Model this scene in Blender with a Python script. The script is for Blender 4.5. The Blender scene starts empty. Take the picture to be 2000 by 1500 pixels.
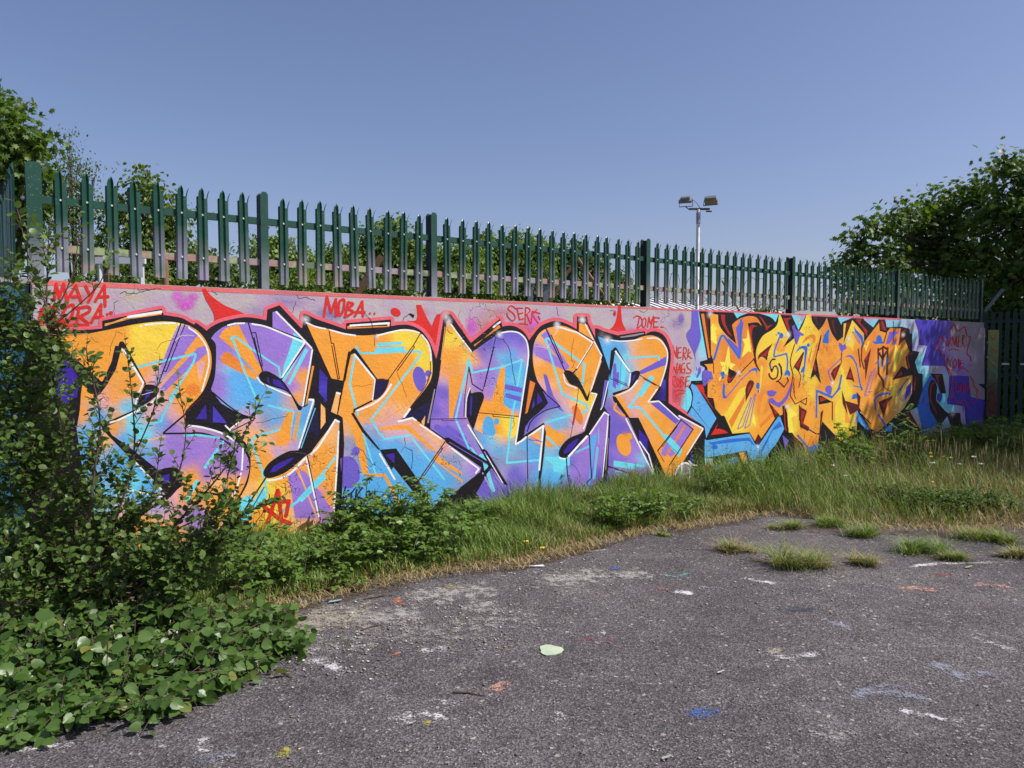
import bpy, bmesh, math, random
import numpy as np
from mathutils import Vector, Matrix, geometry

# ------------------------------------------------------------------ camera, sky, sun, exposure
SC = bpy.context.scene
FPX, CX, CY, EYE = 1480.0, 1000.0, 750.0, 1.72      # focal length in photo pixels, photo centre, eye height
PITCH = math.atan((750 - 681) / FPX)                # camera looks slightly down
cam_d = bpy.data.cameras.new('camera'); cam = bpy.data.objects.new('camera', cam_d)
SC.collection.objects.link(cam); SC.camera = cam
cam_d.sensor_fit = 'HORIZONTAL'; cam_d.sensor_width = 36.0; cam_d.lens = 36.0 * FPX / 2000.0
cam_d.clip_start = 0.05; cam_d.clip_end = 2000.0
cam.location = (0, 0, EYE); cam.rotation_euler = (math.pi / 2 - PITCH, 0, 0)

SUN_EL = math.radians(52.0)
SUN_H = Vector((0.975, -0.222, 0)).normalized()     # horizontal direction towards the sun
world = bpy.data.worlds.new('World'); SC.world = world; world.use_nodes = True
nt = world.node_tree; bg = nt.nodes['Background']
sky = nt.nodes.new('ShaderNodeTexSky'); sky.sky_type = 'NISHITA'; sky.sun_disc = False
sky.sun_elevation = SUN_EL; sky.sun_rotation = math.atan2(SUN_H.x, SUN_H.y)
sky.altitude = 0; sky.air_density = 1.0; sky.dust_density = 1.6; sky.ozone_density = 5.5
tint = nt.nodes.new('ShaderNodeMix'); tint.data_type = 'RGBA'; tint.blend_type = 'MULTIPLY'; tint.inputs[0].default_value = 1.0
tint.inputs[7].default_value = (1.20, 1.0, 1.02, 1)             # slightly violet summer haze, the same all over
nt.links.new(sky.outputs[0], tint.inputs[6]); nt.links.new(tint.outputs[2], bg.inputs[0]); bg.inputs[1].default_value = 0.118
sun_d = bpy.data.lights.new('sun', 'SUN'); sun_d.energy = 5.0; sun_d.angle = math.radians(0.53)
sun_d.color = (1.0, 0.955, 0.89)
sun = bpy.data.objects.new('sun', sun_d); SC.collection.objects.link(sun)
sv = Vector((SUN_H.x * math.cos(SUN_EL), SUN_H.y * math.cos(SUN_EL), math.sin(SUN_EL)))
sun.rotation_euler = sv.to_track_quat('Z', 'Y').to_euler(); sun.location = sv * 60
SC.view_settings.view_transform = 'Standard'; SC.view_settings.look = 'None'
SC.view_settings.exposure = 0.08; SC.view_settings.gamma = 1.0; SC.view_settings.use_curve_mapping = False
SC.render.engine = 'CYCLES'
SC.cycles.max_bounces = 6; SC.cycles.transparent_max_bounces = 12
SC.cycles.diffuse_bounces = 3; SC.cycles.glossy_bounces = 2; SC.cycles.transmission_bounces = 4

# ------------------------------------------------------------------ geometry of the place
def ray(px, py):
    v = Vector((px - CX, FPX, -(py - CY))); a = -PITCH
    return Vector((v.x, v.y * math.cos(a) - v.z * math.sin(a), v.y * math.sin(a) + v.z * math.cos(a)))
CAMP = Vector((0, 0, EYE))
def ground(px, py, z=0.0):
    r = ray(px, py); return CAMP + r * ((z - EYE) / r.z)
def at_depth(px, py, Y):
    r = ray(px, py); return CAMP + r * (Y / r.y)
WTOP = EYE + 0.482
_a, _b = ground(90, 546, WTOP), ground(1910, 629.5, WTOP)
WD = Vector((_b.x - _a.x, _b.y - _a.y, 0)).normalized()     # along the wall, to the far right end
WN = Vector((WD.y, -WD.x, 0))                               # out of the wall, towards the yard
W0 = Vector((_a.x, _a.y, 0)); W0 = W0 - WD * W0.dot(WD)     # foot of the perpendicular from the camera
def wall_sz(px, py):
    r = ray(px, py); t = (W0 - CAMP).dot(WN) / r.dot(WN); p = CAMP + r * t
    return (p - W0).dot(WD), p.z
def wall_pt(s, w=0.0, z=0.0): return W0 + WD * s + WN * w + Vector((0, 0, z))
def wall_co(p): return (p - W0).dot(WD), (p - W0).dot(WN)

# ------------------------------------------------------------------ helpers
rnd = random.Random(7); rng = np.random.default_rng(7)
COL = SC.collection
def lin(c):
    o = []
    for v in c:
        v = v / 255.0
        o.append(v / 12.92 if v <= 0.04045 else ((v + 0.055) / 1.055) ** 2.4)
    return tuple(o)
def tag(o, label, cat, group=None, kind=None):
    if label: o['label'] = label
    if cat: o['category'] = cat
    if group: o['group'] = group
    if kind: o['kind'] = kind
    return o
def empty(name, loc, label=None, cat=None, group=None, rz=0.0):
    o = bpy.data.objects.new(name, None); COL.objects.link(o); o.location = loc; o.rotation_euler = (0, 0, rz)
    o.empty_display_size = 0.2
    return tag(o, label, cat, group)
def link(name, me, mat=None, parent=None, world_space=False):
    o = bpy.data.objects.new(name, me); COL.objects.link(o)
    if mat is not None and len(me.materials) == 0: me.materials.append(mat)
    if parent is not None:
        o.parent = parent
        if world_space: o.matrix_parent_inverse = parent_inv(parent)
    return o
def parent_inv(p):
    m = Matrix.LocRotScale(p.location, p.rotation_euler, p.scale)
    while p.parent is not None:
        p = p.parent; m = Matrix.LocRotScale(p.location, p.rotation_euler, p.scale) @ m
    return m.inverted()
def np_mesh(name, V, F, smooth=False):
    """V (n,3) array, F (m,k) int array -> mesh, fast"""
    V = np.asarray(V, dtype=np.float32); F = np.asarray(F, dtype=np.int32); k = F.shape[1]
    me = bpy.data.meshes.new(name); me.vertices.add(len(V)); me.vertices.foreach_set('co', V.ravel())
    me.loops.add(F.size); me.loops.foreach_set('vertex_index', F.ravel())
    me.polygons.add(len(F)); me.polygons.foreach_set('loop_start', np.arange(0, F.size, k, dtype=np.int32))
    me.polygons.foreach_set('loop_total', np.full(len(F), k, dtype=np.int32))
    if smooth: me.polygons.foreach_set('use_smooth', np.ones(len(F), dtype=bool))
    me.update(calc_edges=True); me.validate(); return me
class MB:
    """collects boxes, tubes and prisms into one mesh"""
    def __init__(s): s.v, s.f = [], []
    def quad(s, a, b, c, d):
        n = len(s.v); s.v += [tuple(a), tuple(b), tuple(c), tuple(d)]; s.f.append((n, n + 1, n + 2, n + 3)); return s
    def box(s, o, ux, uy, uz):
        """o corner, three edge vectors"""
        o, ux, uy, uz = map(Vector, (o, ux, uy, uz)); n = len(s.v)
        for k in range(8): s.v.append(tuple(o + ux * (k & 1) + uy * (k >> 1 & 1) + uz * (k >> 2 & 1)))
        for f in ((0, 2, 3, 1), (4, 5, 7, 6), (0, 1, 5, 4), (2, 6, 7, 3), (0, 4, 6, 2), (1, 3, 7, 5)):
            s.f.append(tuple(n + i for i in f))
        return s
    def tube(s, pts, rad, seg=6, cap=True):
        pts = [Vector(p) for p in pts]; n0 = len(s.v)
        if not hasattr(rad, '__len__'): rad = [rad] * len(pts)
        up = Vector((0.13, 0.31, 0.94))
        for i, p in enumerate(pts):
            t = (pts[min(i + 1, len(pts) - 1)] - pts[max(i - 1, 0)])
            t = t.normalized() if t.length > 1e-9 else Vector((0, 0, 1))
            a = t.cross(up); a = a.normalized() if a.length > 1e-4 else t.orthogonal().normalized()
            b = t.cross(a).normalized()
            for k in range(seg):
                an = 2 * math.pi * k / seg
                s.v.append(tuple(p + (a * math.cos(an) + b * math.sin(an)) * rad[i]))
        for i in range(len(pts) - 1):
            for k in range(seg):
                a = n0 + i * seg + k; b = n0 + i * seg + (k + 1) % seg
                s.f.append((a, b, b + seg, a + seg))
        if cap:
            s.f.append(tuple(n0 + k for k in range(seg)))
            e = n0 + (len(pts) - 1) * seg; s.f.append(tuple(e + k for k in reversed(range(seg))))
        return s
    def prism(s, poly, dz):
        """poly: list of 3D points, extruded by vector dz"""
        dz = Vector(dz); n = len(s.v); m = len(poly)
        for p in poly: s.v.append(tuple(p))
        for p in poly: s.v.append(tuple(Vector(p) + dz))
        s.f.append(tuple(n + i for i in range(m))); s.f.append(tuple(n + m + i for i in reversed(range(m))))
        for i in range(m):
            j = (i + 1) % m; s.f.append((n + i, n + m + i, n + m + j, n + j))
        return s
    def mesh(s, name, smooth=False):
        me = bpy.data.meshes.new(name); me.from_pydata(s.v, [], s.f); me.update()
        bm = bmesh.new(); bm.from_mesh(me); bmesh.ops.recalc_face_normals(bm, faces=bm.faces); bm.to_mesh(me); bm.free()
        if smooth:
            for p in me.polygons: p.use_smooth = True
        return me
    def build(s, name, mat, parent=None, smooth=False, ws=False):
        return link(name, s.mesh(name, smooth), mat, parent, ws)

# ------------------------------------------------------------------ materials
class NT:
    def __init__(s, name):
        s.m = bpy.data.materials.new(name); s.m.use_nodes = True; s.t = s.m.node_tree
        s.b = s.t.nodes['Principled BSDF']; s.out = s.t.nodes['Material Output']
    def n(s, typ, **kw):
        nd = s.t.nodes.new(typ)
        for k, v in kw.items(): setattr(nd, k, v)
        return nd
    def l(s, a, b): s.t.links.new(a, b)
    def coord(s, kind='Object'): return s.n('ShaderNodeTexCoord').outputs[kind]
    def noise(s, scale, detail=4, rough=0.55, vec=None, kind='Object'):
        nd = s.n('ShaderNodeTexNoise'); nd.inputs['Scale'].default_value = scale
        nd.inputs['Detail'].default_value = detail; nd.inputs['Roughness'].default_value = rough
        s.l(vec if vec is not None else s.coord(kind), nd.inputs['Vector']); return nd.outputs[0]
    def ramp(s, fac, stops):
        nd = s.n('ShaderNodeValToRGB'); e = nd.color_ramp.elements
        while len(e) > 1: e.remove(e[0])
        e[0].position, e[0].color = stops[0][0], (*stops[0][1], 1)
        for p, c in stops[1:]:
            q = e.new(p); q.color = (*c, 1)
        s.l(fac, nd.inputs[0]); return nd.outputs[0]
    def mix(s, fac, a, b, mode='MIX'):
        nd = s.n('ShaderNodeMix', data_type='RGBA', blend_type=mode)
        for sock, v in ((nd.inputs[0], fac), (nd.inputs[6], a), (nd.inputs[7], b)):
            if hasattr(v, 'is_output'): s.l(v, sock)
            elif isinstance(v, (int, float)): sock.default_value = v
            else: sock.default_value = (*v, 1)
        return nd.outputs[2]
    def math(s, op, a, b=0.0):
        nd = s.n('ShaderNodeMath', operation=op)
        for sock, v in ((nd.inputs[0], a), (nd.inputs[1], b)):
            if hasattr(v, 'is_output'): s.l(v, sock)
            else: sock.default_value = v
        return nd.outputs[0]
    def bump(s, h, strength=0.3, dist=0.01):
        nd = s.n('ShaderNodeBump'); nd.inputs['Strength'].default_value = strength; nd.inputs['Distance'].default_value = dist
        s.l(h, nd.inputs['Height']); s.l(nd.outputs[0], s.b.inputs['Normal']); return nd
    def base(s, c):
        if hasattr(c, 'is_output'): s.l(c, s.b.inputs['Base Color'])
        else: s.b.inputs['Base Color'].default_value = (*c, 1)
    def rough(s, r, spec=0.4):
        s.b.inputs['Roughness'].default_value = r; s.b.inputs['Specular IOR Level'].default_value = spec

def plain(name, c, r=0.6, var=0.25, scale=8.0, spec=0.35, bump=0.0, metal=0.0):
    t = NT(name); n = t.noise(scale, 5)
    lo = tuple(x * (1 - var) for x in c); hi = tuple(min(x * (1 + var), 0.9) for x in c)
    t.base(t.ramp(n, [(0.3, lo), (0.7, hi)])); t.rough(r, spec); t.b.inputs['Metallic'].default_value = metal
    if bump: t.bump(t.noise(scale * 6, 4), bump, 0.004)
    return t.m
# ------------------------------------------------------------------ asphalt yard, soil verge
def asphalt_mat():
    t = NT('asphalt'); co = t.coord('Object')
    vo = t.n('ShaderNodeTexVoronoi'); vo.inputs['Scale'].default_value = 125; t.l(co, vo.inputs['Vector'])
    sep = t.n('ShaderNodeSeparateColor'); t.l(vo.outputs['Color'], sep.inputs[0])
    vo2 = t.n('ShaderNodeTexVoronoi'); vo2.inputs['Scale'].default_value = 62; t.l(co, vo2.inputs['Vector'])
    sep2 = t.n('ShaderNodeSeparateColor'); t.l(vo2.outputs['Color'], sep2.inputs[0])
    stone = t.ramp(sep.outputs[0], [(0.0, (0.040, 0.037, 0.037)), (0.3, (0.072, 0.067, 0.068)), (0.6, (0.112, 0.104, 0.106)), (0.85, (0.162, 0.151, 0.152)), (0.97, (0.205, 0.192, 0.19)), (0.985, (0.26, 0.24, 0.22)), (1.0, (0.36, 0.34, 0.31))])
    stone = t.mix(t.ramp(sep2.outputs[1], [(0.988, (0, 0, 0)), (0.992, (1, 1, 1))]), stone, (0.36, 0.33, 0.29))
    big = t.noise(0.55, 3, 0.62, co)
    c = t.mix(1.0, stone, t.ramp(big, [(0.3, (0.72, 0.70, 0.72)), (0.55, (1.0, 0.98, 0.99)), (0.75, (1.3, 1.27, 1.25))]), 'MULTIPLY')
    mid = t.noise(5.0, 2, 0.6, co)
    c = t.mix(1.0, c, t.ramp(mid, [(0.3, (0.82, 0.82, 0.82)), (0.7, (1.14, 1.13, 1.12))]), 'MULTIPLY')
    # worn dusty bleaching with its own blotchy shape
    dust = t.ramp(t.noise(0.9, 4, 0.7, co), [(0.58, (0, 0, 0)), (0.74, (1, 1, 1))])
    grain = t.ramp(t.noise(60, 1, 0.7, co), [(0.42, (0, 0, 0)), (0.6, (1, 1, 1))])
    df = t.math('MULTIPLY', t.math('MULTIPLY', dust, grain), 0.45)
    c = t.mix(df, c, (0.30, 0.285, 0.27)); t.base(c); t.rough(0.88, 0.25)
    h = t.math('ADD', t.math('MULTIPLY', vo.outputs['Distance'], 1.2), t.math('MULTIPLY', t.noise(160, 1, 0.6, co), 0.8))
    t.bump(h, 0.55, 0.008); return t.m
def soil_mat():
    t = NT('soil'); n = t.noise(3.5, 8, 0.7); f = t.noise(60, 4, 0.7)
    c = t.ramp(n, [(0.3, (0.055, 0.042, 0.028)), (0.5, (0.11, 0.085, 0.052)), (0.7, (0.19, 0.15, 0.092))])
    c = t.mix(1.0, c, t.ramp(f, [(0.3, (0.6, 0.6, 0.6)), (0.7, (1.4, 1.35, 1.25))]), 'MULTIPLY')
    t.base(c); t.rough(0.95, 0.1); t.bump(f, 0.7, 0.02); return t.m
M_ASPH, M_SOIL = asphalt_mat(), soil_mat()
# one big ground sheet reaching the horizon, with the yard's asphalt and the verge laid over it
g = MB(); R = 900.0
g.quad((-R, -R, -0.03), (R, -R, -0.03), (R, R, -0.03), (-R, R, -0.03))
GROUND = g.build('ground', plain('rough_land', (0.10, 0.10, 0.05), 0.95, 0.4, 0.4)); tag(GROUND, None, None, kind='structure')
VEDGE_PX = [(-40, 1330), (200, 1262), (430, 1205), (560, 1183), (700, 1146), (800, 1128), (900, 1112), (1000, 1103), (1080, 1083), (1160, 1062), (1230, 1043), (1330, 1028), (1420, 1014), (1490, 1003), (1560, 1008), (1640, 1024), (1760, 1030), (1880, 1036), (2010, 1030), (2120, 1028)]
VE = [wall_co(ground(x, y)) for x, y in VEDGE_PX]      # verge edge as (along the wall, out of the wall)
def verge_w(s):
    if s <= VE[0][0]: return VE[0][1]
    for (a, wa), (b, wb) in zip(VE, VE[1:]):
        if a <= s <= b: return wa + (wb - wa) * (s - a) / max(b - a, 1e-6)
    return VE[-1][1]
def asphalt():
    me = MB(); a = []
    A = MB(); z = 0.0
    s0, s1 = -9.0, 34.0
    A.quad(wall_pt(s0, 22, z), wall_pt(s1, 22, z), wall_pt(s1, -0.05, z), wall_pt(s0, -0.05, z))
    o = A.build('asphalt_yard', M_ASPH); tag(o, None, None, kind='structure'); return o
YARD = asphalt()
def soil():
    V, F = [], []; S = np.linspace(-4.0, 16.5, 300); K = 9
    r = np.random.default_rng(3)
    for i, s in enumerate(S):
        w = verge_w(s) + 0.06 * math.sin(s * 9.1) + 0.05 * math.sin(s * 23.0) + r.normal(0, 0.03)
        w = max(w, 0.25)
        for k in range(K):
            f = k / (K - 1); p = wall_pt(s, f * w, 0)
            hz = 0.012 + 0.07 * (1 - f) ** 1.3 + r.normal(0, 0.006) * (1 if 0 < k < K - 1 else 0)
            V.append((p.x, p.y, hz if k < K - 1 else 0.004))
    for i in range(len(S) - 1):
        for k in range(K - 1):
            a = i * K + k; F.append((a, a + 1, a + K + 1, a + K))
    o = link('soil_verge', np_mesh('soil_verge', V, F, True), M_SOIL); tag(o, None, None, kind='structure')
    return o
VERGE = soil()
# ------------------------------------------------------------------ the concrete wall and its mural
S_L = wall_sz(60, 548)[0]; S_R = wall_sz(1925, 630)[0]; WTH = 0.30
WALL = empty('graffiti_wall', wall_pt(S_L), 'long low concrete wall covered in a colourful graffiti mural under a green fence', 'wall', rz=math.atan2(WD.y, WD.x))
def crack_bump(t, co):
    n1 = t.noise(38, 3, 0.62, co); n2 = t.noise(7, 1, 0.5, co); n3 = t.noise(150, 1, 0.6, co)
    mu = t.n('ShaderNodeTexVoronoi'); mu.inputs['Scale'].default_value = 26; t.l(co, mu.inputs['Vector'])
    pimple = t.ramp(mu.outputs['Distance'], [(0.0, (1, 1, 1)), (0.16, (0, 0, 0))])
    # hairline cracks: ridges of a distorted noise kept only in patches
    nz = t.noise(2.3, 4, 0.62, co)
    ridge = t.math('ABSOLUTE', t.math('SUBTRACT', nz, 0.5))
    crack = t.ramp(ridge, [(0.0, (1, 1, 1)), (0.006, (0, 0, 0))])
    patch = t.ramp(t.noise(0.9, 1, 0.5, co), [(0.55, (0, 0, 0)), (0.63, (1, 1, 1))])
    crack = t.math('MULTIPLY', crack, patch)
    h = t.math('ADD', t.math('MULTIPLY', n1, 0.55), t.math('MULTIPLY', n2, 0.5))
    h = t.math('ADD', h, t.math('MULTIPLY', n3, 0.18)); h = t.math('ADD', h, t.math('MULTIPLY', pimple, 0.16))
    h = t.math('SUBTRACT', h, t.math('MULTIPLY', crack, 1.0))
    return h, crack
def paint_mat(name, alpha=False):
    t = NT(name); co = t.coord('Object'); h, crack = crack_bump(t, co)
    at = t.n('ShaderNodeAttribute', attribute_name='Col')
    c = t.mix(1.0, at.outputs['Color'], t.ramp(t.noise(4, 3, 0.65, co), [(0.3, (0.90, 0.90, 0.90)), (0.7, (1.06, 1.06, 1.06))]), 'MULTIPLY')
    c = t.mix(1.0, c, t.ramp(t.noise(90, 2, 0.7, co), [(0.28, (0.80, 0.79, 0.78)), (0.42, (1, 1, 1))]), 'MULTIPLY')
    sp = t.n('ShaderNodeTexVoronoi'); sp.inputs['Scale'].default_value = 30; t.l(co, sp.inputs['Vector'])
    c = t.mix(t.math('MULTIPLY', t.ramp(sp.outputs['Distance'], [(0.06, (1, 1, 1)), (0.10, (0, 0, 0))]), t.ramp(t.noise(3, 1, 0.5, co), [(0.5, (0, 0, 0)), (0.62, (0.8, 0.8, 0.8))])), c, (0.05, 0.035, 0.04))
    c = t.mix(t.math('MULTIPLY', crack, 0.6), c, (0.035, 0.02, 0.02))
    t.base(c); t.rough(0.5, 0.35); t.bump(h, 0.5, 0.012)
    if alpha:
        tr = t.n('ShaderNodeBsdfTransparent'); mx = t.n('ShaderNodeMixShader')
        t.l(at.outputs['Alpha'], mx.inputs[0]); t.l(tr.outputs[0], mx.inputs[1]); t.l(t.b.outputs[0], mx.inputs[2])
        t.l(mx.outputs[0], t.out.inputs['Surface'])
    return t.m
M_PAINT, M_SPRAY = paint_mat('mural_paint'), paint_mat('sprayed_glow', True)
def body_mat():
    t = NT('painted_render'); co = t.coord('Object'); h, crack = crack_bump(t, co)
    a = lin((178, 158, 176)); b = lin((160, 150, 160)); d = lin((196, 150, 178)); e = lin((182, 172, 170))
    c = t.ramp(t.noise(1.3, 5, 0.6, co), [(0.28, b), (0.42, a), (0.55, e), (0.62, a), (0.74, d)])
    c = t.mix(t.math('MULTIPLY', crack, 0.7), c, (0.04, 0.03, 0.035)); t.base(c); t.rough(0.6, 0.3); t.bump(h, 0.55, 0.012); return t.m
def wall_body():
    L = S_R - S_L; bm = bmesh.new()
    bmesh.ops.create_cube(bm, size=1.0)
    for v in bm.verts: v.co = Vector(((v.co.x + .5) * L, (v.co.y + .5) * WTH, (v.co.z + .5) * (WTOP + 0.2) - 0.2))
    ed = [e for e in bm.edges if all(v.co.x > L - .01 for v in e.verts) and all(v.co.z > WTOP - .01 for v in e.verts)]
    bmesh.ops.bevel(bm, geom=ed, offset=0.10, segments=6, affect='EDGES')
    ed = [e for e in bm.edges if len(e.link_faces) == 2 and e.calc_face_angle(0) > 1.2]
    bmesh.ops.bevel(bm, geom=ed, offset=0.008, segments=2, affect='EDGES')
    me = bpy.data.meshes.new('wall_body'); bm.to_mesh(me); bm.free()
    return link('wall_body', me, body_mat(), WALL)
wall_body()
# the return of the wall at its left end, running back behind
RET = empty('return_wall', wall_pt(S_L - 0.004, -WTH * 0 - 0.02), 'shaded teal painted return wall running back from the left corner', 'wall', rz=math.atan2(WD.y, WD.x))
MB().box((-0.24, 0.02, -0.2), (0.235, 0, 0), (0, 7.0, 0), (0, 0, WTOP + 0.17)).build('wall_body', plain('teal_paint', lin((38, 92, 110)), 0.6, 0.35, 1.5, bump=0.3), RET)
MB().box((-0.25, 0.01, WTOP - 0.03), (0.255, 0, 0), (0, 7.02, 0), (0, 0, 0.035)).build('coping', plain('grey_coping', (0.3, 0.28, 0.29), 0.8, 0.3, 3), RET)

# --- mural drawing kit: points are read off the photograph's enlarged crops and projected onto the wall plane
CR = {'a': (60, 540, .16), 'b': (60, 760, .16), 'c': (360, 560, .16), 'd': (360, 780, .16), 'e': (640, 600, .16), 'f': (640, 800, .16),
      'g': (840, 600, .16), 'h': (840, 780, .16), 'i': (1100, 600, .16), 'j': (1100, 760, .16), 'k': (1340, 590, .12), 'l': (1340, 740, .12),
      'm': (1540, 600, .12), 'n': (1720, 600, .14), 'o': (1500, 750, .25), 'p': (0, 0, 1.0)}
PAL = {k: np.array(lin(v)) for k, v in dict(O=(238, 158, 54), Y=(240, 208, 66), P=(152, 118, 204), V=(108, 92, 192), B=(84, 170, 226), C=(108, 214, 230),
       I=(58, 36, 152), K=(20, 15, 22), M=(222, 166, 168), G=(132, 146, 182), W=(244, 243, 242), R=(212, 40, 32), L=(178, 156, 200), T=(226, 98, 112),
       N=(26, 18, 62), H=(66, 18, 18), D=(226, 130, 48), E=(168, 36, 30), U=(40, 108, 202), S=(92, 170, 228), F=(186, 166, 182), Z=(228, 110, 214),
       X=(150, 212, 226), A=(150, 140, 150), J=(70, 58, 176), Q=(214, 108, 104), b=(110, 190, 222), o=(242, 178, 104), y=(246, 226, 84), d=(88, 24, 22)).items()}
PAL['W'] = np.array((0.86, 0.86, 0.85))
def parse(txt):
    out = []; c = CR['p']
    for tk in txt.split():
        if tk in CR: c = CR[tk]; continue
        col = None
        if ':' in tk: tk, col = tk.split(':')
        sm = tk.endswith('~'); tk = tk.rstrip('~'); x, y = tk.split(',')
        out.append((c[0] + float(x) * c[2], c[1] + float(y) * c[2], sm, col))
    return out
def curve(pts, closed):
    n = len(pts); res = []
    P = [np.array(p[:2]) for p in pts]
    rngk = range(n) if closed else range(n - 1)
    for i in rngk:
        j = (i + 1) % n; a, b = P[i], P[j]; ch = b - a; sa, sb = pts[i][2], pts[j][2]
        if not (sa or sb): res.append(a); continue
        ta = ch; tb = ch
        if sa: ta = (b - P[i - 1]) * .5 if (closed or i > 0) else ch
        if sb:
            k = (j + 1) % n; tb = (P[k] - a) * .5 if (closed or j < n - 1) else ch
        ln = np.linalg.norm(ch); m = max(3, min(14, int(ln / 3)))
        for q in ('ta', 'tb'):
            pass
        la, lb = np.linalg.norm(ta), np.linalg.norm(tb)
        if la > 1.3 * ln: ta = ta * (1.3 * ln / la)
        if lb > 1.3 * ln: tb = tb * (1.3 * ln / lb)
        for s in range(m):
            u = s / m; h1 = 2*u**3 - 3*u*u + 1; h2 = u**3 - 2*u*u + u; h3 = -2*u**3 + 3*u*u; h4 = u**3 - u*u
            res.append(h1 * a + h2 * ta + h3 * b + h4 * tb)
    if not closed: res.append(P[-1])
    return res
LAYER = [0]; PART = {}; STEP = 0.000009
BASE = {'painted_background': 0, 'painted_drips': 140, 'painted_outline': 170, 'painted_letter': 320, 'painted_tag': 161}; NPART = [0]
def begin(name, label=None, over=False):
    NPART[0] += 1; LAYER[0] = (760 if over else BASE[name]) + NPART[0] % 2; PART.clear(); PART.update(name=name, label=label, v=[], c=[], f=[], gv=[], gc=[], gf=[])
def to_wall(x, y):
    s, z = wall_sz(x, y); return (s - S_L, -(0.0015 + LAYER[0] * STEP), z)
def emit(V2, F, cols):
    LAYER[0] += 2; n = len(PART['v'])
    for (x, y) in V2: PART['v'].append(to_wall(x, y))
    PART['c'] += [tuple(c) for c in cols]; PART['f'] += [tuple(n + i for i in t) for t in F]
def cdt(polys, extra=None, test=None):
    """triangulate everything, keep the triangles whose centre lies inside (union of the polygons, or the given test)"""
    vs, fs, es = [], [], []
    for p in polys:
        n = len(vs); m = len(p); vs += [Vector((float(q[0]), float(q[1]))) for q in p]; es += [(n + i, n + (i + 1) % m) for i in range(m)]
    if extra is not None: vs += [Vector(q) for q in extra]
    r = geometry.delaunay_2d_cdt(vs, es, [], 0, 1e-4, False)
    V = np.array([(v.x, v.y) for v in r[0]]); F = np.array([f for f in r[2] if len(f) == 3])
    Tc = V[F].mean(1)
    if test is not None: k = test(Tc)
    else:
        k = np.zeros(len(Tc), bool)
        for p in polys: k |= inside(p, Tc)
    ar = np.abs(np.cross(V[F[:, 1]] - V[F[:, 0]], V[F[:, 2]] - V[F[:, 0]])); k &= ar > 1e-5
    return [tuple(v) for v in V], [tuple(map(int, f)) for f in F[k]]
def near_path(segs, w):
    A = np.array([s_[0] for s_ in segs]); B = np.array([s_[1] for s_ in segs]); D = B - A; L = (D ** 2).sum(1) + 1e-9
    def f(X):
        k = np.zeros(len(X), bool)
        for i in range(len(A)):
            t = np.clip(((X - A[i]) @ D[i]) / L[i], 0, 1); q = X - A[i] - t[:, None] * D[i]; k |= (q ** 2).sum(1) < (w / 2) ** 2
        return k
    return f
def shade(V2, pts):
    Q = np.array([[p[0], p[1]] for p in pts]); Cc = np.array([PAL[p[3]] for p in pts]); X = np.array(V2)
    d2 = ((X[:, None, :] - Q[None]) ** 2).sum(2) + 160.0; w = 1.0 / d2 ** 2.2
    return (w[:, :, None] * Cc[None]).sum(1) / w.sum(1)[:, None]
def inside(P, X):
    P = np.array(P); x, y = X[:, 0], X[:, 1]; r = np.zeros(len(X), bool); j = len(P) - 1
    for i in range(len(P)):
        c = ((P[i, 1] > y) != (P[j, 1] > y)) & (x < (P[j, 0] - P[i, 0]) * (y - P[i, 1]) / (P[j, 1] - P[i, 1] + 1e-12) + P[i, 0]); r ^= c; j = i
    return r
def fill(txt, col, grid=5.0):
    """col: a palette letter, or colour points 'x,y:O ...'"""
    P = curve(parse(txt), True)
    if len(col) == 1:
        V, F = cdt([P]); emit(V, F, [PAL[col]] * len(V)); return
    cp = parse(col); A = np.array(P); lo, hi = A.min(0), A.max(0)
    gx, gy = np.meshgrid(np.arange(lo[0], hi[0], grid), np.arange(lo[1], hi[1], grid))
    X = np.c_[gx.ravel(), gy.ravel()] + 0.013; X = X[inside(P, X)]
    V, F = cdt([P], [tuple(map(float, q)) for q in X]); emit(V, F, shade(V, cp))
def ribbon(P, w):
    polys = []
    for a, b in zip(P, P[1:]):
        d = np.array(b) - np.array(a); l = np.linalg.norm(d)
        if l < 1e-3: continue
        n = np.array((-d[1], d[0])) / l * w / 2; polys.append([a + n, b + n, b - n, a - n])
    return polys
def disc(c, r, ry=None, k=12, rot=0.0):
    ry = r if ry is None else ry; o = []
    for i in range(k):
        t = 2 * math.pi * i / k; x, y = r * math.cos(t), ry * math.sin(t)
        o.append(np.array((c[0] + x * math.cos(rot) - y * math.sin(rot), c[1] + x * math.sin(rot) + y * math.cos(rot))))
    return o
def stroke(txt, w, col, caps=True):
    """several strokes separated by '/', w in photo pixels, drawn as one union"""
    polys = []; segs = []; cur = ''
    for part in txt.split('/'):
        part = part.strip()
        toks = part.split()
        if toks and toks[0] in CR: cur = toks[0]
        elif cur: part = cur + ' ' + part
        pp = parse(part)
        for tk in toks:
            if tk in CR: cur = tk
        P = curve(pp, False); polys += ribbon(P, w); segs += list(zip(P, P[1:]))
        for i, q in enumerate(P):
            if caps or 0 < i < len(P) - 1: polys.append(disc(q, w / 2 * .995, k=8, rot=.1 + .37 * i))
    V, F = cdt(polys, None, near_path(segs, w) if caps else None); emit(V, F, [PAL[col]] * len(V))
def blob(txt, rx, ry, col, rot=0.0):
    for p in parse(txt): 
        V, F = cdt([disc(p[:2], rx, ry, 24, rot)]); emit(V, F, [PAL[col]] * len(V))
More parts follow.
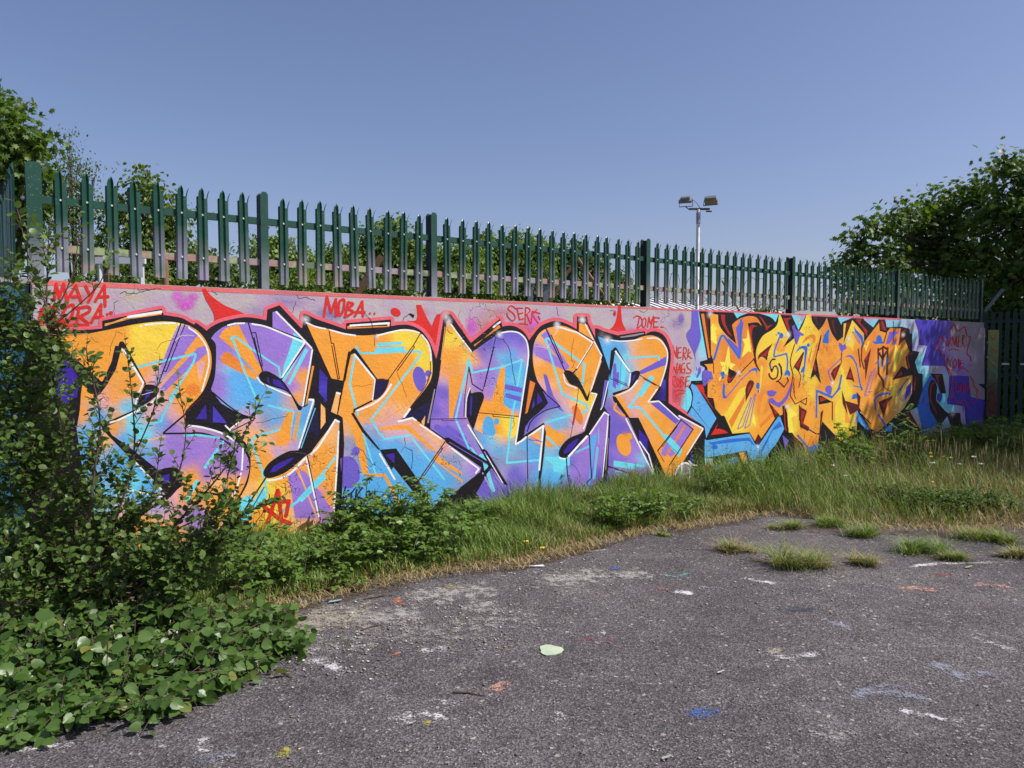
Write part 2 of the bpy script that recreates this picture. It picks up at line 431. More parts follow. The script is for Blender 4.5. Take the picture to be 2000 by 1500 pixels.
def glow(txt, r, col='W', a=0.95, ry=None):
    """soft spray burst with feathered edge"""
    LAYER[0] += 2; ry = r if ry is None else ry
    for p in parse(txt):
        n = len(PART['gv']); K, Rn = 20, 6
        PART['gv'].append(to_wall(p[0], p[1])); PART['gc'].append((*PAL[col], a))
        for q in range(1, Rn + 1):
            u = q / Rn; al = a * (1 - u) ** 1.6 if q < Rn else 0.0
            for k in range(K):
                t = 2 * math.pi * k / K; PART['gv'].append(to_wall(p[0] + r * u * math.cos(t), p[1] + ry * u * math.sin(t))); PART['gc'].append((*PAL[col], al))
        for k in range(K):
            PART['gf'].append((n, n + 1 + k, n + 1 + (k + 1) % K))
            for q in range(Rn - 1):
                a0 = n + 1 + q * K + k; b0 = n + 1 + q * K + (k + 1) % K
                PART['gf'] += [(a0, a0 + K, b0 + K), (a0, b0 + K, b0)]
def haze_patch(txt, rx, ry, col, a=0.5): glow(txt, rx, col, a, ry)
def end(parent=None):
    par = parent or WALL; o = None
    def mk(name, v, f, c, mat, par):
        V = np.array(v); Fm = np.array(f); Vt = V[Fm]                       # face the yard
        nn = np.cross(Vt[:, 1] - Vt[:, 0], Vt[:, 2] - Vt[:, 0]); fl = nn[:, 1] > 0; Fm[fl] = Fm[fl][:, ::-1]
        me = bpy.data.meshes.new(name); me.from_pydata([tuple(p) for p in V], [], [tuple(map(int, q)) for q in Fm]); me.update()
        at = me.color_attributes.new('Col', 'FLOAT_COLOR', 'POINT')
        at.data.foreach_set('color', np.array([(*q, 1.0) if len(q) == 3 else q for q in c], dtype=np.float32).ravel())
        return link(name, me, mat, par)
    if PART['f']:
        o = mk(PART['name'], PART['v'], PART['f'], PART['c'], M_PAINT, par)
        if PART['label']: o['label'] = PART['label']
    if PART['gf']:
        g_ = mk('spray_glow' if o else PART['name'], PART['gv'], PART['gf'], PART['gc'], M_SPRAY, o or par)
    return o
def jag(txt, w=0.8, amp=2.2, col='K', seed=0):
    r = random.Random(seed); P = curve(parse(txt), False); o = []
    for a, b in zip(P, P[1:]):
        n = max(2, int(np.linalg.norm(b - a) / 4))
        for i in range(n): o.append(a + (b - a) * i / n + np.array((r.uniform(-amp, amp), r.uniform(-amp, amp))) * (0 if i == 0 and len(o) == 0 else 1))
    o.append(P[-1]); V, F = cdt(ribbon(o, w)); emit(V, F, [PAL[col]] * len(V))
# ------------------------------------------------------------------ mural, first piece
begin('painted_background', 'mauve and coral background paint with a coral top band')
fill('p 61,545.6 600,570.2 1000,588.4 1370,605.4 1370,608.5 1000,592.8 600,577.5 300,565.5 61,556', 'Q')
haze_patch('a 500,560', 80, 26, 'T', .8); haze_patch('a 250,620', 60, 24, 'T', .9); haze_patch('a 650,260', 40, 26, 'T', .5)
haze_patch('a 400,240', 36, 24, 'T', .5)
haze_patch('c 900,300', 70, 22, 'L', .5); haze_patch('c 1250,180', 60, 26, 'P', .4); haze_patch('c 1700,330', 50, 22, 'V', .3); haze_patch('e 60,100', 40, 30, 'V', .35)
haze_patch('e 1150,60', 26, 16, 'T', .35); haze_patch('g 850,60', 60, 18, 'T', .35); haze_patch('g 1180,300', 34, 34, 'T', .8); haze_patch('g 700,230', 46, 34, 'T', .5)
haze_patch('a 1250,250', 60, 10, 'Y', .2)
for q, rx, ry in (('a 1790,240', 13, 13), ('a 1840,340', 12, 10), ('c 110,120', 12, 9), ('c 40,190', 16, 14), ('c 70,225', 9, 7), ('c 10,250', 9, 8)): glow(q, rx * 1.35, 'Z', 1.0, ry * 1.35)
for q, rx, ry in (('e 1750,190', 10, 13), ('e 1780,250', 11, 12), ('e 1740,340', 12, 20), ('g 1260,180', 13, 24)): glow(q, rx * 1.4, 'Z', .9, ry * 1.4)
haze_patch('i 1400,200', 26, 20, 'P', .4); haze_patch('i 1440,130', 8, 14, 'P', 1.0); haze_patch('i 1440,140', 9, 14, 'P', .9)
haze_patch('i 1390,1030', 26, 40, 'T', 1.0); haze_patch('i 1380,900', 26, 60, 'T', .8); haze_patch('i 1330,1150', 18, 30, 'T', 1.0); haze_patch('i 1390,1180', 16, 20, 'T', 1.0)
haze_patch('i 1200,270', 5, 7, 'Y', .8); haze_patch('i 1470,350', 3, 16, 'Y', .4); haze_patch('i 820,270', 30, 16, 'Z', .3)
# left margin, mostly behind the shrub
fill('p 61,640 75,645 120,760 170,850 170,1190 61,1210', 'p 70,660:I 80,740:T 70,860:T 120,800:V 110,900:T 150,860:M 100,960:I 150,980:T 90,1030:K')
# black cracks where the render has lifted
jag('a 1090,210 1150,180 1190,215 1300,200 1520,150', .9, 1.6, 'K', 1); jag('a 1300,150 1320,165 1590,145', .7, 1.2, 'H', 2); jag('c 330,40 400,100', .8, 1, 'K', 3)
jag('c 1370,100 1400,140 1500,130 1600,170', .7, 1.2, 'K', 4); jag('c 1360,180 1320,300 1300,360', .7, 1.4, 'K', 5); jag('e 910,180 940,120 1000,80', .9, 1.3, 'K', 6)
fill('e 985,80 1010,72 1060,95 1045,135', 'K'); jag('g 1540,0 1570,110', .6, 1, 'K', 7); jag('g 730,130 750,90', .6, 1.4, 'K', 8); jag('i 930,35 990,65 1030,30', .6, 1, 'K', 9)
jag('c 1100,80 1300,110', .6, 1, 'F', 10); jag('i 570,40 640,45', .6, 1, 'K', 11); jag('a 1020,480 1020,320 1070,290', .6, .8, 'H', 12)
end()
begin('painted_drips', 'red paint drips along the top of the wall')
fill('c 215,25 255,22 330,110~ 480,220~ 620,280~ 780,345 600,380~ 380,440~ 322,465 370,400 345,300~ 260,150~', 'R')
blob('e 830,60', 10.5, 7.6, 'R', .55)
fill('e 1080,-30 1140,-30 1150,0 1220,150~ 1270,230 1330,90~ 1390,95~ 1410,150 1322,610 1230,350~ 1130,260~ 1060,210 970,190 970,165 1070,160~ 1095,90~', 'R')
fill('i 672,-20 702,-20 720,180~ 770,310~ 670,370 480,295 390,275 390,245 430,240~ 560,270~ 640,170~', 'R'); blob('i 628,78', 3.0, 4.6, 'R')
haze_patch('i 680,310', 18, 14, 'T', .6)
end()
TOPLINE = ('a 20,628 400,660~ 700,650~ 872,635 872,540 1600,395 1622,470 1700,480~ 1850,510~ 1990,585~ c 140,440~ 240,510~ 270,537 320,495~ 450,430~ 700,375~ 850,380~ 1000,410 '
           '1012,280 1160,225 1425,505 1442,495 1450,330 1500,338~ 1600,390~ 1800,460~ 1970,520 1975,475 e 212,272 225,195 770,150 772,230 880,215~ 1000,220~ 1130,280~ 1230,400~ 1290,540~ 1322,632 '
           '1350,520~ 1420,80 1500,85 1745,435 1765,420 g 850,140 872,195 880,235 960,225~ 1050,240~ 1150,310~ 1206,402 1250,345~ 1350,230~ 1500,170~ 1600,180~ 1700,220~ 1788,268 '
           '1790,115 1915,115 1925,200 i 300,190 388,372 385,262 410,258~ 480,290~ 665,345 680,340 990,292 1005,330 1060,300~ 1150,300~ 1240,360~ 1300,500~ 1310,620~ 1292,800~ 1285,900 1285,1170 1500,1318 1700,1440')
begin('painted_outline', 'black outline and shadow of the first big word with a coral edge')
stroke(TOPLINE, 13.5, 'T', False)
fill(TOPLINE + ' j 1728,490 1720,830 p 1375,985 1100,1012 700,1090 400,1140 61,1220 61,850', 'K')
# indigo facets inside the black
fill('a 195,855 480,1075 600,1260 560,1480 b 520,100 p 130,790 100,760', 'p 100,700:I 130,740:I 100,760:J 140,770:I'); fill('c 1650,1000 1745,1105 1735,1400 1640,1290', 'p 630,730:I 628,760:J 625,780:I')
fill('d 260,60 275,240 140,240', 'I'); fill('d 350,80 520,290 345,280', 'J'); fill('d 300,60 328,60 330,280 305,280', 'N')
fill('c 1075,1120 1180,1150 1260,1260 1080,1190', 'I'); fill('d 1700,0 1750,0 1720,40', 'I'); fill('d 1520,400 1620,120 1640,420 1520,560', 'N')
fill('d 1665,50 1718,110 1722,280 1662,365', 'o'); fill('g 1310,1040 1372,1140 1300,1192', 'I'); fill('g 1268,1110 1272,1200 1238,1245', 'J')
fill('g 1215,890 1285,925 1190,1285 1155,1312', 'D'); stroke('g 1215,890 1285,925 1190,1285 1155,1312 1215,890', 1.0, 'd')
fill('i 1222,880 1250,890 1245,1145 1115,1115~ 1180,1010~', 'p 1296,745:J 1297,780:I 1285,775:N'); fill('j 920,490 1025,600 1022,760 920,650', 'p 1248,842:J 1262,860:I 1262,880:N')
fill('j 1560,770 1590,900 1540,900', 'I'); fill('e 1060,1260 1240,1150 1220,1400 940,1340~', 'N'); fill('i 380,1250 420,1150 330,1380', 'N')
fill('e 1140,1400 1190,1320 1180,1420 1170,1450', 'o'); fill('e 1297,1000 1312,1000 1232,1415 1210,1415', 'A')
fill('a 905,590 1180,490 1185,510 910,605', 'o'); fill('a 900,600 905,575 1590,440 1600,465 1200,520 905,602', 'O'); stroke('a 1190,495 1590,432', 5.4, 'W')
fill('e 235,232 275,225 290,245 760,225 745,240 240,265', 'D'); stroke('e 275,225 745,195 740,215', 4.0, 'W'); fill('e 1780,460 g 540,480 840,215 858,245 840,260', 'D'); stroke('g 850,180 770,245', 3.6, 'W')
fill('e 100,1040 152,1050 110,1310 38,1275', 'o'); stroke('e 110,1045 148,1055', 3.8, 'W')
fill('i 690,360 780,345 980,310 985,325 860,355 700,375', 'A'); fill('c 1560,958 1588,968 1495,1440 1470,1462', 'O'); stroke('c 1560,958 1588,968 1495,1440', 1.6, 'd')
fill('c 1508,1375 1580,1375 1590,1400 d 1545,60 1500,40', 'o')
fill('i 505,890 550,895 480,1220 450,1262', 'V'); stroke('i 548,905 480,1210 455,1250', 1.6, 'W'); fill('i 455,650 468,655 350,1000 335,995', 'o')
glow('e 1440,110', 11, 'W', .75, 16); glow('c 1475,400', 13, 'W', .85); glow('g 1850,150', 10, 'W', .9, 12); glow('g 1545,205', 9, 'W', .9); glow('i 470,340', 12, 'A', .5)
end()

def letter(label): begin('painted_letter', label)
# ---- B
letter('orange, yellow and purple letter B')
fill('a 230,720 600,712~ 900,660~ 1300,580~ 1600,550~ 1800,565~ 1960,612~ c 20,462~ 150,530~ 250,640~ 320,800~ 330,950~ 305,1080~ 240,1250~ 150,1370~ 40,1490~ b 1870,425 d 30,318 200,335~ 430,402~ 620,510~ 740,650~ 792,800~ 762,970~ 680,1150~ 560,1310~ p 420,1045~ 360,1068~ 200,1066 b 620,900 b 560,480 600,250 612,60 a 632,1300 775,1440 835,1390 940,1270 860,1280',
     'a 300,740:O 600,780:O 900,900:O 1100,720:O 1300,700:Y 1600,650:Y 1550,850:Y 1300,1000:Y 1700,600:Y 700,1050:O 900,1200:O 1200,1100:O 1400,1180:O 1480,1230:M 1250,1300:O 1150,1400:O 700,1400:O 1850,1350:O 1950,1150:O 1990,800:O c 250,700:O 300,1000:O 60,1150:O 150,1300:O 30,1400:O b 1000,100:O 900,150:M 800,330:B 850,380:B 1080,380:O 1020,480:O 1230,330:C 1180,220:b 1350,250:G 1500,200:M 1450,330:M 1250,450:C 1400,580:C 1150,600:B 1600,400:B 1750,330:M 1850,250:O 1700,450:P 1300,760:G 1450,800:B 1550,640:L 1700,650:P 1850,750:P 1700,880:P 1500,880:P 1050,800:B 1150,900:B 1300,1000:B 1250,1100:C 1450,1180:B 1400,1290:B 1550,1350:L 1750,1250:M 1900,1250:O 700,560:B 700,760:B 640,300:O 900,620:o d 100,600:P 400,700:P 600,800:P 300,900:P 100,980:O 400,1010:o 600,1050:O 100,1150:O 300,1250:O 150,1400:P 450,1300:O p 200,980:b 240,1010:M 280,1030:O 330,1050:O')
fill('a 1790,600 1880,590 1960,620 c 60,515 165,590 0,810 a 1880,950 1560,1320 1480,1330 1600,1060 1700,800', 'p 362,650:P 350,680:P 340,720:P 320,745:L 350,640:L')
fill('a 1870,600 1990,640 c 165,590 -10,810 a 1700,1010', 'P'); fill('c 165,740 255,725 275,815 100,960 a 1640,1400 1555,1395 1700,1230', 'P')
fill('c 150,920 250,900 240,1000 190,1180 160,1100', 'p 390,720:M 395,740:o'); glow('c 100,1255', 17, 'D', 1, 14); blob('c 100,1260', 14, 11.5, 'D', -.2)
stroke('a 1150,1140 1550,1045 1985,950 c 100,815~ 135,835~ 110,920 a 1985,1050 1700,1490 b 1790,0 1600,345 1600,385 1400,450 1290,520', 4.4, 'C')
fill('a 1030,850~ 1068,850 1085,800~ 1110,792~ 1140,808~ 1410,1310 1380,1322 1110,865 1040,1130 940,1300 850,1300 880,1270 985,1040', 'K')
stroke('a 930,1290 850,1400 b 780,90', 6, 'K'); stroke('a 640,1310 790,1440 860,1400', 4, 'K')
stroke('a 1118,880 1375,1300', 4.0, 'W', False); stroke('a 1375,1300 b 1310,60 1268,222', 2.8, 'W')
fill('a 1390,1318 1470,1318~ 1540,1340~ 1568,1395~ 1500,1490~ b 1550,60~ 1450,150~ 1278,245 1330,80', 'K'); fill('b 1410,30 1480,0 1450,80 1390,135', 'I')
fill('b 1300,235 1285,255 1060,395 890,470 860,430 1040,350', 'K'); stroke('b 1556,80 1480,160~ 1280,275~ 1060,380 955,412', 3.6, 'W')
stroke('b 1100,390 1050,600', 1.0, 'B'); stroke('b 1640,575 1280,660 1150,720', 2.6, 'o')
fill('b 850,430 900,405 990,560 1180,690 1560,990 1650,960~ 1780,960~ 1850,1050~ 1835,1160~ 1700,1325 1650,1290 880,500', 'K'); fill('b 1575,1070 1690,1030 1690,1130 1640,1155', 'I')
stroke('b 1270,885 1610,1240', 3.0, 'W'); stroke('b 1330,1240 1660,1305 1850,1165', 3.2, 'K'); stroke('b 1100,1200 1330,1260 1650,1325', 3.0, 'W')
stroke('b 1850,1160 2000,1190 d 160,1130 530,1175', 4.4, 'K'); stroke('b 2000,192 1880,312 1620,532', 3.5, 'K'); stroke('b 1620,542 2000,538 d 100,408~ 250,420~ 480,500~ 650,640~', 3.4, 'K')
stroke('d 0,440 200,440~ 420,470~', 4.2, 'C'); fill('b 1900,440 2000,450 d 130,325 60,345 b 1870,455', 'W'); stroke('d 10,318 200,338~ 450,410~ 610,505~', 3.6, 'W'); stroke('d 715,590 700,860', 3.2, 'W'); stroke('d 690,900 640,1080 560,1240', 3.0, 'W')
stroke('d 470,520 250,830', 6, 'C'); stroke('d 150,1000 30,1230', 7, 'C'); stroke('d 500,320 560,380', 3, 'W')
stroke('a 1835,565 1550,1330', 2.6, 'K'); stroke('a 1880,588 1650,1162 1620,1150', 1.9, 'K'); stroke('a 1395,592 1560,575~ 1762,570', 3.4, 'W'); blob('a 1347,608', 2.2, 2.2, 'W'); blob('a 1802,582', 2.2, 2.0, 'W')
stroke('a 1930,622 c 50,500 150,570~ 240,680~ 288,800~ 296,950~ 260,1100~ 212,1272', 3.0, 'W'); stroke('a 690,700 240,712', 1.2, 'o')
stroke('c 200,1370 30,1500 d 0,190', 2.0, 'd')
jag('a 1040,660 1040,700 970,860 965,960', .7, .8, 'H', 21); jag('a 1540,890 1600,810 1740,760 1790,850', .7, 1.0, 'd', 22); jag('a 1760,780 1840,720 1990,720', .8, .9, 'W', 23); jag('b 1350,70 1560,10 1630,0', .8, .8, 'W', 24); jag('a 730,740 780,790 830,800', .5, .6, 'd', 25)
glow('d -10,-30', 5, 'W', .3)
end()
# ---- E
letter('purple, blue and orange letter E beside the B')
fill('c 325,630 380,560~ 500,480~ 700,440~ 900,455~ 1075,510 1075,310 1130,295 1560,745 1545,960 1440,1475 1500,1440 1510,1375 1585,1375 d 1585,60 1400,600 1500,670 1540,650 1850,240 1890,262 1880,700 1815,1500 p 640,1040 600,1037 540,1047~ 470,1037~ d 625,1490 600,1310 705,1150~ 780,990~ 808,760~ 765,560~ 650,445 560,385 720,240 850,230 700,190~ 450,50 c 345,1290 325,1250 370,1100~ 385,900~ 380,700~',
     'c 400,620:P 450,750:P 500,560:P 800,500:P 900,800:P 1100,700:P 1200,450:P 1000,950:P 1300,700:P 1450,900:P 1300,1250:P 1380,1350:O 1480,1100:O 420,900:P 450,950:L 520,1000:b 450,1100:P 400,1230:P 600,1130:B 700,1250:B 900,1250:B 1100,1350:B 800,1400:B 1250,1450:O 1350,1380:O d 700,60:B 900,100:B 1150,100:B 1250,60:B 750,150:L 850,270:M 780,300:M 1000,250:G 1100,280:B 1150,400:O 1450,250:B 1480,100:B 1400,400:b 1200,540:O 1330,560:L 1150,620:L 950,500:o 800,400:o 900,600:O 1000,700:O 850,900:O 1000,1050:Y 1100,1060:Y 1150,1000:O 1000,1300:Y 1100,1400:Y 800,1100:o 720,1180:o 700,1400:O 1300,1000:O 1400,1050:O 1500,1000:O 1700,600:O 1650,800:O 1800,1000:O 1750,1250:O 1600,1250:P 1450,1350:P 1800,1450:P 1300,1400:o 1200,1430:Y 1750,500:o p 480,1020:O 540,1035:O 600,1025:o')
fill('c 420,610 500,512~ 660,462 790,720 955,1030 900,1080 620,780', 'p 440,655:O 455,650:O 470,690:O 500,720:O 430,660:O'); fill('c 440,890~ 480,808~ 540,800~ 900,1080 870,1140 500,950~', 'p 440,705:D 460,710:D 500,740:O')
fill('c 1335,560 1462,665 1470,700 1190,1100 1215,960 1310,680', 'C'); fill('c 1470,750 1512,772 1290,1195 1255,1190', 'C'); fill('c 1400,850 1440,790 1215,1160 1175,1140', 'C')
stroke('c 570,640~ 595,610~ 650,630~ 870,795 1150,980 1170,1100', 4.0, 'C'); stroke('c 590,640 720,1000 890,1400', 4.0, 'C')
stroke('d 1030,75 1330,150 1300,330 870,450 815,510 860,640 960,900 1010,1140', 4.2, 'C')
fill('d 1250,160 1330,150 1300,330 1290,520 1100,572 1180,340', 'O'); stroke('d 1400,170 1340,500', 6, 'O'); stroke('d 1340,200 1310,500', 1.2, 'G')
fill('d 1250,920 1350,860 1430,1000 1600,1450 1350,1450 1310,1150', 'P'); fill('d 1400,890~ 1440,870~ 1480,890 1800,1340 1640,1420 1420,960', 'P'); stroke('d 1400,900 1600,1400', 3.0, 'o')
stroke('d 1858,690 1700,890', 4.2, 'C'); fill('d 1680,890 1735,955 1430,1255 1375,1220', 'C'); stroke('d 1400,1230 1210,1370', 4.6, 'C')
fill('d 690,1450 665,1300~ 720,1200~ 800,1170~ 850,1230 960,1060 1010,1200 820,1390 760,1500 690,1500', 'C'); blob('d 920,1400', 11, 9, 'O'); fill('d 1030,1180 1080,1330 1180,1300 1200,1500 1000,1500', 'p 535,990:Y 540,1010:Y 550,1000:Y')
fill('c 905,1085 935,1042~ 1010,1030~ 1110,1080~ 1185,1130 1235,1190 1395,1440 1445,1470 d 1420,132 1390,132 c 1305,1330 1230,1270~ 1050,1210~ 940,1160~', 'K'); fill('c 1078,1122 1170,1150 1250,1260 1085,1190', 'I'); fill('c 1010,1105 1030,1105 1035,1180 1018,1170', 'I')
fill('d 1390,620 1250,640~ 1050,760~ 962,885~ 990,950~ 1060,957~ 1250,880~ 1480,690 1560,640 1600,400 1480,420', 'K'); fill('d 1040,890 1110,800~ 1322,708~ 1290,760~ 1110,880~', 'I')
stroke('c 780,445 955,1035', 2.4, 'K'); stroke('c 825,562 870,560 952,962 930,962 850,620', 2.0, 'K'); stroke('c 1080,505 1470,655', 2.2, 'K'); stroke('c 1472,715 1178,1138', 2.4, 'K')
stroke('c 1120,310 1380,570 1552,750', 3.2, 'W'); stroke('c 825,455 1000,490~ 1300,612 1465,682 1190,1105', 3.2, 'W'); stroke('c 1560,772 1442,1470', 3.0, 'W'); stroke('c 530,472 620,450~ 730,446', 3.2, 'W'); stroke('c 885,1108 950,1180~ 1100,1250~ 1292,1332', 3.0, 'W')
stroke('d 1575,10 1395,590', 3.2, 'W'); stroke('d 1595,110 1425,590', 2.0, 'b'); stroke('c 1520,1378 1570,1380', 4.0, 'W')
stroke('c 345,1290 520,1440 d 690,180~ 860,230', 2.6, 'K'); stroke('d 850,245 560,390', 2.0, 'K'); stroke('d 990,960 640,1490', 3.0, 'K'); stroke('d 972,1070 830,1320', 1.8, 'K'); stroke('d 660,280 560,360', 3.0, 'W')
stroke('d 1500,690 1658,1470', 2.2, 'K'); stroke('d 1484,705 1640,1430', 3.2, 'W'); stroke('d 1012,990~ 1150,970~ 1300,895~ 1480,708', 3.8, 'W'); stroke('d 1540,670 1640,570~ 1840,250 1885,275', 3.6, 'W'); stroke('d 1880,390 1855,900 1820,1410', 3.2, 'W')
stroke('c 1425,1475 1500,1440', 2.2, 'K'); jag('d 870,285 1000,270 1050,245 1240,205 1270,170', .7, .7, 'K', 31)
end()
begin('painted_tag', 'red star shaped tag letter A low on the wall', True)
stroke('d 1140,1105 1060,1370 1010,1500 / 1140,1105 1190,1490 / 985,1250 1275,1238 1240,1420 / 975,1310 1160,1455 1290,1510', 7.2, 'R'); end()
# ---- R
letter('orange, yellow and blue letter R beside the moba tag')
fill('c 1482,432 1600,482~ 1740,512 e 10,265 200,320~ 400,345~ 600,332~ 800,290~ 950,270~ 1080,290~ 1180,370~ 1250,520~ 1275,680~ 1270,830~ 1220,950~ 1010,1222 920,1350 850,1400 1030,1342 1090,1385 f 1420,368 1450,400 1895,705 1865,755 1635,945 1360,1165 1100,1400 p 760,1062 670,1062 f 160,1250 172,1000 200,430 185,150 e 180,1345 115,1302 190,898 50,870 c 1790,1110',
     'c 1560,550:O 1700,700:O 1800,1000:O 1900,900:O e 100,500:O 300,450:O 150,750:O 500,400:O 600,450:O 600,650:O 800,650:O 700,800:O 450,800:O 950,350:Y 1100,450:Y 1200,550:Y 1000,420:Y 1150,650:Y 1000,620:O 900,800:O 1000,950:O 800,1000:O 400,1000:O 300,1100:O 200,1200:O 700,1100:O 900,1100:O 500,1250:O 650,1250:o 750,1280:M 850,1250:o 450,1350:O 250,1350:O f 600,180:M 550,100:O 800,130:M 1000,230:M 750,270:M 560,260:G 480,230:B 900,280:M 1150,330:M 1250,420:M 1100,150:O 1250,300:o 1350,400:o 1150,400:G 850,400:B 650,430:B 800,440:B 1000,500:B 1000,700:B 1150,620:B 1250,560:B 1300,800:B 1350,900:B 1100,800:B 550,400:B 600,650:B 550,600:B 700,780:B 300,900:B 240,350:G 220,280:o 350,250:O 250,480:G 330,650:G 200,550:L 450,900:B 500,1050:B 700,1000:B 900,1000:B 1200,1050:B 1450,600:G 1450,450:M 1600,650:G 1700,660:L 1780,700:P 1550,850:B 1400,1000:B 1600,900:G p 690,1050:O 750,1050:B')
fill('f 265,120 370,180 430,270 495,770 425,800 320,330', 'O'); fill('f 620,220 900,180 1000,190 1310,490 1275,500 960,240 640,250', 'O'); fill('f 1310,490 1340,560 1640,770 1640,800 1340,640 1420,700 1645,860 1640,895 1300,620', 'O')
fill('e 1035,810~ 1080,728~ 1145,745~ 1192,830~ 1190,940~ 1130,1032~ 1060,940~', 'V'); blob('e 1222,808', 5.5, 6.5, 'V'); fill('e 1255,790 1270,790 1215,930 1200,900', 'V')
fill('f 150,600 220,570~ 310,590~ 380,700~ 390,850 300,960 180,960', 'V'); blob('f 342,506', 7.6, 9.0, 'V')
fill('e 600,435 905,420 915,455 590,475', 'C'); fill('e 590,490 930,480 945,550 555,572', 'C'); stroke('e 345,480 385,560 560,562 / e 930,548 1110,540~ 1130,560~ 1100,625 530,1370 f 620,280 690,360 1000,312 1420,850', 4.0, 'C'); stroke('e 328,590 265,940 340,1220 365,1310', 4.2, 'C')
stroke('f 430,290 580,780', 3.4, 'C'); stroke('f 480,800 690,800 800,1000 870,1160', 6, 'O'); stroke('e 700,1330 800,1160 860,1220 / e 1040,1050 980,1180 650,1400 / e 520,1250 500,1300', 1.6, 'O')
fill('e 248,545~ 275,540 292,518~ 320,500~ 350,520 602,872 572,892 320,562 282,580 205,900 125,1300 112,1296 190,880', 'K'); stroke('e 260,560 200,890', 5, 'K')
fill('e 588,880 660,870~ 742,892 745,912~ 700,1020~ 620,1110~ 538,1142 560,1000', 'N'); stroke('e 590,880 742,890', 2.4, 'H')
fill('e 540,1130 545,1150 330,1260 335,1290 310,1280 310,1245', 'K'); stroke('e 322,572 572,882', 3.8, 'W', False); stroke('e 575,886 545,1130', 2.2, 'W'); stroke('e 772,942 680,1080~ 550,1180~ 360,1262', 3.6, 'W')
fill('e 282,1300 310,1282 440,1490 f 640,488 615,490 420,275 285,50', 'K'); fill('f 632,490 832,473 1110,870 1310,1200 1200,1200 800,700 775,735', 'K'); fill('f 700,552 815,530 810,655', 'I')
stroke('f 632,540 730,700 815,850', 3.6, 'W'); stroke('f 790,730 940,920 1100,1160', 2.2, 'B'); stroke('f 1140,1000 1290,1180', 2.0, 'b'); stroke('f 1170,1010 1310,1195', 1.4, 'K')
stroke('e 15,285 42,440 70,440 142,870 122,875 48,470', 1.9, 'd'); stroke('e 122,870 125,890', 1.6, 'd'); stroke('e 1128,322 1042,470 1055,488 850,772 / 1040,470 730,892', 1.9, 'd'); stroke('e 1250,660 1248,800~ 1200,950~ 1000,1232', 1.6, 'd')
stroke('e 25,278 200,325~ 335,345', 3.2, 'W'); stroke('e 600,348 800,298~ 950,278~ 1112,312', 3.2, 'W'); stroke('e 1150,342 1222,440~ 1255,560~ 1258,650', 3.2, 'W'); stroke('e 1000,1242 930,1340', 4.0, 'W'); stroke('e 860,1395 1030,1352 1072,1382', 3.8, 'W'); stroke('f 1125,185 1380,352', 3.2, 'W')
stroke('f 1480,450 1842,722 1805,772', 3.4, 'W'); stroke('f 1432,388 1100,872', 2.4, 'd'); stroke('f 1402,470 1180,800 1165,800', 1.8, 'd'); stroke('f 1380,465 1402,470', 1.6, 'd'); stroke('c 1485,438 1600,488~ 1720,515', 3.0, 'W')
stroke('f 185,440 160,1150', 2.6, 'K'); stroke('f 172,440 190,445 175,700', 1.4, 'd'); stroke('f 130,1180 330,1225', 4.4, 'K')
jag('f 385,470 430,500 470,590 510,620 560,700', .8, .9, 'H', 41); jag('f 935,340 945,440 890,520', .7, .7, 'K', 42); jag('f 945,460 1030,500 1035,600 1020,720', .9, .8, 'K', 43); jag('e 440,70 520,150 575,330 570,470', .9, .7, 'K', 44); jag('e 300,965 380,965 440,960 540,940', .5, 1.2, 'd', 45); jag('e 840,780 900,930 960,1100', .5, 1.2, 'd', 46)
glow('e 600,365', 8, 'W', .7); glow('e 1470,200', 9, 'W', .5); glow('e 455,1320', 5, 'O', .1)
end()
begin('painted_tag', 'small black scribbled tag above the brambles', True)
stroke('f 215,940 165,1145 240,1085 / 205,1010 255,980 / 185,1080 250,1040 / 250,1030 290,1010 330,960 / 290,1010 275,1150 / 350,970 330,1130 / 420,950 345,1050 430,1090 / 470,1010~ 500,990~ 520,1030~ 480,1080~ 470,1010 / 540,1000 580,1080 / 570,980 575,1120', 2.6, 'N'); end()
# ---- N
letter('orange, violet and blue letter N in the middle of the mural')
fill('g 197,168 250,188 505,552 790,352 870,302~ 980,288~ 1080,310~ 1160,400~ 1197,550~ 1190,700~ 1085,1330 h 1035,552 1387,308 1322,960 p 1045,1075 900,1075 h 640,1260 560,1150 742,830 702,792 200,492 0,352 g 5,1350 110,840',
     'g 210,250:O 230,350:Y 300,400:Y 350,550:O 250,650:O 180,600:O 250,800:O 450,600:Y 520,600:O 350,800:O 170,830:O 160,890:L 130,1000:V 180,1050:V 350,950:o 330,1100:P 380,1200:P 150,1200:P 60,1250:V 550,640:o 560,800:P 480,900:L 620,600:V 600,500:V 700,450:V 850,420:V 1000,350:V 1100,420:V 750,650:P 900,500:P 1050,480:P 1150,520:P 880,600:b 1000,560:B 1150,620:L 950,700:B 1050,750:B 1150,800:B 1000,880:b 1100,900:B 700,850:P 600,950:P 700,1080:P 650,1150:O 800,1200:O 950,1050:B 1050,1100:B 980,1180:B 1050,1250:L 700,1250:O 900,1280:O h 650,200:O 900,300:Y 980,350:Y 850,400:Y 1050,300:O 900,440:o 560,420:G 750,500:b 650,500:B 850,600:B 950,550:G 1000,600:b 1100,650:G 1250,700:B 1150,560:B 1200,850:P 1000,900:V 900,800:G 1100,1000:V 1280,900:B 1000,1100:V 100,300:P 300,280:P 250,400:V 400,450:P 600,650:P 500,560:P 750,900:V 700,1050:V 600,1100:V 850,900:L 680,1200:V 150,380:V 900,480:o 800,800:G')
fill('h 590,170 1080,210 1060,380~ 1000,470~ 850,420~ 700,430~ 540,360', 'p 940,815:O 990,830:Y 1000,850:Y 970,840:O 935,835:o')
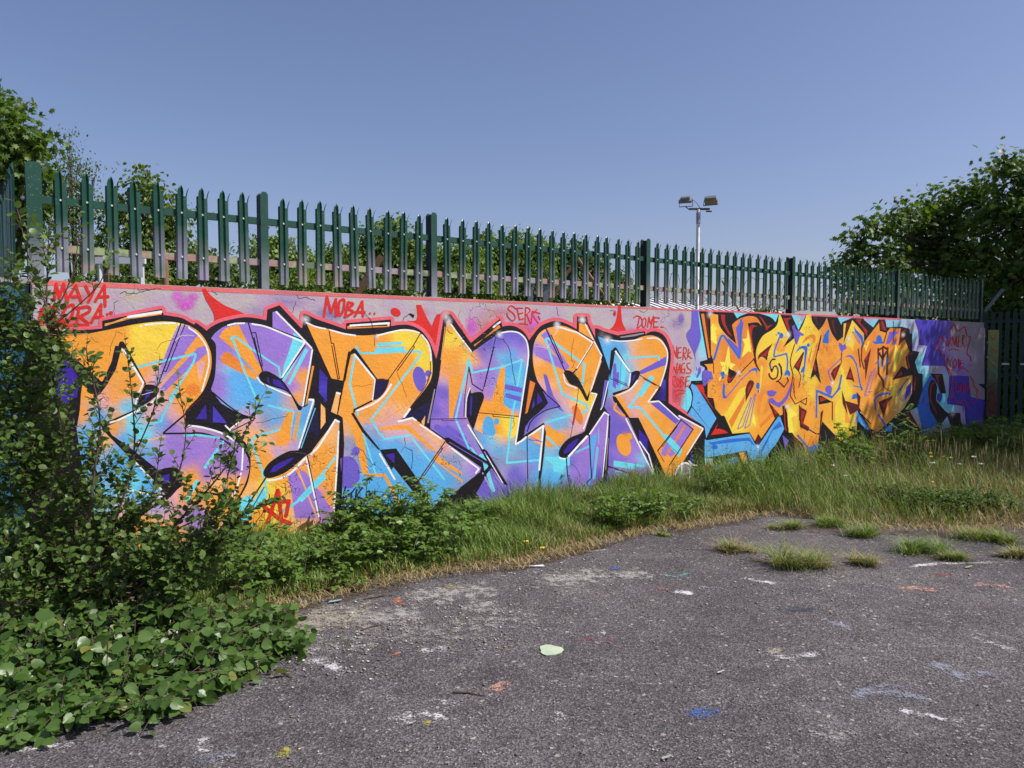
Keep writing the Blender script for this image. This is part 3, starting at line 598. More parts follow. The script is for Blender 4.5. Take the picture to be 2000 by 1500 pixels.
fill('g 225,850 400,830 270,1365 230,1365', 'O'); fill('g 870,690 915,730 905,960 890,1180 960,1250 1080,1312 1085,1332 590,1285 640,1125 740,1165 790,1000', 'O')
fill('g 915,750 1150,680 1110,1000 1090,1240 950,1230 892,1170 905,960', 'p 1000,720:B 1010,740:b 1000,760:B 1015,780:B 990,790:B')
fill('g 912,938 1122,985 1118,1045 905,1000', 'V'); fill('g 915,1048 1108,1095 1102,1152 920,1100', 'V')
fill('h 640,300~ 690,205~ 755,240~ 782,330~ 795,415~ 735,445~ 650,410~', 'B'); blob('h 808,268', 5.6, 6.0, 'B'); stroke('h 640,410 700,400', 1.4, 'G')
stroke('h 80,340 250,460 470,590', 12, 'V'); stroke('h 210,340 420,480', 8, 'V')
fill('h 590,680 640,660 720,780 700,830 660,870 640,760', 'C'); fill('h 470,570 520,600 610,720 560,700', 'C'); stroke('h 700,890 770,1110', 7, 'C'); stroke('h 640,900 740,1090', 3, 'L'); stroke('h 740,880 860,1060', 3.0, 'V')
stroke('g 312,1350 470,640 512,800 870,732 1118,640 1062,960 / g 1035,1150 1000,1300 h 932,775 1330,740', 4.0, 'C'); stroke('g 310,1370 h 470,600', 3.8, 'C')
fill('g 500,1052 560,1035~ 632,1040~ 655,1105~ 600,1260 540,1450 h 522,372 480,300 440,200 g 430,1300 450,1120~ 485,980 497,1042', 'K'); fill('g 490,1090 515,1080 500,1330 480,1300', 'I'); stroke('g 560,1080 550,1300', 1.6, 'N')
stroke('g 470,730 512,940 640,1022', 2.2, 'K'); stroke('g 470,740 420,1100 410,1330', 1.4, 'N'); stroke('g 800,365 640,1022', 1.4, 'K'); stroke('g 790,490 778,490 660,970', 1.3, 'K'); stroke('g 590,1288 1082,1335', 1.6, 'd'); stroke('g 765,1310 765,1330 1028,1355', 1.3, 'd'); stroke('g 0,1365 440,1360', 1.5, 'K'); stroke('g 145,1370 145,1385 330,1380', 1.1, 'd')
fill('h 470,330 522,372 650,600 690,625 950,1050 880,1030 660,700', 'K'); stroke('h 660,640 890,1030', 2.4, 'P'); stroke('h 690,690 880,1015', 1.8, 'W')
stroke('h 185,485 215,480 705,780 738,820 500,1125', 5.4, 'K'); stroke('h 205,520 640,825 615,900 380,1080', 4.8, 'K'); stroke('h 380,1080 105,1285', 2.8, 'K'); fill('h 640,860 620,930 400,1075 560,920', 'K'); stroke('h 230,520 430,640 690,790', 1.6, 'V')
fill('h 1378,288 1412,400 1390,650 1352,965 1318,965 1362,600', 'K'); fill('h 1050,545 1040,500 1110,0 1160,330 1140,440 1380,285 1395,310', 'K')
stroke('g 195,200 120,700 100,860', 1.4, 'd'); stroke('g 180,240 130,640', 1.2, 'o'); stroke('g 250,212 500,542', 2.6, 'W'); stroke('g 868,312 980,296~ 1090,320~ 1172,412~ 1197,560~ 1186,700 1092,1325 h 1040,540', 2.8, 'W'); stroke('g 485,985 442,1120~ 430,1335', 2.0, 'W'); stroke('h 458,312 640,600', 3.0, 'W')
stroke('h 1042,548 1110,510 1170,460 / 1200,450 1380,322 1328,860', 3.6, 'W')
stroke('h 1180,460 1190,1000', 1.8, 'N'); stroke('h 1190,640 1200,1000', 1.2, 'G'); stroke('h 1340,385 1210,460', 1.6, 'y')
fill('h 1200,450 1330,385 1355,560 1260,520', 'p 1040,850:O 1055,855:O 1050,862:o'); stroke('h 1230,460 1360,520', 2, 'P'); stroke('h 1200,490 1350,510', 2, 'V')
glow('g 230,170', 9, 'W', .8, 12); glow('g 845,335', 10, 'W', .95); jag('g 890,390 960,500 990,640 1010,800 1040,950', .9, .8, 'K', 51); jag('g 1015,1370 1020,1450 990,1480', .7, 1, 'd', 52); jag('g 205,265 240,320 270,320', .9, .5, 'd', 53); jag('g 800,360 850,395 900,390', .6, .6, 'K', 54)
end()
# ---- second E
letter('orange and violet second letter E right of the N')
fill('g 1540,232~ 1420,260~ 1330,320~ 1270,430~ 1250,570~ 1260,720~ 1300,880~ 1345,960 1440,1080 1455,1165 1320,1290~ 1200,1400~ h 1138,445 1390,300 1407,480 1388,650 1352,960 1340,1250 1540,1225~ j 0,1335 250,1240 480,1122 492,1060 547,600 556,312 500,268 320,550 255,525 400,62 i 330,1040 300,1130 285,1140 340,1010 470,590 380,408 290,215 190,195 190,300 g 1790,295 1640,232~',
     'g 1500,280:O 1650,300:O 1800,400:O 1900,550:O 1700,500:O 1350,380:o 1300,520:P 1300,650:o 1320,780:O 1400,780:O 1500,800:O 1700,600:O 1550,850:O 1600,950:O 1380,950:M 1480,950:o 1550,1100:M 1650,1150:M 1420,1080:V 1500,1180:V 1380,1250:V 1280,1330:V 1220,1400:V 1450,1280:G 1600,1300:B 1750,1150:o 1700,1250:M 1850,1080:Y 1930,1150:Y 1900,1050:O 1830,1180:Y 1880,1300:o 1600,1400:B 1520,1380:b 1650,1450:G 1780,1430:M i 150,950:O 250,850:O 380,700:O 420,600:O 230,230:O 250,320:O h 1420,330:M 1550,300:b 1650,320:B 1500,350:B 1750,350:M 1850,250:M 1600,420:O 1500,540:O 1650,400:O 1450,620:b 1560,620:B 1430,800:b 1450,950:B 1550,950:B 1600,870:C 1500,1100:B 1450,1150:V 1600,1180:V 1750,900:P 1800,800:P 1700,1050:V 1900,850:P 1900,700:P 1850,1050:P j 150,700:P 250,750:P 250,650:P 400,500:P 500,400:P 450,700:P 430,900:P 400,1000:V 450,1050:V 200,1150:P 100,1200:V 300,1180:V 480,350:P 100,900:V p 1100,975:V 1130,960:V')
fill('g 1345,345 1435,270 1480,350 1590,560 1700,725 1650,780 1540,600 1420,420', 'P'); fill('g 1290,445 1440,530 1690,722 1645,775 1480,692 1285,590', 'P'); fill('g 1378,820 1400,815 1425,835 1500,1080 1632,1282 1560,1240 1430,1060', 'V')
fill('g 1345,975 1440,1090 1580,1205 1420,1240~ 1280,1330~ 1190,1440~ h 1150,430 1160,330~ 1250,250~ g 1440,1170', 'V')
stroke('g 1400,405~ 1430,380~ 1490,415 1885,705 1852,945', 4.2, 'C'); stroke('g 1412,400 1610,1062 1910,1190 1905,1265~ 1850,1282', 4.0, 'C'); stroke('h 1730,190 1410,280', 4.2, 'C'); stroke('h 1402,430 1560,600', 4.2, 'C')
fill('h 1410,305 1650,450 1620,520~ 1580,570 1410,440', 'O'); fill('h 1410,480 1480,550 1560,570 1420,580', 'O'); fill('h 1420,740 1560,690 1700,700 1700,760 1590,890 1500,880 1500,800', 'C'); fill('h 1400,700 1560,700 1560,740 1400,750', 'C')
glow('h 1530,1080', 18, 'B', .8, 14)
fill('j 325,600 410,530 400,640 380,700 330,1100 310,1250 288,1250 330,900', 'B'); stroke('j 415,720 372,1090', 5, 'b'); stroke('j 430,470 430,660', 1.6, 'b'); stroke('j 150,770 310,700', 4, 'b'); stroke('j 60,830 60,920', 5, 'C')
fill('g 1628,805 1650,770~ 1720,782~ 1800,862~ 1850,950 1915,1090 1950,1000 1928,1142 1900,1142 1810,985~ 1700,932~', 'K')
fill('h 1880,400 1700,470~ 1600,570~ 1565,665~ 1605,712~ 1680,700~ 1810,600~ 1905,455 j 330,555 270,510 180,540', 'K'); fill('h 1620,645 1700,540~ 1812,478~ 1740,600~ 1650,662~', 'I')
fill('g 1728,1220~ 1792,1208~ 1862,1340~ 1842,1432~ 1762,1352~', 'D'); stroke('g 1785,1190 1742,1425', 3.6, 'd'); stroke('g 1786,1200 1744,1415', 1.8, 'R'); stroke('g 1810,980 1785,1190', 1.0, 'K'); stroke('g 1740,1430 h 1710,465', 1.0, 'K')
stroke('g 1410,258 1640,770', 2.2, 'K'); stroke('g 1455,352 1478,345 1620,682 1605,682', 1.6, 'K'); stroke('g 1340,985 1440,1085 1580,1205', 1.9, 'K'); stroke('g 1580,1212 1400,1262~ 1240,1380~ h 1182,392', 2.2, 'K')
stroke('g 1560,240 1800,312 1982,430', 3.0, 'W'); stroke('g 1985,440 1790,752 1742,802', 2.6, 'K'); stroke('g 1978,440 1788,745', 1.8, 'W'); stroke('g 1622,822 1660,930~ 1780,985', 2.6, 'W'); stroke('i 265,205 370,412 465,590 332,1020', 2.2, 'W'); stroke('i 340,1047 405,1060 245,1480', 2.6, 'W')
stroke('i 160,285 370,412', 2.0, 'K'); stroke('i 180,190 180,300', 2.2, 'd')
stroke('j 500,282 320,548', 2.8, 'W'); stroke('j 502,282 550,316 482,1070', 2.6, 'W'); stroke('h 1690,695 1912,450', 4.0, 'W'); stroke('h 1580,715 1645,728', 2.6, 'W'); stroke('j 315,560 342,1080 190,1245', 2.2, 'N'); stroke('j 35,840 50,1050 90,1255', 2.0, 'N'); stroke('j 55,1050 75,1060 95,1240', 1.3, 'N')
stroke('j 540,600 490,1070', 2.4, 'K'); fill('j 480,1110 250,1240 0,1335 0,1500 520,1200', 'K'); jag('j 90,910 150,950 190,1020 205,1085', .6, .5, 'N', 61); jag('g 1750,380 1720,560 1730,640 1760,670 1730,740', .6, 1.2, 'd', 62); jag('g 1500,350 1560,280', .7, .6, 'W', 63); jag('g 1280,470 1420,495 1470,440', .6, .6, 'W', 64)
glow('g 1550,240', 10, 'W', 1.0); glow('i 235,160', 9, 'W', .95, 9)
end()
# ---- second R
letter('blue, orange and violet letter R ending the first word')
fill('i 430,360 560,400~ 700,420~ 850,400~ 960,360~ 1080,345~ 1190,390~ 1260,500~ 1277,600~ 1252,760~ 1172,968~ 1062,1135 1030,1160 1170,1150 1420,1375 1395,1320 1700,1470 j 1712,490 1300,1142 1130,1120 p 1265,985 1190,985 j 520,1078 547,980 562,322 i 500,1220 540,1050 562,760',
     'i 480,420:B 600,450:B 700,500:B 550,550:B 700,650:b 760,500:B 830,470:o 1000,430:O 1150,450:O 900,550:O 1050,520:O 1200,550:O 1000,700:O 1150,800:O 1100,900:O 950,720:o 820,720:b 860,650:M 620,800:B 700,800:C 750,900:B 650,980:B 580,950:B 550,1050:B 600,1000:b 560,1150:V 580,1250:V 650,1100:O 700,1150:O 750,1280:O 800,1100:M 850,1200:M 900,1000:o 1000,1080:O 1050,1050:O 950,1180:O 1000,1200:o 830,1280:M 1000,1300:o 1100,1350:O 1200,1400:O 1000,1400:O 650,1350:V 700,1400:V j 600,400:V 650,300:V 700,420:V 600,600:V 750,450:V 900,700:P 850,900:P 600,850:V 650,830:P 800,860:P 950,870:b 700,980:P 900,1050:P 600,1050:V 1000,1000:P 1050,1060:P 1000,450:O 1150,600:O 1250,450:O 1250,900:O 1250,1050:O 1450,850:O 1600,600:O 1650,500:O 1500,400:P 1350,800:O 1120,750:O')
stroke('i 640,620 660,760 640,1000', 3, 'b'); fill('i 610,700~ 640,690~ 650,800 640,1000 600,960', 'V'); fill('i 655,790~ 680,800 670,960 640,940', 'V'); fill('i 690,620 770,560 760,760 740,960 690,1000', 'C'); stroke('i 705,650 690,960', 2.2, 'B')
fill('i 930,778 1255,600 1258,702 942,822', 'V'); stroke('i 782,540 805,622 1130,598~ 1165,610~ 1168,645', 3.6, 'C'); fill('i 1060,830 1112,860 960,1092 890,1080', 'C'); stroke('i 905,1080 795,1220 930,1222 1170,1500 j 1210,560', 4.0, 'C'); stroke('i 1000,900 930,1040', 1.2, 'b')
fill('i 1060,1172 1170,1158 1430,1372 1370,1425', 'V'); fill('i 620,1110 700,1085 830,1330 780,1345', 'O')
fill('j 1440,392 1582,492 1455,700 1310,830 1275,800 1235,820 1190,790 1200,740', 'P'); stroke('j 1480,450 1350,660 1260,800', 4.2, 'D'); fill('j 1210,545 1255,558 1272,550 1452,742 1425,800 1405,830 1232,615', 'C'); stroke('j 1250,640 1400,790', .8, 'd')
stroke('j 1440,372 1150,752', 2.2, 'K'); stroke('j 1392,450 1205,708', 1.4, 'K'); stroke('j 1432,372 1582,490 1292,930', 2.2, 'd'); stroke('j 1150,752 1230,890', 1.2, 'd')
fill('i 580,530 600,518 622,490~ 645,492 822,792 800,802 632,532 606,700 565,880 555,780', 'K'); stroke('i 632,532 812,790', 3.2, 'W', False); stroke('i 818,808 795,962', 2.0, 'W')
fill('i 825,800 880,775~ 932,785~ 925,845~ 862,962~ 790,1002 822,900', 'K'); fill('i 848,830 892,815 840,925', 'I'); fill('i 800,985 805,1005 630,1075 600,1070 600,1045', 'K'); stroke('i 905,895 810,1005~ 640,1078', 3.2, 'W'); stroke('i 790,1008 620,1085', 1.6, 'O')
fill('i 596,1080 640,1095 812,1352 j 770,345 i 610,1140', 'K'); stroke('j 640,180 620,240~ 680,290~ 740,320', 4, 'O'); fill('j 790,350 915,348 1302,1142 1130,1122', 'K'); fill('j 920,490 1025,600 1022,760 920,650', 'I'); stroke('j 930,640 1040,800 1120,1080', 2.6, 'W'); stroke('j 960,700 1100,1050', 1.2, 'V'); fill('j 1055,640 1080,650 1230,900 1300,1140 1285,1130', 'O')
stroke('i 570,870 790,968', 1.1, 'K'); stroke('i 612,870 772,938 768,955 605,885', 1.0, 'K'); stroke('i 932,830 1170,968', 1.3, 'd'); stroke('i 975,870 1130,955', 1.6, 'd')
blob('j 735,680', 13.5, 22.5, 'O', -.28); blob('j 800,578', 6.0, 7.0, 'O'); glow('j 760,550', 9, 'O', .7)
fill('j 612,870 800,900 1000,930 990,962 875,945 870,985 612,942', 'C'); stroke('j 640,1000 740,1015', 3, 'b'); stroke('j 550,945 882,1052 1120,1110', 2.8, 'K'); stroke('j 560,330 555,560 512,1070', 3.6, 'K'); stroke('j 545,600 515,980', 1.8, 'A')
stroke('i 572,402 700,415~ 850,405~ 955,388', 2.4, 'W'); stroke('i 1022,380 1150,385~ 1242,480~ 1270,590~ 1242,760~ 1180,960', 2.4, 'W'); stroke('i 1142,1000 1032,1156 1162,1146 1412,1370', 2.4, 'W'); stroke('i 1412,1325 1700,1480', 2.8, 'W'); stroke('j 1700,492 1505,800', 2.2, 'W'); stroke('j 762,362 930,700 1130,1110', 2.8, 'W')
stroke('i 425,365 560,760', 1.2, 'B'); glow('i 535,400', 13, 'W', .95)
end()
begin('painted_drips', 'red paint drip and blots low under the last letters', True)
fill('j 840,990~ 862,1000 865,1100 840,1290 780,1320 820,1120', 'R'); blob('j 490,1330', 8, 8, 'R'); blob('j 555,1270', 7, 7, 'R'); fill('j 1715,930 1740,920 1820,1010 1790,1140 1720,1100', 'R'); end()
begin('painted_tag', 'rounded white and grey scribble low on the wall', True)
fill('j 1365,1120 1370,1000~ 1450,910~ 1540,920~ 1610,1030~ 1630,1180 1380,1180', 'A'); stroke('j 1370,1150 1372,1000~ 1450,908~ 1530,915~ 1600,1020~ 1620,1170 / 1440,930 1430,1130 / 1430,1040 1530,1020 / 1530,960 1545,1150 / 1530,880 1570,920 1620,930', 3.2, 'W'); end()
# ---- small red signature tags
begin('painted_tag', 'red signature reading MAYA at the top left of the wall')
stroke('a 290,280 310,90 350,260 400,90 450,320 / 430,320 550,110 620,320 / 510,250 600,240 / 670,120 730,240 / 800,110 705,310 / 790,300 900,110 910,360 / 830,250 945,245', 6.0, 'R'); end()
begin('painted_tag', 'red signature reading ELORA with dots under the other name')
stroke('a 290,370 130,400 100,570 240,500 / 130,480 210,430 / 320,340 265,560 370,540 / 440,370~ 520,350~ 500,480~ 420,570~ 385,480~ 440,370 / 590,380 560,580 / 560,390 700,370~ 720,420~ 600,490 700,570 / 740,560 860,340 850,570 / 770,500 880,490 / 370,618 500,600~ 700,595', 6.0, 'R'); blob('a 935,460 ', 2.6, 2.6, 'R'); blob('a 980,445', 4.2, 3.6, 'R'); end()
begin('painted_tag', 'red signature reading MOBA with two dots')
stroke('c 1705,360 1740,120 1790,320 1850,150 1850,360 / 1900,170~ 1950,160~ 1940,290~ 1890,350~ 1880,240~ 1900,170 / e 250,-60 210,120 / 250,-60~ 310,-40~ 240,20 310,60~ 215,120 / 330,110 420,-70 430,110 / 340,60 450,60', 5.2, 'R'); blob('e 515,75', 2, 2.4, 'R'); blob('e 570,78', 2, 2.6, 'R'); end()
begin('painted_tag', 'red signature reading SERK under the fence')
stroke('g 1050,20~ 990,-20~ 950,20~ 1010,70~ 1040,130~ 1000,165~ 945,110~ 940,70 / g 1130,10 1060,10 1090,150 1140,140 / 1070,80 1130,70 / 1160,190 1165,0 1200,10~ 1220,40~ 1180,90 1225,200 / 1235,190 1245,50 1340,75 / 1300,30 1245,90 1330,210 / 1320,110 1340,150 / 1000,220 1100,200~ 1190,210', 2.4, 'R'); end()
begin('painted_tag', 'red signature reading DOME above the second R')
stroke('i 930,120 900,270 / 860,125 900,105~ 950,130~ 960,200~ 900,265 / 990,130~ 1010,150~ 1000,230~ 970,240~ 965,170~ 990,130 / 1030,240 1045,120 1065,200 1100,110 1065,265 / 1110,120 1100,240 1160,240 / 1105,180 1145,175 / 1110,125 1175,130', 2.3, 'R'); blob('i 1195,240', 1.7, 1.9, 'R'); blob('i 1215,243', 1.4, 1.7, 'R'); end()
begin('painted_tag', 'three stacked red signatures reading NERK, WAGS and ROBE')
stroke('i 1330,635 1335,465 1380,610 1385,480 / 1405,500 1395,620 1440,610 / 1400,555 1435,550 / 1405,495 1440,490 / 1460,640 1470,490 1500,500~ 1500,550~ 1465,565 1500,640 / 1530,510 1515,620 / 1555,545 1515,580 1565,625 '
       '/ 1320,680 1330,810 1350,720 1375,800 1395,680 / 1390,810 1425,690 1430,800 / 1400,760 1435,755 / 1480,680~ 1450,700~ 1445,790~ 1480,800~ 1485,750 1460,755 / 1545,680~ 1510,690~ 1520,740~ 1560,770~ 1540,805~ 1500,800 '
       '/ 1335,850 1320,985 / 1320,850 1365,845~ 1370,890~ 1325,915 1370,975 / 1400,870~ 1420,900~ 1400,970~ 1385,920~ 1400,870 / 1440,850 1430,980 / 1440,850 1470,860~ 1440,905 1475,930~ 1430,980 / 1550,840 1500,850 1490,970 1545,955 / 1495,905 1540,895 / 1360,1030 1420,1010~ 1490,1025 / 1370,1085 1420,1055~ 1480,1050', 2.0, 'R'); end()
# ------------------------------------------------------------------ mural, second piece and the shaded end of the wall
begin('painted_background', 'cyan, lavender and purple paint around the second word')
fill('n 470,172 1010,190 985,280 960,340 1000,420 975,560 1000,650 960,700 930,800 960,960 1080,950 1230,960 1260,1250 1440,1290 1455,1500 o 1690,100 1670,520 1400,520 1400,100 n 560,800 520,320', 'n 600,260:J 800,300:J 900,250:V 700,600:J 850,700:J 960,600:L 1000,850:V 950,1100:J 1100,1050:J 1150,1200:J 1000,1300:J 1300,1400:J 1400,1380:J o 1600,300:J')
fill('n 1015,200 1180,205 1440,215 1450,1290 1265,1245 1235,955 1085,945 1000,870 1010,650 985,560 1010,420 975,350', 'n 1100,400:A 1300,500:A 1100,700:L 1150,600:F 1050,850:P 1350,900:A 1300,1200:A')
fill('n 60,146 478,172 472,310 518,328 520,525 648,540 568,815 900,820 950,960 945,1230 920,1290 920,1350 1140,1380 1150,1500 o 1530,170 1540,260 1560,520 1380,520 1330,100 n 480,1500 400,800 60,400', 'n 200,200:C 380,210:X 440,250:F 200,170:L 400,180:L 470,420:X 480,560:L 560,570:L 560,640:X 520,770:C 640,870:X 740,850:L 860,860:L 900,950:X 600,980:C 920,1100:L 860,1250:C 850,1330:C 1000,1390:C 1100,1420:L o 1430,170:X 1500,220:L 1530,350:L')
fill('i 1640,38 1662,58 1764,652 1682,664 1690,705 1745,760 1702,900 1560,898 1500,965 1535,1005~ 1567,1100~ 1502,1312 1408,1250 1440,1100~ 1495,985 1520,870 1600,780 1615,620 1680,380', 'i 1700,400:C 1680,600:X 1650,700:L 1620,640:L 1700,850:X 1560,850:C 1500,1100:C 1450,1200:C 1560,940:X')
fill('i 1568,38 1646,40 1667,250~ 1680,370~ 1642,490~ 1613,570~ 1614,700 1640,775 1622,770 1596,580~ 1500,350~ 1556,240~', 'V')
fill('i 1650,740~ 1675,735~ 1680,790~ 1640,860~ 1620,850~ 1640,800~', 'V'); blob('i 1613,815', 1, 1.6, 'V')
haze_patch('i 1410,1125', 6, 6, 'O', .9); glow('n 745,870', 6, 'O', .9, 8)
end()
begin('painted_outline', 'black and dark red outline of the second word with blue shadow slabs')
fill('p 1363,607.6 1728,624.5 n 82,280 290,272 400,300 405,362 440,374 440,605 542,622 478,760 520,920 580,930 582,1140 505,1390 o 1165,180 1105,210 1215,400 1180,520 p 1780,985 1376,985 l 295,1250 302,820 285,775 30,585 5,555 60,440~ 100,280~ 35,150 80,60 k 80,1285 255,1275 305,1065 225,1022 225,968 345,935 205,150', 'K')
# blue slabs
fill('l 88,78 160,110 492,642 385,825 92,438 112,250~ 70,130', 'S'); fill('l 92,460 385,830 325,965 302,800 290,770 25,582', 'S'); fill('l 45,150 85,240~ 75,420~ 10,545 0,500 0,160', 'C')
fill('l 330,1000 1030,890 1120,1060 1180,1080 1500,608 1592,800 1240,1385 1165,1490 1110,1400 985,1170 860,1190 600,1240 298,1285 302,980', 'l 400,1100:S 700,1000:S 900,1100:S 1100,1200:S 1400,850:S 1550,780:S 1250,1250:S 1170,1350:S')
fill('l 360,1040 700,980~ 1030,955 1120,1090 1080,1070 1010,1010~ 700,1040~ 420,1075', 'U'); fill('l 1490,670 1540,770 1480,740 1240,1180 1230,1300 1190,1280 1230,1120', 'U'); blob('l 460,1110', 6.5, 4.6, 'U')
fill('l 480,1400 640,1330 820,1260 850,1350 760,1470 480,1500', 'S'); fill('l 720,1330 820,1270 845,1360 760,1450', 'U'); stroke('l 480,1400 700,1300 820,1260', 1.4, 'K'); fill('l 860,1200 940,1190 1010,1400 1080,1500 950,1500', 'O'); fill('l 985,1190 1090,1400 1080,1440', 'Y'); stroke('l 960,1190 1010,1350', 1.8, 'U')
fill('l 300,1290 430,1300 440,1400 310,1420', 'X'); glow('l 370,1370', 9, 'T', .6)
# dark red facets
fill('k 240,190 290,192 392,905 362,912', 'D'); fill('k 300,200 350,215 385,700 375,760', 'd'); fill('k 560,205 630,205 640,360~ 745,560 690,520~ 590,350~', 'E'); fill('k 1185,225 1240,270~ 1320,390 1405,365 1300,460 1280,380~', 'E'); fill('k 1020,420~ 1080,372~ 1165,395 1085,420~ 1065,560 1105,800 1080,780', 'E'); fill('k 1580,262 1720,255 1650,300 1690,470 1650,440', 'E')
fill('l 160,110 270,90 290,220~ 460,525 330,330', 'R'); fill('l 520,720 480,820 540,810~ 620,835 685,878 400,915', 'R'); fill('k 165,1345 270,1345 300,1460 200,1440', 'R')
fill('m 395,150 500,150 450,180 490,330', 'd'); fill('m 690,215 750,205 740,280~ 780,460 720,360', 'd'); fill('m 1085,200 1185,195 1170,260~ 1280,380 1270,470 1200,330', 'E'); fill('m 1480,235 1530,240 1540,320~ 1600,370 1500,370', 'd'); fill('m 890,250 1005,240 960,420 905,540', 'd'); fill('m 905,270 935,262 905,400 895,590', 'O')
fill('n 0,180 30,200 75,330 30,310', 'E'); stroke('n 355,420~ 340,500~ 370,580 / 430,640~ 370,690~ 400,850 / 470,980~ 460,1150', 1.8, 'E')
fill('o 1640,0 1700,0 1690,40', 'K')
# cyan and lavender notches along the top
fill('k 760,150 1505,190 1452,328 1380,250~ 1200,190~ 1020,178~ 870,230 826,264', 'k 850,200:C 1100,170:L 1250,170:X 1450,260:C'); fill('m 35,100 285,118 160,374', 'm 100,160:C 240,140:L 160,300:C'); fill('m 780,135 1048,148 1035,172 870,242 858,288', 'm 860,180:C 1000,160:L'); fill('m 1205,155 1470,168 1460,200 1375,328 1230,210', 'm 1300,190:L 1370,280:C'); fill('m 1580,172 n 60,146 80,280 m 1620,322', 'm 1640,220:L 1700,300:C')
fill('p 1370,604 1560,613.2 1560,615.5 1370,608', 'T'); fill('p 1560,612.7 1760,622 1760,624.5 1560,616', 'T')
glow('k 390,200', 9, 'W', .9, 12); blob('m 165,215', 1.6, 4.5, 'o', -.4)
# right hand blue arm and black legs
fill('n 680,925 860,930 912,1200 830,1205 790,1080~ 740,1010 712,960', 'K'); fill('n 760,945 830,950 800,990 815,1130', 'E')
fill('n 688,948 740,990 778,1060~ 690,1032~ 658,1150~ 680,1400 o 1330,300 1215,400 1165,180 n 508,1390 586,1130', 'U'); fill('n 560,1350 640,1190 600,1330', 'J')
fill('n 690,1032~ 745,1022~ 785,1100 770,1300 900,1450 960,1490 o 1410,225 1500,225 1506,290 1560,430 1480,480 1400,250 1340,330 1262,200 n 660,1150~', 'K'); stroke('n 745,1050 700,1100~ 690,1300 780,1480', 1.8, 'E'); glow('o 1440,235', 9, 'W', .5); fill('n 790,1200 850,1200 860,1250 830,1330 780,1290', 'J')
end()
begin('painted_letter', 'orange and yellow interlocking letters of the second word')
fill('k 390,190 515,205 530,360~ 620,500~ 812,682 742,372 840,285~ 1000,230~ 1140,250~ 1235,395 1150,330~ 1000,345 1110,930 1150,1050 1190,1112 1145,1000 1130,850~ 1160,700~ 1250,545~ 1400,450~ 1480,360~ 1510,195 1530,205 1640,470 1690,540 1572,740 1752,595 m 0,570 95,500 210,330~ 285,140 335,100 365,130 385,240~ 500,400 490,375 560,290~ 620,168 690,400~ 790,555 885,485 895,265 935,262 890,592 985,340 1035,208 1225,430 1225,575 1300,470 1470,250 1480,385 1590,420 1650,340 1825,342 1790,615 1885,520 n 330,445 400,620 340,700 372,862 290,820 160,1012 440,945 432,1200 o 1130,60 1060,190 940,300 850,375 790,340 700,160 690,390 560,440 420,290 395,420 365,660 270,500 200,400 150,330 140,190 l 1640,520 1600,450 1560,585 1510,600 1330,372 1440,645 1220,972 1170,895 1115,1012 1028,868 750,890 618,598 570,600 470,480 440,312 345,300 k 345,1080~ 290,1012 440,1002 440,950 402,850',
     'k 430,300:O 420,450:Y 430,600:O 480,800:O 600,700:D 700,900:D 900,900:D 800,500:D 900,320:D 1100,280:D 1000,700:D 1050,900:D 500,1100:O 400,1150:O 600,1300:D 1100,1000:O 900,1200:O 750,1350:O 1250,1000:D 1280,1150:O 1300,1300:O 1300,650:Y 1450,550:Y 1520,350:Y 1200,800:Y 1380,850:Y 1400,1100:Y 1550,900:Y 1650,850:Y 1560,760:O 1500,1150:Y 1700,1100:Y 1800,1000:Y 1650,1300:D 1750,1350:D 1550,1350:D 1450,1400:D l 420,200:O 500,300:O 560,450:O 700,400:O 800,250:O 650,300:D 750,600:Y 850,400:Y 900,700:Y 850,850:Y 1000,500:Y 1080,700:Y 1100,850:O 1130,950:O 1200,500:D 1250,300:D 1250,700:O 1230,900:O 1400,600:O 1350,550:D 1450,300:D 1600,350:D m 300,250:Y 250,400:Y 450,450:Y 200,600:Y 60,700:Y 300,700:Y 350,900:O 250,1000:Y 300,1150:Y 420,1200:Y 100,1200:D 200,1300:O 350,1380:Y 250,1450:O 600,300:D 550,450:D 700,500:D 600,700:D 600,900:O 700,950:D 550,1050:D 600,1200:D 700,1100:D 500,1300:D 780,700:O 900,800:O 950,700:O 1030,400:Y 980,500:Y 1050,600:O 1150,500:O 1100,800:D 1000,850:O 900,1000:O 850,1000:Y 900,1200:Y 1000,1150:D 800,1300:Y 950,1350:Y 900,1450:Y 1100,1050:O 1200,1150:D 1300,700:D 1300,900:D 1400,500:D 1500,450:O 1350,1100:D 1450,1250:O 1350,1400:O 1550,900:o 1600,1200:O 1700,600:D 1700,400:D 1700,900:O 1750,1100:O 1650,1350:O n 230,600:O 300,560:O 250,700:O 300,750:O 200,900:O 350,1000:O 300,1150:O 250,1100:Y 380,1100:Y 330,1250:V o 40,60:O 60,200:O 180,200:Y 180,340:Y 300,350:O 260,450:O 340,200:O 350,500:D 550,200:O 600,300:Y 640,180:O 650,330:Y 700,60:O 800,200:O 850,100:O 820,300:O 950,150:O 1000,60:Y 1050,120:Y')
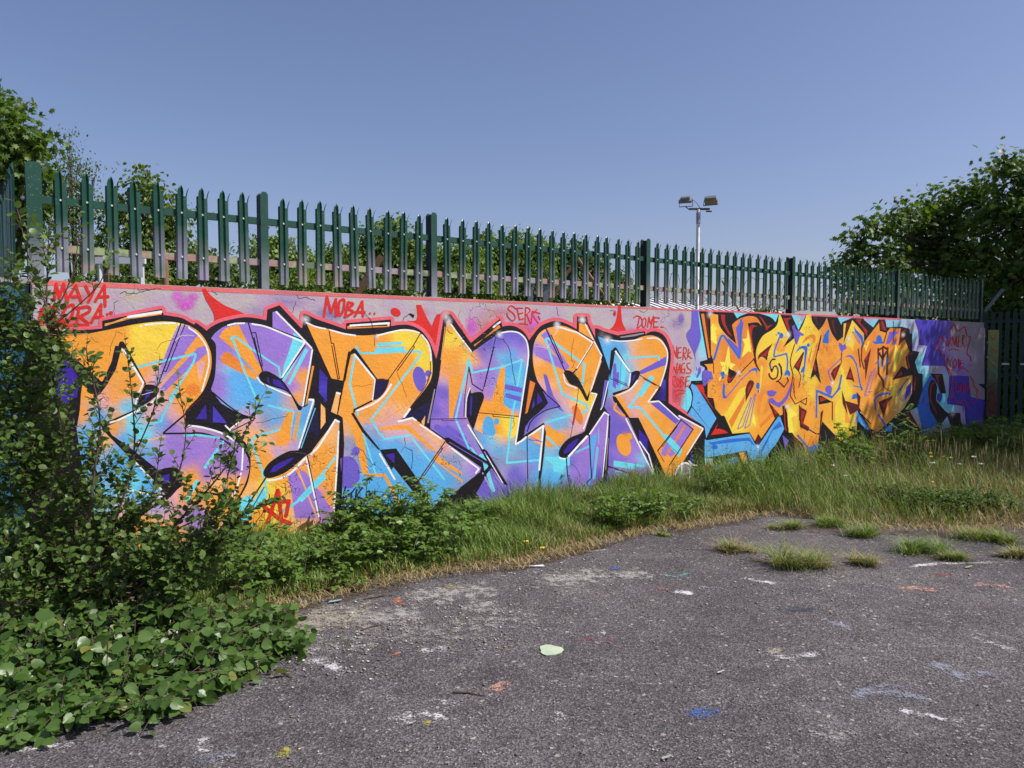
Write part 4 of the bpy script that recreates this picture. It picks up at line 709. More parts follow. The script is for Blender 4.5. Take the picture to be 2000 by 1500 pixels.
# lighter patches, stars and stripes
fill('k 395,420 430,340 470,415 510,410 465,470 490,560 495,690 440,660 400,620', 'y'); fill('k 680,725~ 700,760 715,980 800,1020 740,1070 760,1110 680,1080 665,1200 570,1120 590,1060 540,970 630,980', 'y'); fill('k 998,430 1030,600 1060,820 1010,800 900,905 950,690 910,600 985,590', 'y'); fill('k 520,1250 590,1180 540,1290', 'y')
fill('l 870,170 965,120 960,300 700,640 620,598', 'Y'); fill('l 955,250 945,380 740,800 690,690', 'D'); fill('l 1090,560 1110,620 1135,780 1070,700', 'y')
fill('l 1280,240~ 1330,300 1240,600 1400,460 1440,540 1200,780 1170,740 1190,560~ 1230,330~', 'O'); fill('l 1400,580 1440,645 1220,972 1200,870', 'O'); fill('l 1390,535 1430,590 1210,800 1190,760', 'D')
fill('k 1420,690 1520,620~ 1540,700~ 1490,800 1560,760 1575,740 1630,700 1600,800 1490,810', 'O'); fill('k 1210,1020 1250,1060 1210,1400 l 1230,40 1180,270 1195,120', 'Y')
fill('m 220,590~ 280,490~ 370,440~ 430,460~ 440,520 400,720 330,930 310,880 390,600 400,530~ 340,500~', 'D'); fill('m 390,600 430,560 370,860 340,900', 'Y'); fill('m 450,590 500,560 400,900 370,900', 'D')
fill('m 585,620 610,760 660,830 620,870 650,1010 575,950 510,1010 540,900 480,810 560,800', 'O'); fill('m 700,480 780,600 860,740 740,770 690,870 700,660 640,600 710,560', 'O')
fill('m 1030,215 1060,300 1000,500 1060,560 1050,720 1000,650 930,620 980,420', 'Y'); fill('m 840,960 880,1000 960,1260 1040,1420 900,1480 780,1450 860,1200', 'Y'); stroke('m 1240,620 1260,700 / m 1300,560 1260,680', 3.2, 'Y'); fill('m 1740,600 1790,720 1730,1060 1705,1050 1710,800', 'y'); fill('m 1880,590 1900,700 1730,1060 1800,800', 'Y')
fill('o 150,170 230,240 180,260 200,380 160,380', 'y'); fill('o 240,260 290,240 340,310 300,420 250,330', 'O'); fill('o 560,90 600,160 660,320 690,380 620,430 520,330 520,180', 'Y'); fill('o 600,180 650,310 600,300', 'O'); stroke('o 720,150 800,200 / 740,90 800,100 / 720,220 800,280 / 790,50 810,60', 2.2, 'o')
fill('m 1690,1500 1640,1290~ 1720,1270~ 1790,1380 1760,1400~', 'Y'); fill('n 220,1190 400,1010 410,1060 240,1290', 'Y'); fill('n 350,1120 430,1030 420,1180 330,1300', 'J'); fill('m 1620,1290 1680,1270~ 1760,1330 1730,1380~', 'Y')
# violet and blue flourishes
fill('k 805,420 870,330 880,830 860,900 640,590 700,600 850,740', 'V'); stroke('k 450,930 560,570~ 600,545~ 640,590 860,910 880,780 890,290', 4.2, 'U'); fill('k 895,330 930,320 905,520', 'V')
stroke('k 1520,560 1440,770 1425,860 1430,890 1630,840 1650,960 1640,1090', 3.0, 'U'); blob('k 1545,545', 4, 5.4, 'U'); blob('k 1500,505', 2.4, 2.6, 'U'); blob('k 1465,535', 1.2, 1.4, 'U'); fill('k 1640,1085 1690,1150~ 1680,1210~ 1640,1180 1600,1200~ 1600,1150~', 'U')
fill('k 1770,840 1830,740~ 1910,710~ 1970,740~ 1940,1000~ 1890,1350 1920,900~ 1920,780~ 1860,760~', 'U'); blob('k 1985,700', 3, 3.6, 'U'); fill('k 1920,1020 1940,1040 1900,1140 1860,1150 1870,1090', 'U')
fill('k 1000,1130 1100,1070~ 1160,1080 1150,1220 1130,1120~', 'U'); stroke('k 1080,1090 900,1250 l 700,240 650,300', 1.8, 'V'); fill('l 600,60 630,100 625,250 660,310 600,320 585,220', 'U'); blob('l 1165,110', 3.6, 6.6, 'U'); blob('l 1172,200', 1.6, 3.2, 'U')
fill('k 545,1150 600,1130~ 625,1150 610,1240~ 570,1250 570,1190', 'U'); fill('k 260,1150~ 300,1100~ 360,1120~ 410,1130 440,1260 380,1260 340,1320~ 290,1370~ 262,1300~', 'V')
fill('k 1715,390 1760,370 1780,440 1830,470 1890,510 1850,550 1800,690 1770,680 1740,500', 'V'); blob('k 1885,530', 3, 2.6, 'V'); blob('l 1385,235', 8, 6.4, 'V'); blob('l 1330,210', 2, 2, 'V'); blob('l 1450,220', 2.6, 2.6, 'V')
fill('l 1335,330 1400,310~ 1490,385~ 1600,310 1720,60 1725,60 1650,310~ 1510,470 1340,370', 'V'); stroke('l 1715,60 1640,260 1560,360', 2.4, 'V')
stroke('l 835,820 850,760 1050,300 1060,320 920,770 835,815 / l 950,800 965,740 1115,240 1125,260 1030,750 950,805', 1.3, 'V')
fill('m 590,430 640,360~ 665,380 650,470~ 650,580~ 600,585~ 545,575 570,470', 'U'); fill('m 810,575 850,590 880,620 920,590 940,680 900,690 865,740 830,680', 'V'); stroke('m 865,740 855,830 640,1040 690,1200', 1.8, 'V'); fill('m 920,810 960,785~ 1030,790~ 1110,920 1170,1250 1210,1340 1180,1360 1140,1200~ 1090,940~ 1010,815~', 'U'); stroke('m 1050,1280 1160,1300', 1.8, 'U')
stroke('m 1225,1440 1340,1050 1360,1060 1240,1450 / 1310,1390 1410,990 / 1340,1060 1400,1020 / 1240,1440 1300,1440 / 1290,1380 1360,1370', 1.1, 'V'); fill('m 1060,300 1100,370 1200,470 1220,560 1170,700 1180,560~ 1080,400', 'U'); stroke('m 1040,410 1150,590 1160,560 1070,410 1030,400', 1.1, 'V')
fill('m 1360,550 1420,560 1440,470~ 1490,460~ 1540,590 1400,600', 'U'); fill('m 1640,400 1800,390 1720,480 1640,590 1580,600', 'V'); fill('m 1700,580 1770,500 1740,600 1690,630', 'V'); fill('m 440,1350 480,1340 700,1440~ 860,1100 840,1250~ 740,1450 m 690,1500 l 1700,60', 'U') if False else None
stroke('m 450,1490 455,1360 700,1470 810,1320~ 858,1110', 3.4, 'U'); fill('m 590,1320 640,1270~ 700,1310~ 690,1420 650,1420 600,1370', 'V'); stroke('o 375,260 380,50 500,100 560,30', 3.2, 'U'); fill('o 660,80 690,75 700,110 650,120', 'U')
stroke('m 1400,1490 1470,1430~ 1560,1400~ 1640,1410', 3.0, 'U'); stroke('m 1760,1400 1930,1170 / n 230,1240 330,1050 380,1000', 1.8, 'J'); stroke('o 840,200 830,120 860,90 940,70', 3, 'U'); stroke('o 860,240 920,330 / 230,400 330,520', 3.4, 'U'); fill('o 300,500 400,460 370,560 340,600', 'U'); fill('o 110,400 160,440 90,600 130,520', 'V')
fill('o 680,190 790,350 770,360 690,280', 'S'); fill('o 700,220 770,320 740,310', 'U'); fill('o 900,370 980,280 960,370', 'S'); fill('o 180,590 250,470 300,550 260,620', 'S'); fill('o 310,340 380,400 330,350', 'S'); fill('o 0,430 90,250 125,350 60,470 0,540', 'S'); fill('o 20,370 85,290 110,330', 'U')
# black and red counters
fill('k 690,1075 830,1150 740,1290~ 690,1320~ 668,1280~', 'K'); fill('k 685,1150 710,1250 800,1180 700,1300 675,1270', 'E'); stroke('k 890,1140 1095,930', 2.0, 'd'); stroke('k 440,1000 447,1160', 1.4, 'd'); stroke('k 1095,920 1140,1040 1190,1112', 2.4, 'd')
fill('k 1165,940 1185,850~ 1405,668 1340,800 1310,950 1260,900~ 1210,890~', 'd'); fill('k 1215,880 1340,770 1290,880', 'E'); fill('l 960,170 1000,60~ 1040,20~ 1090,40~ 1095,100~ 965,370', 'd'); fill('l 1000,140 1060,60 1050,140 990,260', 'E')
stroke('k 1760,690 1700,900~ 1695,1020~ 1735,1180', 1.8, 'd'); fill('k 1725,1110 1760,1020 1900,810 1918,820 1830,1140 1760,1060', 'd'); fill('k 1770,1030 1870,910 1820,1070', 'E'); stroke('k 1830,1130 1865,1210 1830,1390', 1.4, 'd'); stroke('k 1735,1180 l 1690,270 1770,410 1960,310 1945,420 1860,370', 1.6, 'd')
fill('l 1330,365 1440,640 1520,590 1470,530', 'd'); fill('l 1400,440 1480,560 1440,570', 'E'); fill('l 1560,440 1600,430 1640,560 1660,900 1600,860 1580,650', 'K'); stroke('l 1590,500 1600,700 1620,840', 2.2, 'E'); fill('l 1170,895 1220,972 1190,1040 1130,1050 1115,1012', 'd'); fill('l 1830,440 1960,520 1900,720 2000,790 1980,850 1850,780', 'd'); fill('l 1855,500 1930,540 1880,690 1960,780 1870,740', 'E')
fill('m 350,1165 375,1060 430,840 450,830 520,1240 430,1095', 'K'); fill('m 400,1000 430,900 445,1050', 'E'); stroke('m 525,460 440,830 / m 520,500 480,700', 2.0, 'd'); fill('m 685,1085 720,1010 830,920 855,908 740,1200', 'd'); fill('m 720,1060 800,960 740,1130', 'E'); stroke('m 858,740 852,910', 1.4, 'd'); fill('m 930,1170 1000,960 1070,1220 1020,1180', 'd'); fill('m 960,1140 1000,1040 1030,1150', 'E')
fill('m 1340,665 1300,880 1250,1180 1235,900 1220,870', 'd'); fill('m 1300,730 1280,850 1235,880', 'E'); stroke('m 1130,680 1165,970 / m 1190,640 1180,850 1225,1000', 2.0, 'd'); stroke('m 1225,570 1190,660', 1.8, 'd'); fill('n 160,1010 290,820 375,862 440,940', 'K'); fill('n 220,970 285,880 300,940 250,960', 'E'); fill('m 1830,345 1920,360 1800,620 1785,610', 'd'); stroke('m 1590,420 1545,580', 1.6, 'd')
fill('o 390,90 410,90 500,140 395,160', 'K'); fill('o 400,100 460,120 405,140', 'E'); fill('o 240,160 260,200 250,300 300,340 400,400 430,200 410,220 400,380 370,390 270,330 240,280', 'd'); fill('o 600,130 700,160 690,60 720,100 710,200 640,240', 'd'); fill('o 860,140 980,90 930,150 900,260', 'd'); fill('o 880,160 950,110 910,190', 'E'); fill('o 575,50 600,130 620,240 580,150', 'd'); stroke('o 500,140 500,280 / 710,220 800,310 / 950,320 1000,260', 1.6, 'K'); fill('o 195,400 270,470 330,660 260,600 200,560', 'd'); fill('o 1090,220 1210,390 1170,360 1060,250', 'd'); stroke('o 1080,270 1160,330', 2.4, 'Y')
fill('n 440,940 580,930 582,1140 505,1390 440,1400', 'K'); stroke('n 480,970 465,1150', 2, 'E')
jag('m 70,1100 90,1200 70,1300 100,1450', .8, .9, 'd', 71); jag('m 1700,220 1705,360 1700,560', .8, .5, 'K', 72); jag('m 1395,1420 1500,1350 1560,1310 1650,1370', .8, .8, 'd', 73); jag('l 1750,20 1755,250 1790,330', .8, .8, 'd', 74)
glow('k 1655,530', 8, 'W', 1.0, 11); glow('k 850,1150', 7, 'W', 1.0, 8); glow('l 1640,450', 8, 'W', 1.0, 8); glow('l 1160,1110', 6, 'W', .9, 9); glow('m 970,520', 7, 'W', .95, 9); glow('m 710,1240', 6, 'W', 1.0, 7); glow('m 1575,1150', 6, 'W', .8, 7); glow('m 1860,450', 6, 'W', .8, 8); glow('o 675,290', 6, 'W', .9, 8)
end()
begin('painted_tag', 'small black and blue letters S L inside the orange word', True)
stroke('k 1440,930~ 1400,930~ 1360,990~ 1370,1060~ 1390,1130', 2.4, 'K'); stroke('k 1390,1130 1420,1050 1460,1040~ 1490,1110~ 1470,1220~ 1400,1250~ 1350,1200 1345,1160', 2.4, 'd'); stroke('k 1505,1000 1540,1060 1550,1180', 2.6, 'N'); stroke('k 1550,1180 1530,1250 1465,1290 1500,1290 1590,1380 1660,1280 1640,1230', 1.8, 'd'); stroke('k 1365,1010 1370,1080', 1.4, 'U'); stroke('k 1470,1050 1490,1110', 1.4, 'U'); end()
begin('painted_tag', 'black and blue letter M dripping down the orange paint', True)
stroke('m 1455,670 1460,1080 1535,1200 1540,1290 / 1460,700 1540,640 1600,680 / 1470,740 1525,840 1590,720 / 1530,640 1530,860 / 1610,660 1595,1090', 3.0, 'd'); stroke('m 1460,850 1462,960 / 1525,850 1525,960 / 1597,830 1595,930', 2.6, 'U'); stroke('m 1410,920 1440,890 / 1600,930 1640,910', 1.2, 'd'); end()
begin('painted_tag', 'dull red outlined scribble with three names in the shade', True)
stroke('n 935,350 990,280 1020,222 1065,335 / 1085,330 1170,268 1205,400 1250,420~ 1200,640~ 1250,690 1258,750 / 840,400 760,580 830,600 840,660 892,665 890,820 940,860 990,980~ 960,1240 / 900,830 1000,880 / 1080,890 1140,850~ 1225,900 / 1240,960 1290,1030 1300,1110 1350,1150 1330,1280~ 1260,1350 / 960,1250 1010,1250 1060,1330~ 1160,1290 1210,1420 / 940,610 1000,580 1090,600', 1.5, 'R')
stroke('n 890,380 850,420 920,520~ 870,560 / 930,400 940,550 975,420 / 990,540 1000,410 1030,530 1050,400 1060,550 / 1090,400 1075,550 1110,550 / 1080,480 1110,470 / 1135,540 1140,390 1165,400 1140,470 1170,560 / 935,710 980,830 / 1000,700 950,800 / 1030,720~ 1060,780~ 1020,850~ 1005,780~ 1030,720 / 1080,720 1085,850 / 1080,720 1120,780 1085,850 / 1140,740 1100,750 1105,840 1150,830 / 1110,790 1150,780 / 1060,1050 1030,1050 1040,1180 1080,1180 1075,1120 / 1095,1060 1100,1180 1130,1060 / 1150,1060 1150,1190 1185,1100 1150,1060 / 1200,1190 1225,1060 1240,1190', 1.3, 'R')
blob('n 1185,525', .7, 1, 'R'); blob('n 1205,525', .7, 1, 'R'); blob('n 1235,810', .7, 1, 'R'); blob('n 1265,815', .7, 1, 'R'); end()
# ------------------------------------------------------------------ palisade fence on top of the wall
FW = -0.075
def fence_s(px):
    r = ray(px, 681); t = (W0 + WN * FW - CAMP).dot(WN) / r.dot(WN); p = CAMP + r * t; return (p - W0).dot(WD)
FA = fence_s(75); PITCHS = (fence_s(1751) - FA) / 74.0
ZP0, ZP1, ZR1, ZR2 = WTOP + .060, WTOP + .783, WTOP + .568, WTOP + .230          # pale bottom and tip, upper and lower rail
def fence_paint(name, dark=1.0):
    t = NT(name); co = t.coord('Object'); sx = t.n('ShaderNodeSeparateXYZ'); t.l(co, sx.inputs[0])
    info = t.n('ShaderNodeObjectInfo')
    geo = t.n('ShaderNodeNewGeometry'); wn = t.noise(2.2, 2, 0.6, geo.outputs['Position']); wp = t.noise(16, 3, 0.6, geo.outputs['Position'])
    g1, g2 = (0.010 * dark, 0.056 * dark, 0.035 * dark), (0.014 * dark, 0.074 * dark, 0.046 * dark)
    green = t.ramp(wp, [(0.3, g1), (0.7, g2)])
    over = t.ramp(wn, [(0.25, lin((150, 128, 168))), (0.4, lin((150, 150, 162))), (0.5, lin((120, 128, 124))), (0.58, lin((170, 150, 150))), (0.68, lin((122, 150, 110))), (0.8, lin((120, 160, 180)))])
    hz = t.math('ADD', sx.outputs['Z'], t.math('MULTIPLY', t.math('SUBTRACT', wn, 0.5), 0.35))
    hz = t.math('ADD', hz, t.math('MULTIPLY', t.math('SUBTRACT', info.outputs['Random'], 0.5), 0.10))
    # overspray from the mural: strong at the foot, gone above the middle
    f = t.ramp(hz, [(0.0, (0.85, 0.85, 0.85)), (0.12, (0.55, 0.55, 0.55)), (0.24, (0.26, 0.26, 0.26)), (0.36, (0.0, 0.0, 0.0))])
    sp0 = t.n('ShaderNodeSeparateXYZ'); t.l(geo.outputs['Position'], sp0.inputs[0]); f = t.math('MULTIPLY', f, t.ramp(t.math('MULTIPLY', sp0.outputs['X'], .1), [(0.12, (1, 1, 1)), (0.42, (.42, .42, .42)), (0.7, (.3, .3, .3))]))
    c = t.mix(f, green, over); sp = t.n('ShaderNodeTexVoronoi'); sp.inputs['Scale'].default_value = 55; t.l(geo.outputs['Position'], sp.inputs['Vector'])
    c = t.mix(t.math('MULTIPLY', t.ramp(sp.outputs['Distance'], [(0.10, (1, 1, 1)), (0.16, (0, 0, 0))]), t.ramp(wn, [(0.5, (0, 0, 0)), (0.6, (0.7, 0.7, 0.7))])), c, (0.45, 0.5, 0.4))
    t.base(c); t.rough(0.38, 0.45); t.bump(wp, 0.12, 0.004); return t.m
M_PALE = fence_paint('green_fence_paint'); M_BOLT = plain('galvanised_bolt', (0.62, 0.62, 0.6), 0.42, 0.15, 30, metal=0.35)
M_RAIL = fence_paint('green_rail_paint')
def pale_mesh():
    """triple pointed W section pale, 70 mm wide, local x along the fence, -y towards the yard, z up from its foot"""
    H = ZP1 - ZP0; st = [(-.042, .004), (-.032, -.011), (-.012, -.013), (0.0, .002), (.012, -.013), (.032, -.011), (.042, .004)]
    V, F = [], []; zb = H - 0.085
    rows = [0.0, 0.2, 0.4, zb]
    for z in rows:
        for u, d in st: V.append((u, d, z))
    n = len(st)
    for r in range(len(rows) - 1):
        for k in range(n - 1):
            a = r * n + k; F.append((a, a + 1, a + n + 1, a + n))
    def prong(ks, zt, du, dv, curl):
        base = [(len(rows) - 1) * n + k for k in ks]; b = [V[i] for i in base]; cx = sum(p[0] for p in b) / len(b)
        cur = base
        for j, (fr, shr) in enumerate(((.35, .95), (.7, .70))):
            row = []
            for p in b:
                row.append(len(V)); V.append((cx + (p[0] - cx) * shr + du * fr ** 1.6, p[1] + dv * fr ** 1.6, zb + (zt - zb) * fr))
            for q in range(len(ks) - 1): F.append((cur[q], cur[q + 1], row[q + 1], row[q]))
            cur = row
        tip = len(V); V.append((cx + du + curl, b[len(b) // 2][1] + dv, zt))
        for q in range(len(ks) - 1): F.append((cur[q], cur[q + 1], tip))
    prong((1, 2, 3, 4), H, 0.001, -0.006, 0.006); prong((0, 1), H - .075, -.004, -.012, .0); prong((5, 6), H - .022, .012, -.026, .003)
    me = bpy.data.meshes.new('pale'); me.from_pydata(V, [], F); me.update()
    bm = bmesh.new(); bm.from_mesh(me); bmesh.ops.recalc_face_normals(bm, faces=bm.faces)
    bmesh.ops.solidify(bm, geom=bm.faces[:], thickness=0.003); bm.to_mesh(me); bm.free(); me.materials.append(M_PALE); return me
M_POSTSHADE = plain('post_side_shade', (0.007, 0.009, 0.010), .55, .3, 12)  # shade on the post sides, put into a near-black colour
def bolt_mesh(r, h):
    bm = bmesh.new(); bmesh.ops.create_cone(bm, cap_ends=True, segments=10, radius1=r, radius2=r * .55, depth=h, matrix=Matrix.Rotation(math.pi / 2, 4, 'X'))
    me = bpy.data.meshes.new('bolt'); bm.to_mesh(me); bm.free(); me.materials.append(M_BOLT); return me
def post_mesh(wide=0.062, deep=0.105, top=WTOP + .803):
    m = MB(); H = top - WTOP; c = 0.022
    def flange(y, w):
        h = w / 2; m.prism([(-h, y, 0), (h, y, 0), (h, y, H - c), (h - c * .7, y, H), (-h + c * .7, y, H), (-h, y, H - c)], (0, 0.006, 0))
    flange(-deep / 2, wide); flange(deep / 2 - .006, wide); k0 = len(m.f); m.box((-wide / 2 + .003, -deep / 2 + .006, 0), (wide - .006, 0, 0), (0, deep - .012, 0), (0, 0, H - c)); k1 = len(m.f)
    m.box((-.07, -deep / 2 - .02, 0), (.14, 0, 0), (0, deep + .04, 0), (0, 0, .008))
    me = m.mesh('post'); me.materials.append(M_PALE); me.materials.append(M_POSTSHADE)
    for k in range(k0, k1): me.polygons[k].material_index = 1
    return me
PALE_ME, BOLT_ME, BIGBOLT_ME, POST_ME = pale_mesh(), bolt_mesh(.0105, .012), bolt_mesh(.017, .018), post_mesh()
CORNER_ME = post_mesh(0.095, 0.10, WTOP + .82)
def child(name, me, parent, loc, rot=None):
    o = bpy.data.objects.new(name, me); COL.objects.link(o); o.parent = parent; o.location = loc
    if rot: o.rotation_euler = rot
    return o
def build_fence(root, length_t, posts, corner=True, last=None, rails=True, pm=None):
    """root's x runs along the fence; t counts pale pitches"""
    yp = 0.0
    for t in range(0, length_t + 1):
        x = t * PITCHS
        if t in posts:
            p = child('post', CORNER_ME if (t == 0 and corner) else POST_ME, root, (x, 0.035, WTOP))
            for zz in (ZR1, ZR2):
                for sx in (-1, 1): child('bolt', BIGBOLT_ME, p, (sx * 0.062, -.012, zz - WTOP))
            continue
        o = child('pale', pm or PALE_ME, root, (x + rnd.gauss(0, .002), yp, ZP0 + rnd.gauss(0, .004)), (rnd.gauss(0, .006), rnd.gauss(0, .008), rnd.gauss(0, .03)))
        for zz in (ZR1, ZR2): child('bolt', BOLT_ME, o, (0, -.006, zz - ZP0))
    pl = sorted(posts)
    for a, b in zip(pl, pl[1:]):
        for zz in (ZR1, ZR2):
            m = MB(); x0, x1 = a * PITCHS + .036, b * PITCHS - .036; h = .026
            m.box((x0, .012, -h), (x1 - x0, 0, 0), (0, .005, 0), (0, 0, 2 * h)); m.box((x0, .017, -h), (x1 - x0, 0, 0), (0, .04, 0), (0, 0, .005))
            o = m.build('rail', M_RAIL if zz == ZR1 else M_RAIL2, root); o.location = (0, 0, zz)
M_RAIL2 = None
def rail2():
    t = NT('oversprayed_rail'); geo = t.n('ShaderNodeNewGeometry'); n = t.noise(3.0, 3, 0.6, geo.outputs['Position'])
    t.base(t.ramp(n, [(0.28, lin((70, 110, 90))), (0.40, lin((110, 120, 100))), (0.48, lin((150, 165, 120))), (0.54, lin((160, 120, 112))), (0.62, lin((150, 142, 150))), (0.72, lin((110, 150, 160)))])); t.rough(0.5, 0.4); return t.m
M_RAIL2 = rail2()
def green_rail():
    t = NT('rail_green'); n = t.noise(9, 3); t.base(t.ramp(n, [(0.3, (0.011, 0.060, 0.038)), (0.7, (0.015, 0.078, 0.049))])); t.rough(0.36, 0.45); return t.m
M_RAIL = green_rail()
FENCE = empty('palisade_fence', wall_pt(FA, FW), 'dark green steel palisade fence with triple points along the top of the mural wall', 'fence', rz=math.atan2(WD.y, WD.x))
T_END = int(round((S_R - 0.10 - FA) / PITCHS))
build_fence(FENCE, T_END, {0, 10, 20, 38, 56, 74, T_END})
FENCE2 = empty('palisade_fence', wall_pt(S_L - 0.09, -0.05), 'shaded green palisade fence running back from the left corner post', 'fence', rz=math.atan2(-WN.y, -WN.x) + math.pi)
# local +x must run back from the corner, its yard side facing left: mirror by building from the far end
FENCE2.location = wall_pt(S_L - 0.09, -0.05 - 36 * PITCHS)
PALE2_ME = PALE_ME.copy(); PALE2_ME.materials.clear(); PALE2_ME.materials.append(M_RAIL)
build_fence(FENCE2, 36, {0, 18}, corner=False, pm=PALE2_ME)
# ------------------------------------------------------------------ razor wire behind the pales
def razor(name, s0, s1, w, zc, rad, pitch, label, seed):
    r = random.Random(seed); pts = []; n = int((s1 - s0) / pitch * 16); m = MB(); rr = rad
    for i in range(n + 1):
        a = i / 16 * 2 * math.pi; s = s0 + (s1 - s0) * i / n
        if i % 5 == 0: rr = rad * r.uniform(.86, 1.12)
        pts.append(wall_pt(s + 0.05 * math.cos(a * .5), w + rr * .8 * math.cos(a), zc + rr * math.sin(a) + 0.03 * math.sin(s * 3)))
    m.tube(pts, 0.0032, 4)
    o = m.build(name, M_RUST); bb = MB()
    for i in range(2, len(pts) - 2, 3):
        p = pts[i]; d = (pts[i + 1] - pts[i - 1]).normalized(); q = d.orthogonal().normalized(); q = q + d.cross(q) * r.uniform(-1, 1); q.normalize()
        bb.tube([p - q * .016, p + q * .016], [.0028, .0016], 3)
    bb.build('barbs', M_RUST, o); tag(o, label, 'razor wire'); return o
M_RUST = plain('rusty_wire', (0.045, 0.032, 0.026), 0.7, 0.4, 40)
razor('razor_wire', fence_s(1010), fence_s(1880), -0.42, WTOP + .30, .19, .30, 'looped razor wire behind the far half of the fence', 3)
razor('razor_wire', fence_s(560), fence_s(860), -0.42, WTOP + .27, .20, .62, 'loosely looped barbed wire behind the fence bay before the bushes', 5)
razor('razor_wire', fence_s(330), fence_s(470), -0.42, WTOP + .27, .19, .7, 'few thin barbed wire loops behind the nearest fence bay', 6)
# ------------------------------------------------------------------ things behind the wall: flood lamp, buildings, timber
def floodlight_mast():
    base = at_depth(1361, 681, 30.0); base.z = 0
    root = empty('floodlight_mast', base, 'grey steel mast with two floodlights behind the fence', 'floodlight')
    top = EYE + (681 - 412) / FPX * 30.0
    steel = plain('mast_steel', (0.30, 0.31, 0.33), 0.45, 0.15, 6, metal=0.4); body = plain('lamp_housing', (0.20, 0.21, 0.22), 0.5, 0.2, 9); dk = plain('lamp_bracket', (0.04, 0.04, 0.045), 0.5)
    m = MB(); m.tube([(0, 0, 0), (0, 0, 2.2), (0, 0, 2.21), (0, 0, top)], [.11, .11, .075, .07], 14); m.build('pole', steel, root, True)
    m = MB(); m.tube([(0, 0, top - .55), (0, 0, top - .12)], [.085, .085], 14); m.build('sleeve', steel, root)
    m = MB(); m.box((-.36, -.04, top - .02), (.80, 0, 0), (0, .08, 0), (0, 0, .07)); m.box((.30, -.04, top - .10), (.22, 0, 0), (0, .07, 0), (0, 0, .05)); m.build('crossarm', dk, root)
    for sx, yaw, til in ((-1, math.radians(-20), math.radians(28)), (1, math.radians(155), math.radians(35))):
        e = MB(); W, D, Hh = .50, .40, .17
        e.prism([(-W/2, -D/2, 0), (W/2, -D/2, 0), (W/2 * .9, D/2, 0), (-W/2 * .9, D/2, 0)], (0, 0, Hh * .55))
        e.prism([(-W*.36, -D*.34, Hh*.55), (W*.36, -D*.34, Hh*.55), (W*.32, D*.36, Hh*.55), (-W*.32, D*.36, Hh*.55)], (0, 0, Hh * .45))
        o = e.build('lamp_housing', body, root); o.location = (sx * .50 - (.02 if sx > 0 else 0), 0, top + .30); o.rotation_euler = (til, 0, yaw)
        for k in range(7): 
            fb = MB(); fb.box((-W*.36 + k * W*.72/6.4, -D*.36, Hh), (.012, 0, 0), (0, D*.7, 0), (0, 0, .05)); fb.build('fin', body, o)
        gl = MB(); gl.box((-W*.42, -D*.4, -.012), (W*.84, 0, 0), (0, D*.8, 0), (0, 0, .01)); gl.build('lens', M_LENS, o)
        br = MB(); br.tube([(-W*.52, 0, .08), (-W*.52, .02, -.20), (W*.52, .02, -.20), (W*.52, 0, .08)], .018, 6); br.build('bracket', dk, o)
    m = MB(); m.tube([(-.36, 0, top), (-.52, 0, top + .12)], .02, 6); m.tube([(.10, .02, top + .02), (-.1, .03, top + .3), (-.2, .02, top + .36)], .012, 5); m.build('cable', dk, root)
M_LENS = plain('lamp_glass', (0.33, 0.29, 0.22), 0.15, 0.1, 4, spec=0.6)
floodlight_mast()
def warehouse():
    a = at_depth(1215, 589, 38.0); b = at_depth(1650, 591, 56.0); d = (b - a); d.z = 0; L = d.length; d.normalize(); bk = Vector((-d.y, d.x, 0))
    root = empty('warehouse', (a.x, a.y, 0), 'low warehouse with a white ribbed metal roof beyond the fence', 'building', rz=math.atan2(d.y, d.x))
    ez, rz_ = EYE + 1.2, EYE + 3.35; run = 6.5
    wallm = plain('cladding', (0.45, 0.46, 0.47), 0.6, 0.1, 1); rf = plain('white_roof_sheet', (0.8, 0.8, 0.79), 0.45, 0.12, 1.5)
    MB().box((0, 0, 0), (L, 0, 0), (0, run * 2, 0), (0, 0, ez - .05)).build('wall', wallm, root)
    m = MB(); m.prism([(-.2, -.3, ez - .04), (-.2, run, rz_), (-.2, run * 2 + .3, ez - .04)], (L + .4, 0, 0)); r_ = m.build('roof', rf, root)
    n = int(L / .9); rib = MB(); rib.box((0, 0, 0), (.30, 0, 0), (0, run + .3, rz_ - ez + .04), (0, 0, .025)); me = rib.mesh('rib'); me.materials.append(plain('roof_rib', (0.06, 0.06, 0.065), 0.5))
    for k in range(n): child('rib', me, r_, (-.1 + k * .9, -.3, ez - .03))
    MB().box((.6, -.03, 0.0), (3.0, 0, 0), (0, .05, 0), (0, 0, 2.9)).build('door', plain('roller_door', (0.12, 0.16, 0.2), 0.5), root)
warehouse()
def container(px0, px1, pyt, Y, label):
    a = at_depth(px0, pyt, Y); b = at_depth(px1, pyt, Y + .6); d = Vector((b.x - a.x, b.y - a.y, 0)); L = d.length
    root = empty('site_cabin', (a.x, a.y, 0), label, 'cabin', None, rz=math.atan2(d.y, d.x)); mt = plain('cabin_white', (0.6, 0.6, 0.58), 0.6, 0.2, 1.2)
    MB().box((0, 0, .15), (L, 0, 0), (0, 2.4, 0), (0, 0, a.z - .35)).build('body', mt, root); MB().box((-.06, -.06, a.z - .2), (L + .12, 0, 0), (0, 2.52, 0), (0, 0, .2)).build('roof', plain('cabin_trim', (0.5, 0.5, 0.5), 0.6), root)
    MB().box((L * .3, -.03, 1.1), (.9, 0, 0), (0, .02, 0), (0, 0, .9)).build('window', plain('cabin_glass', (0.03, 0.04, 0.05), 0.1, spec=.6), root)
container(1815, 1905, 566, 27.0, 'pale cabin seen through the shaded end of the fence')
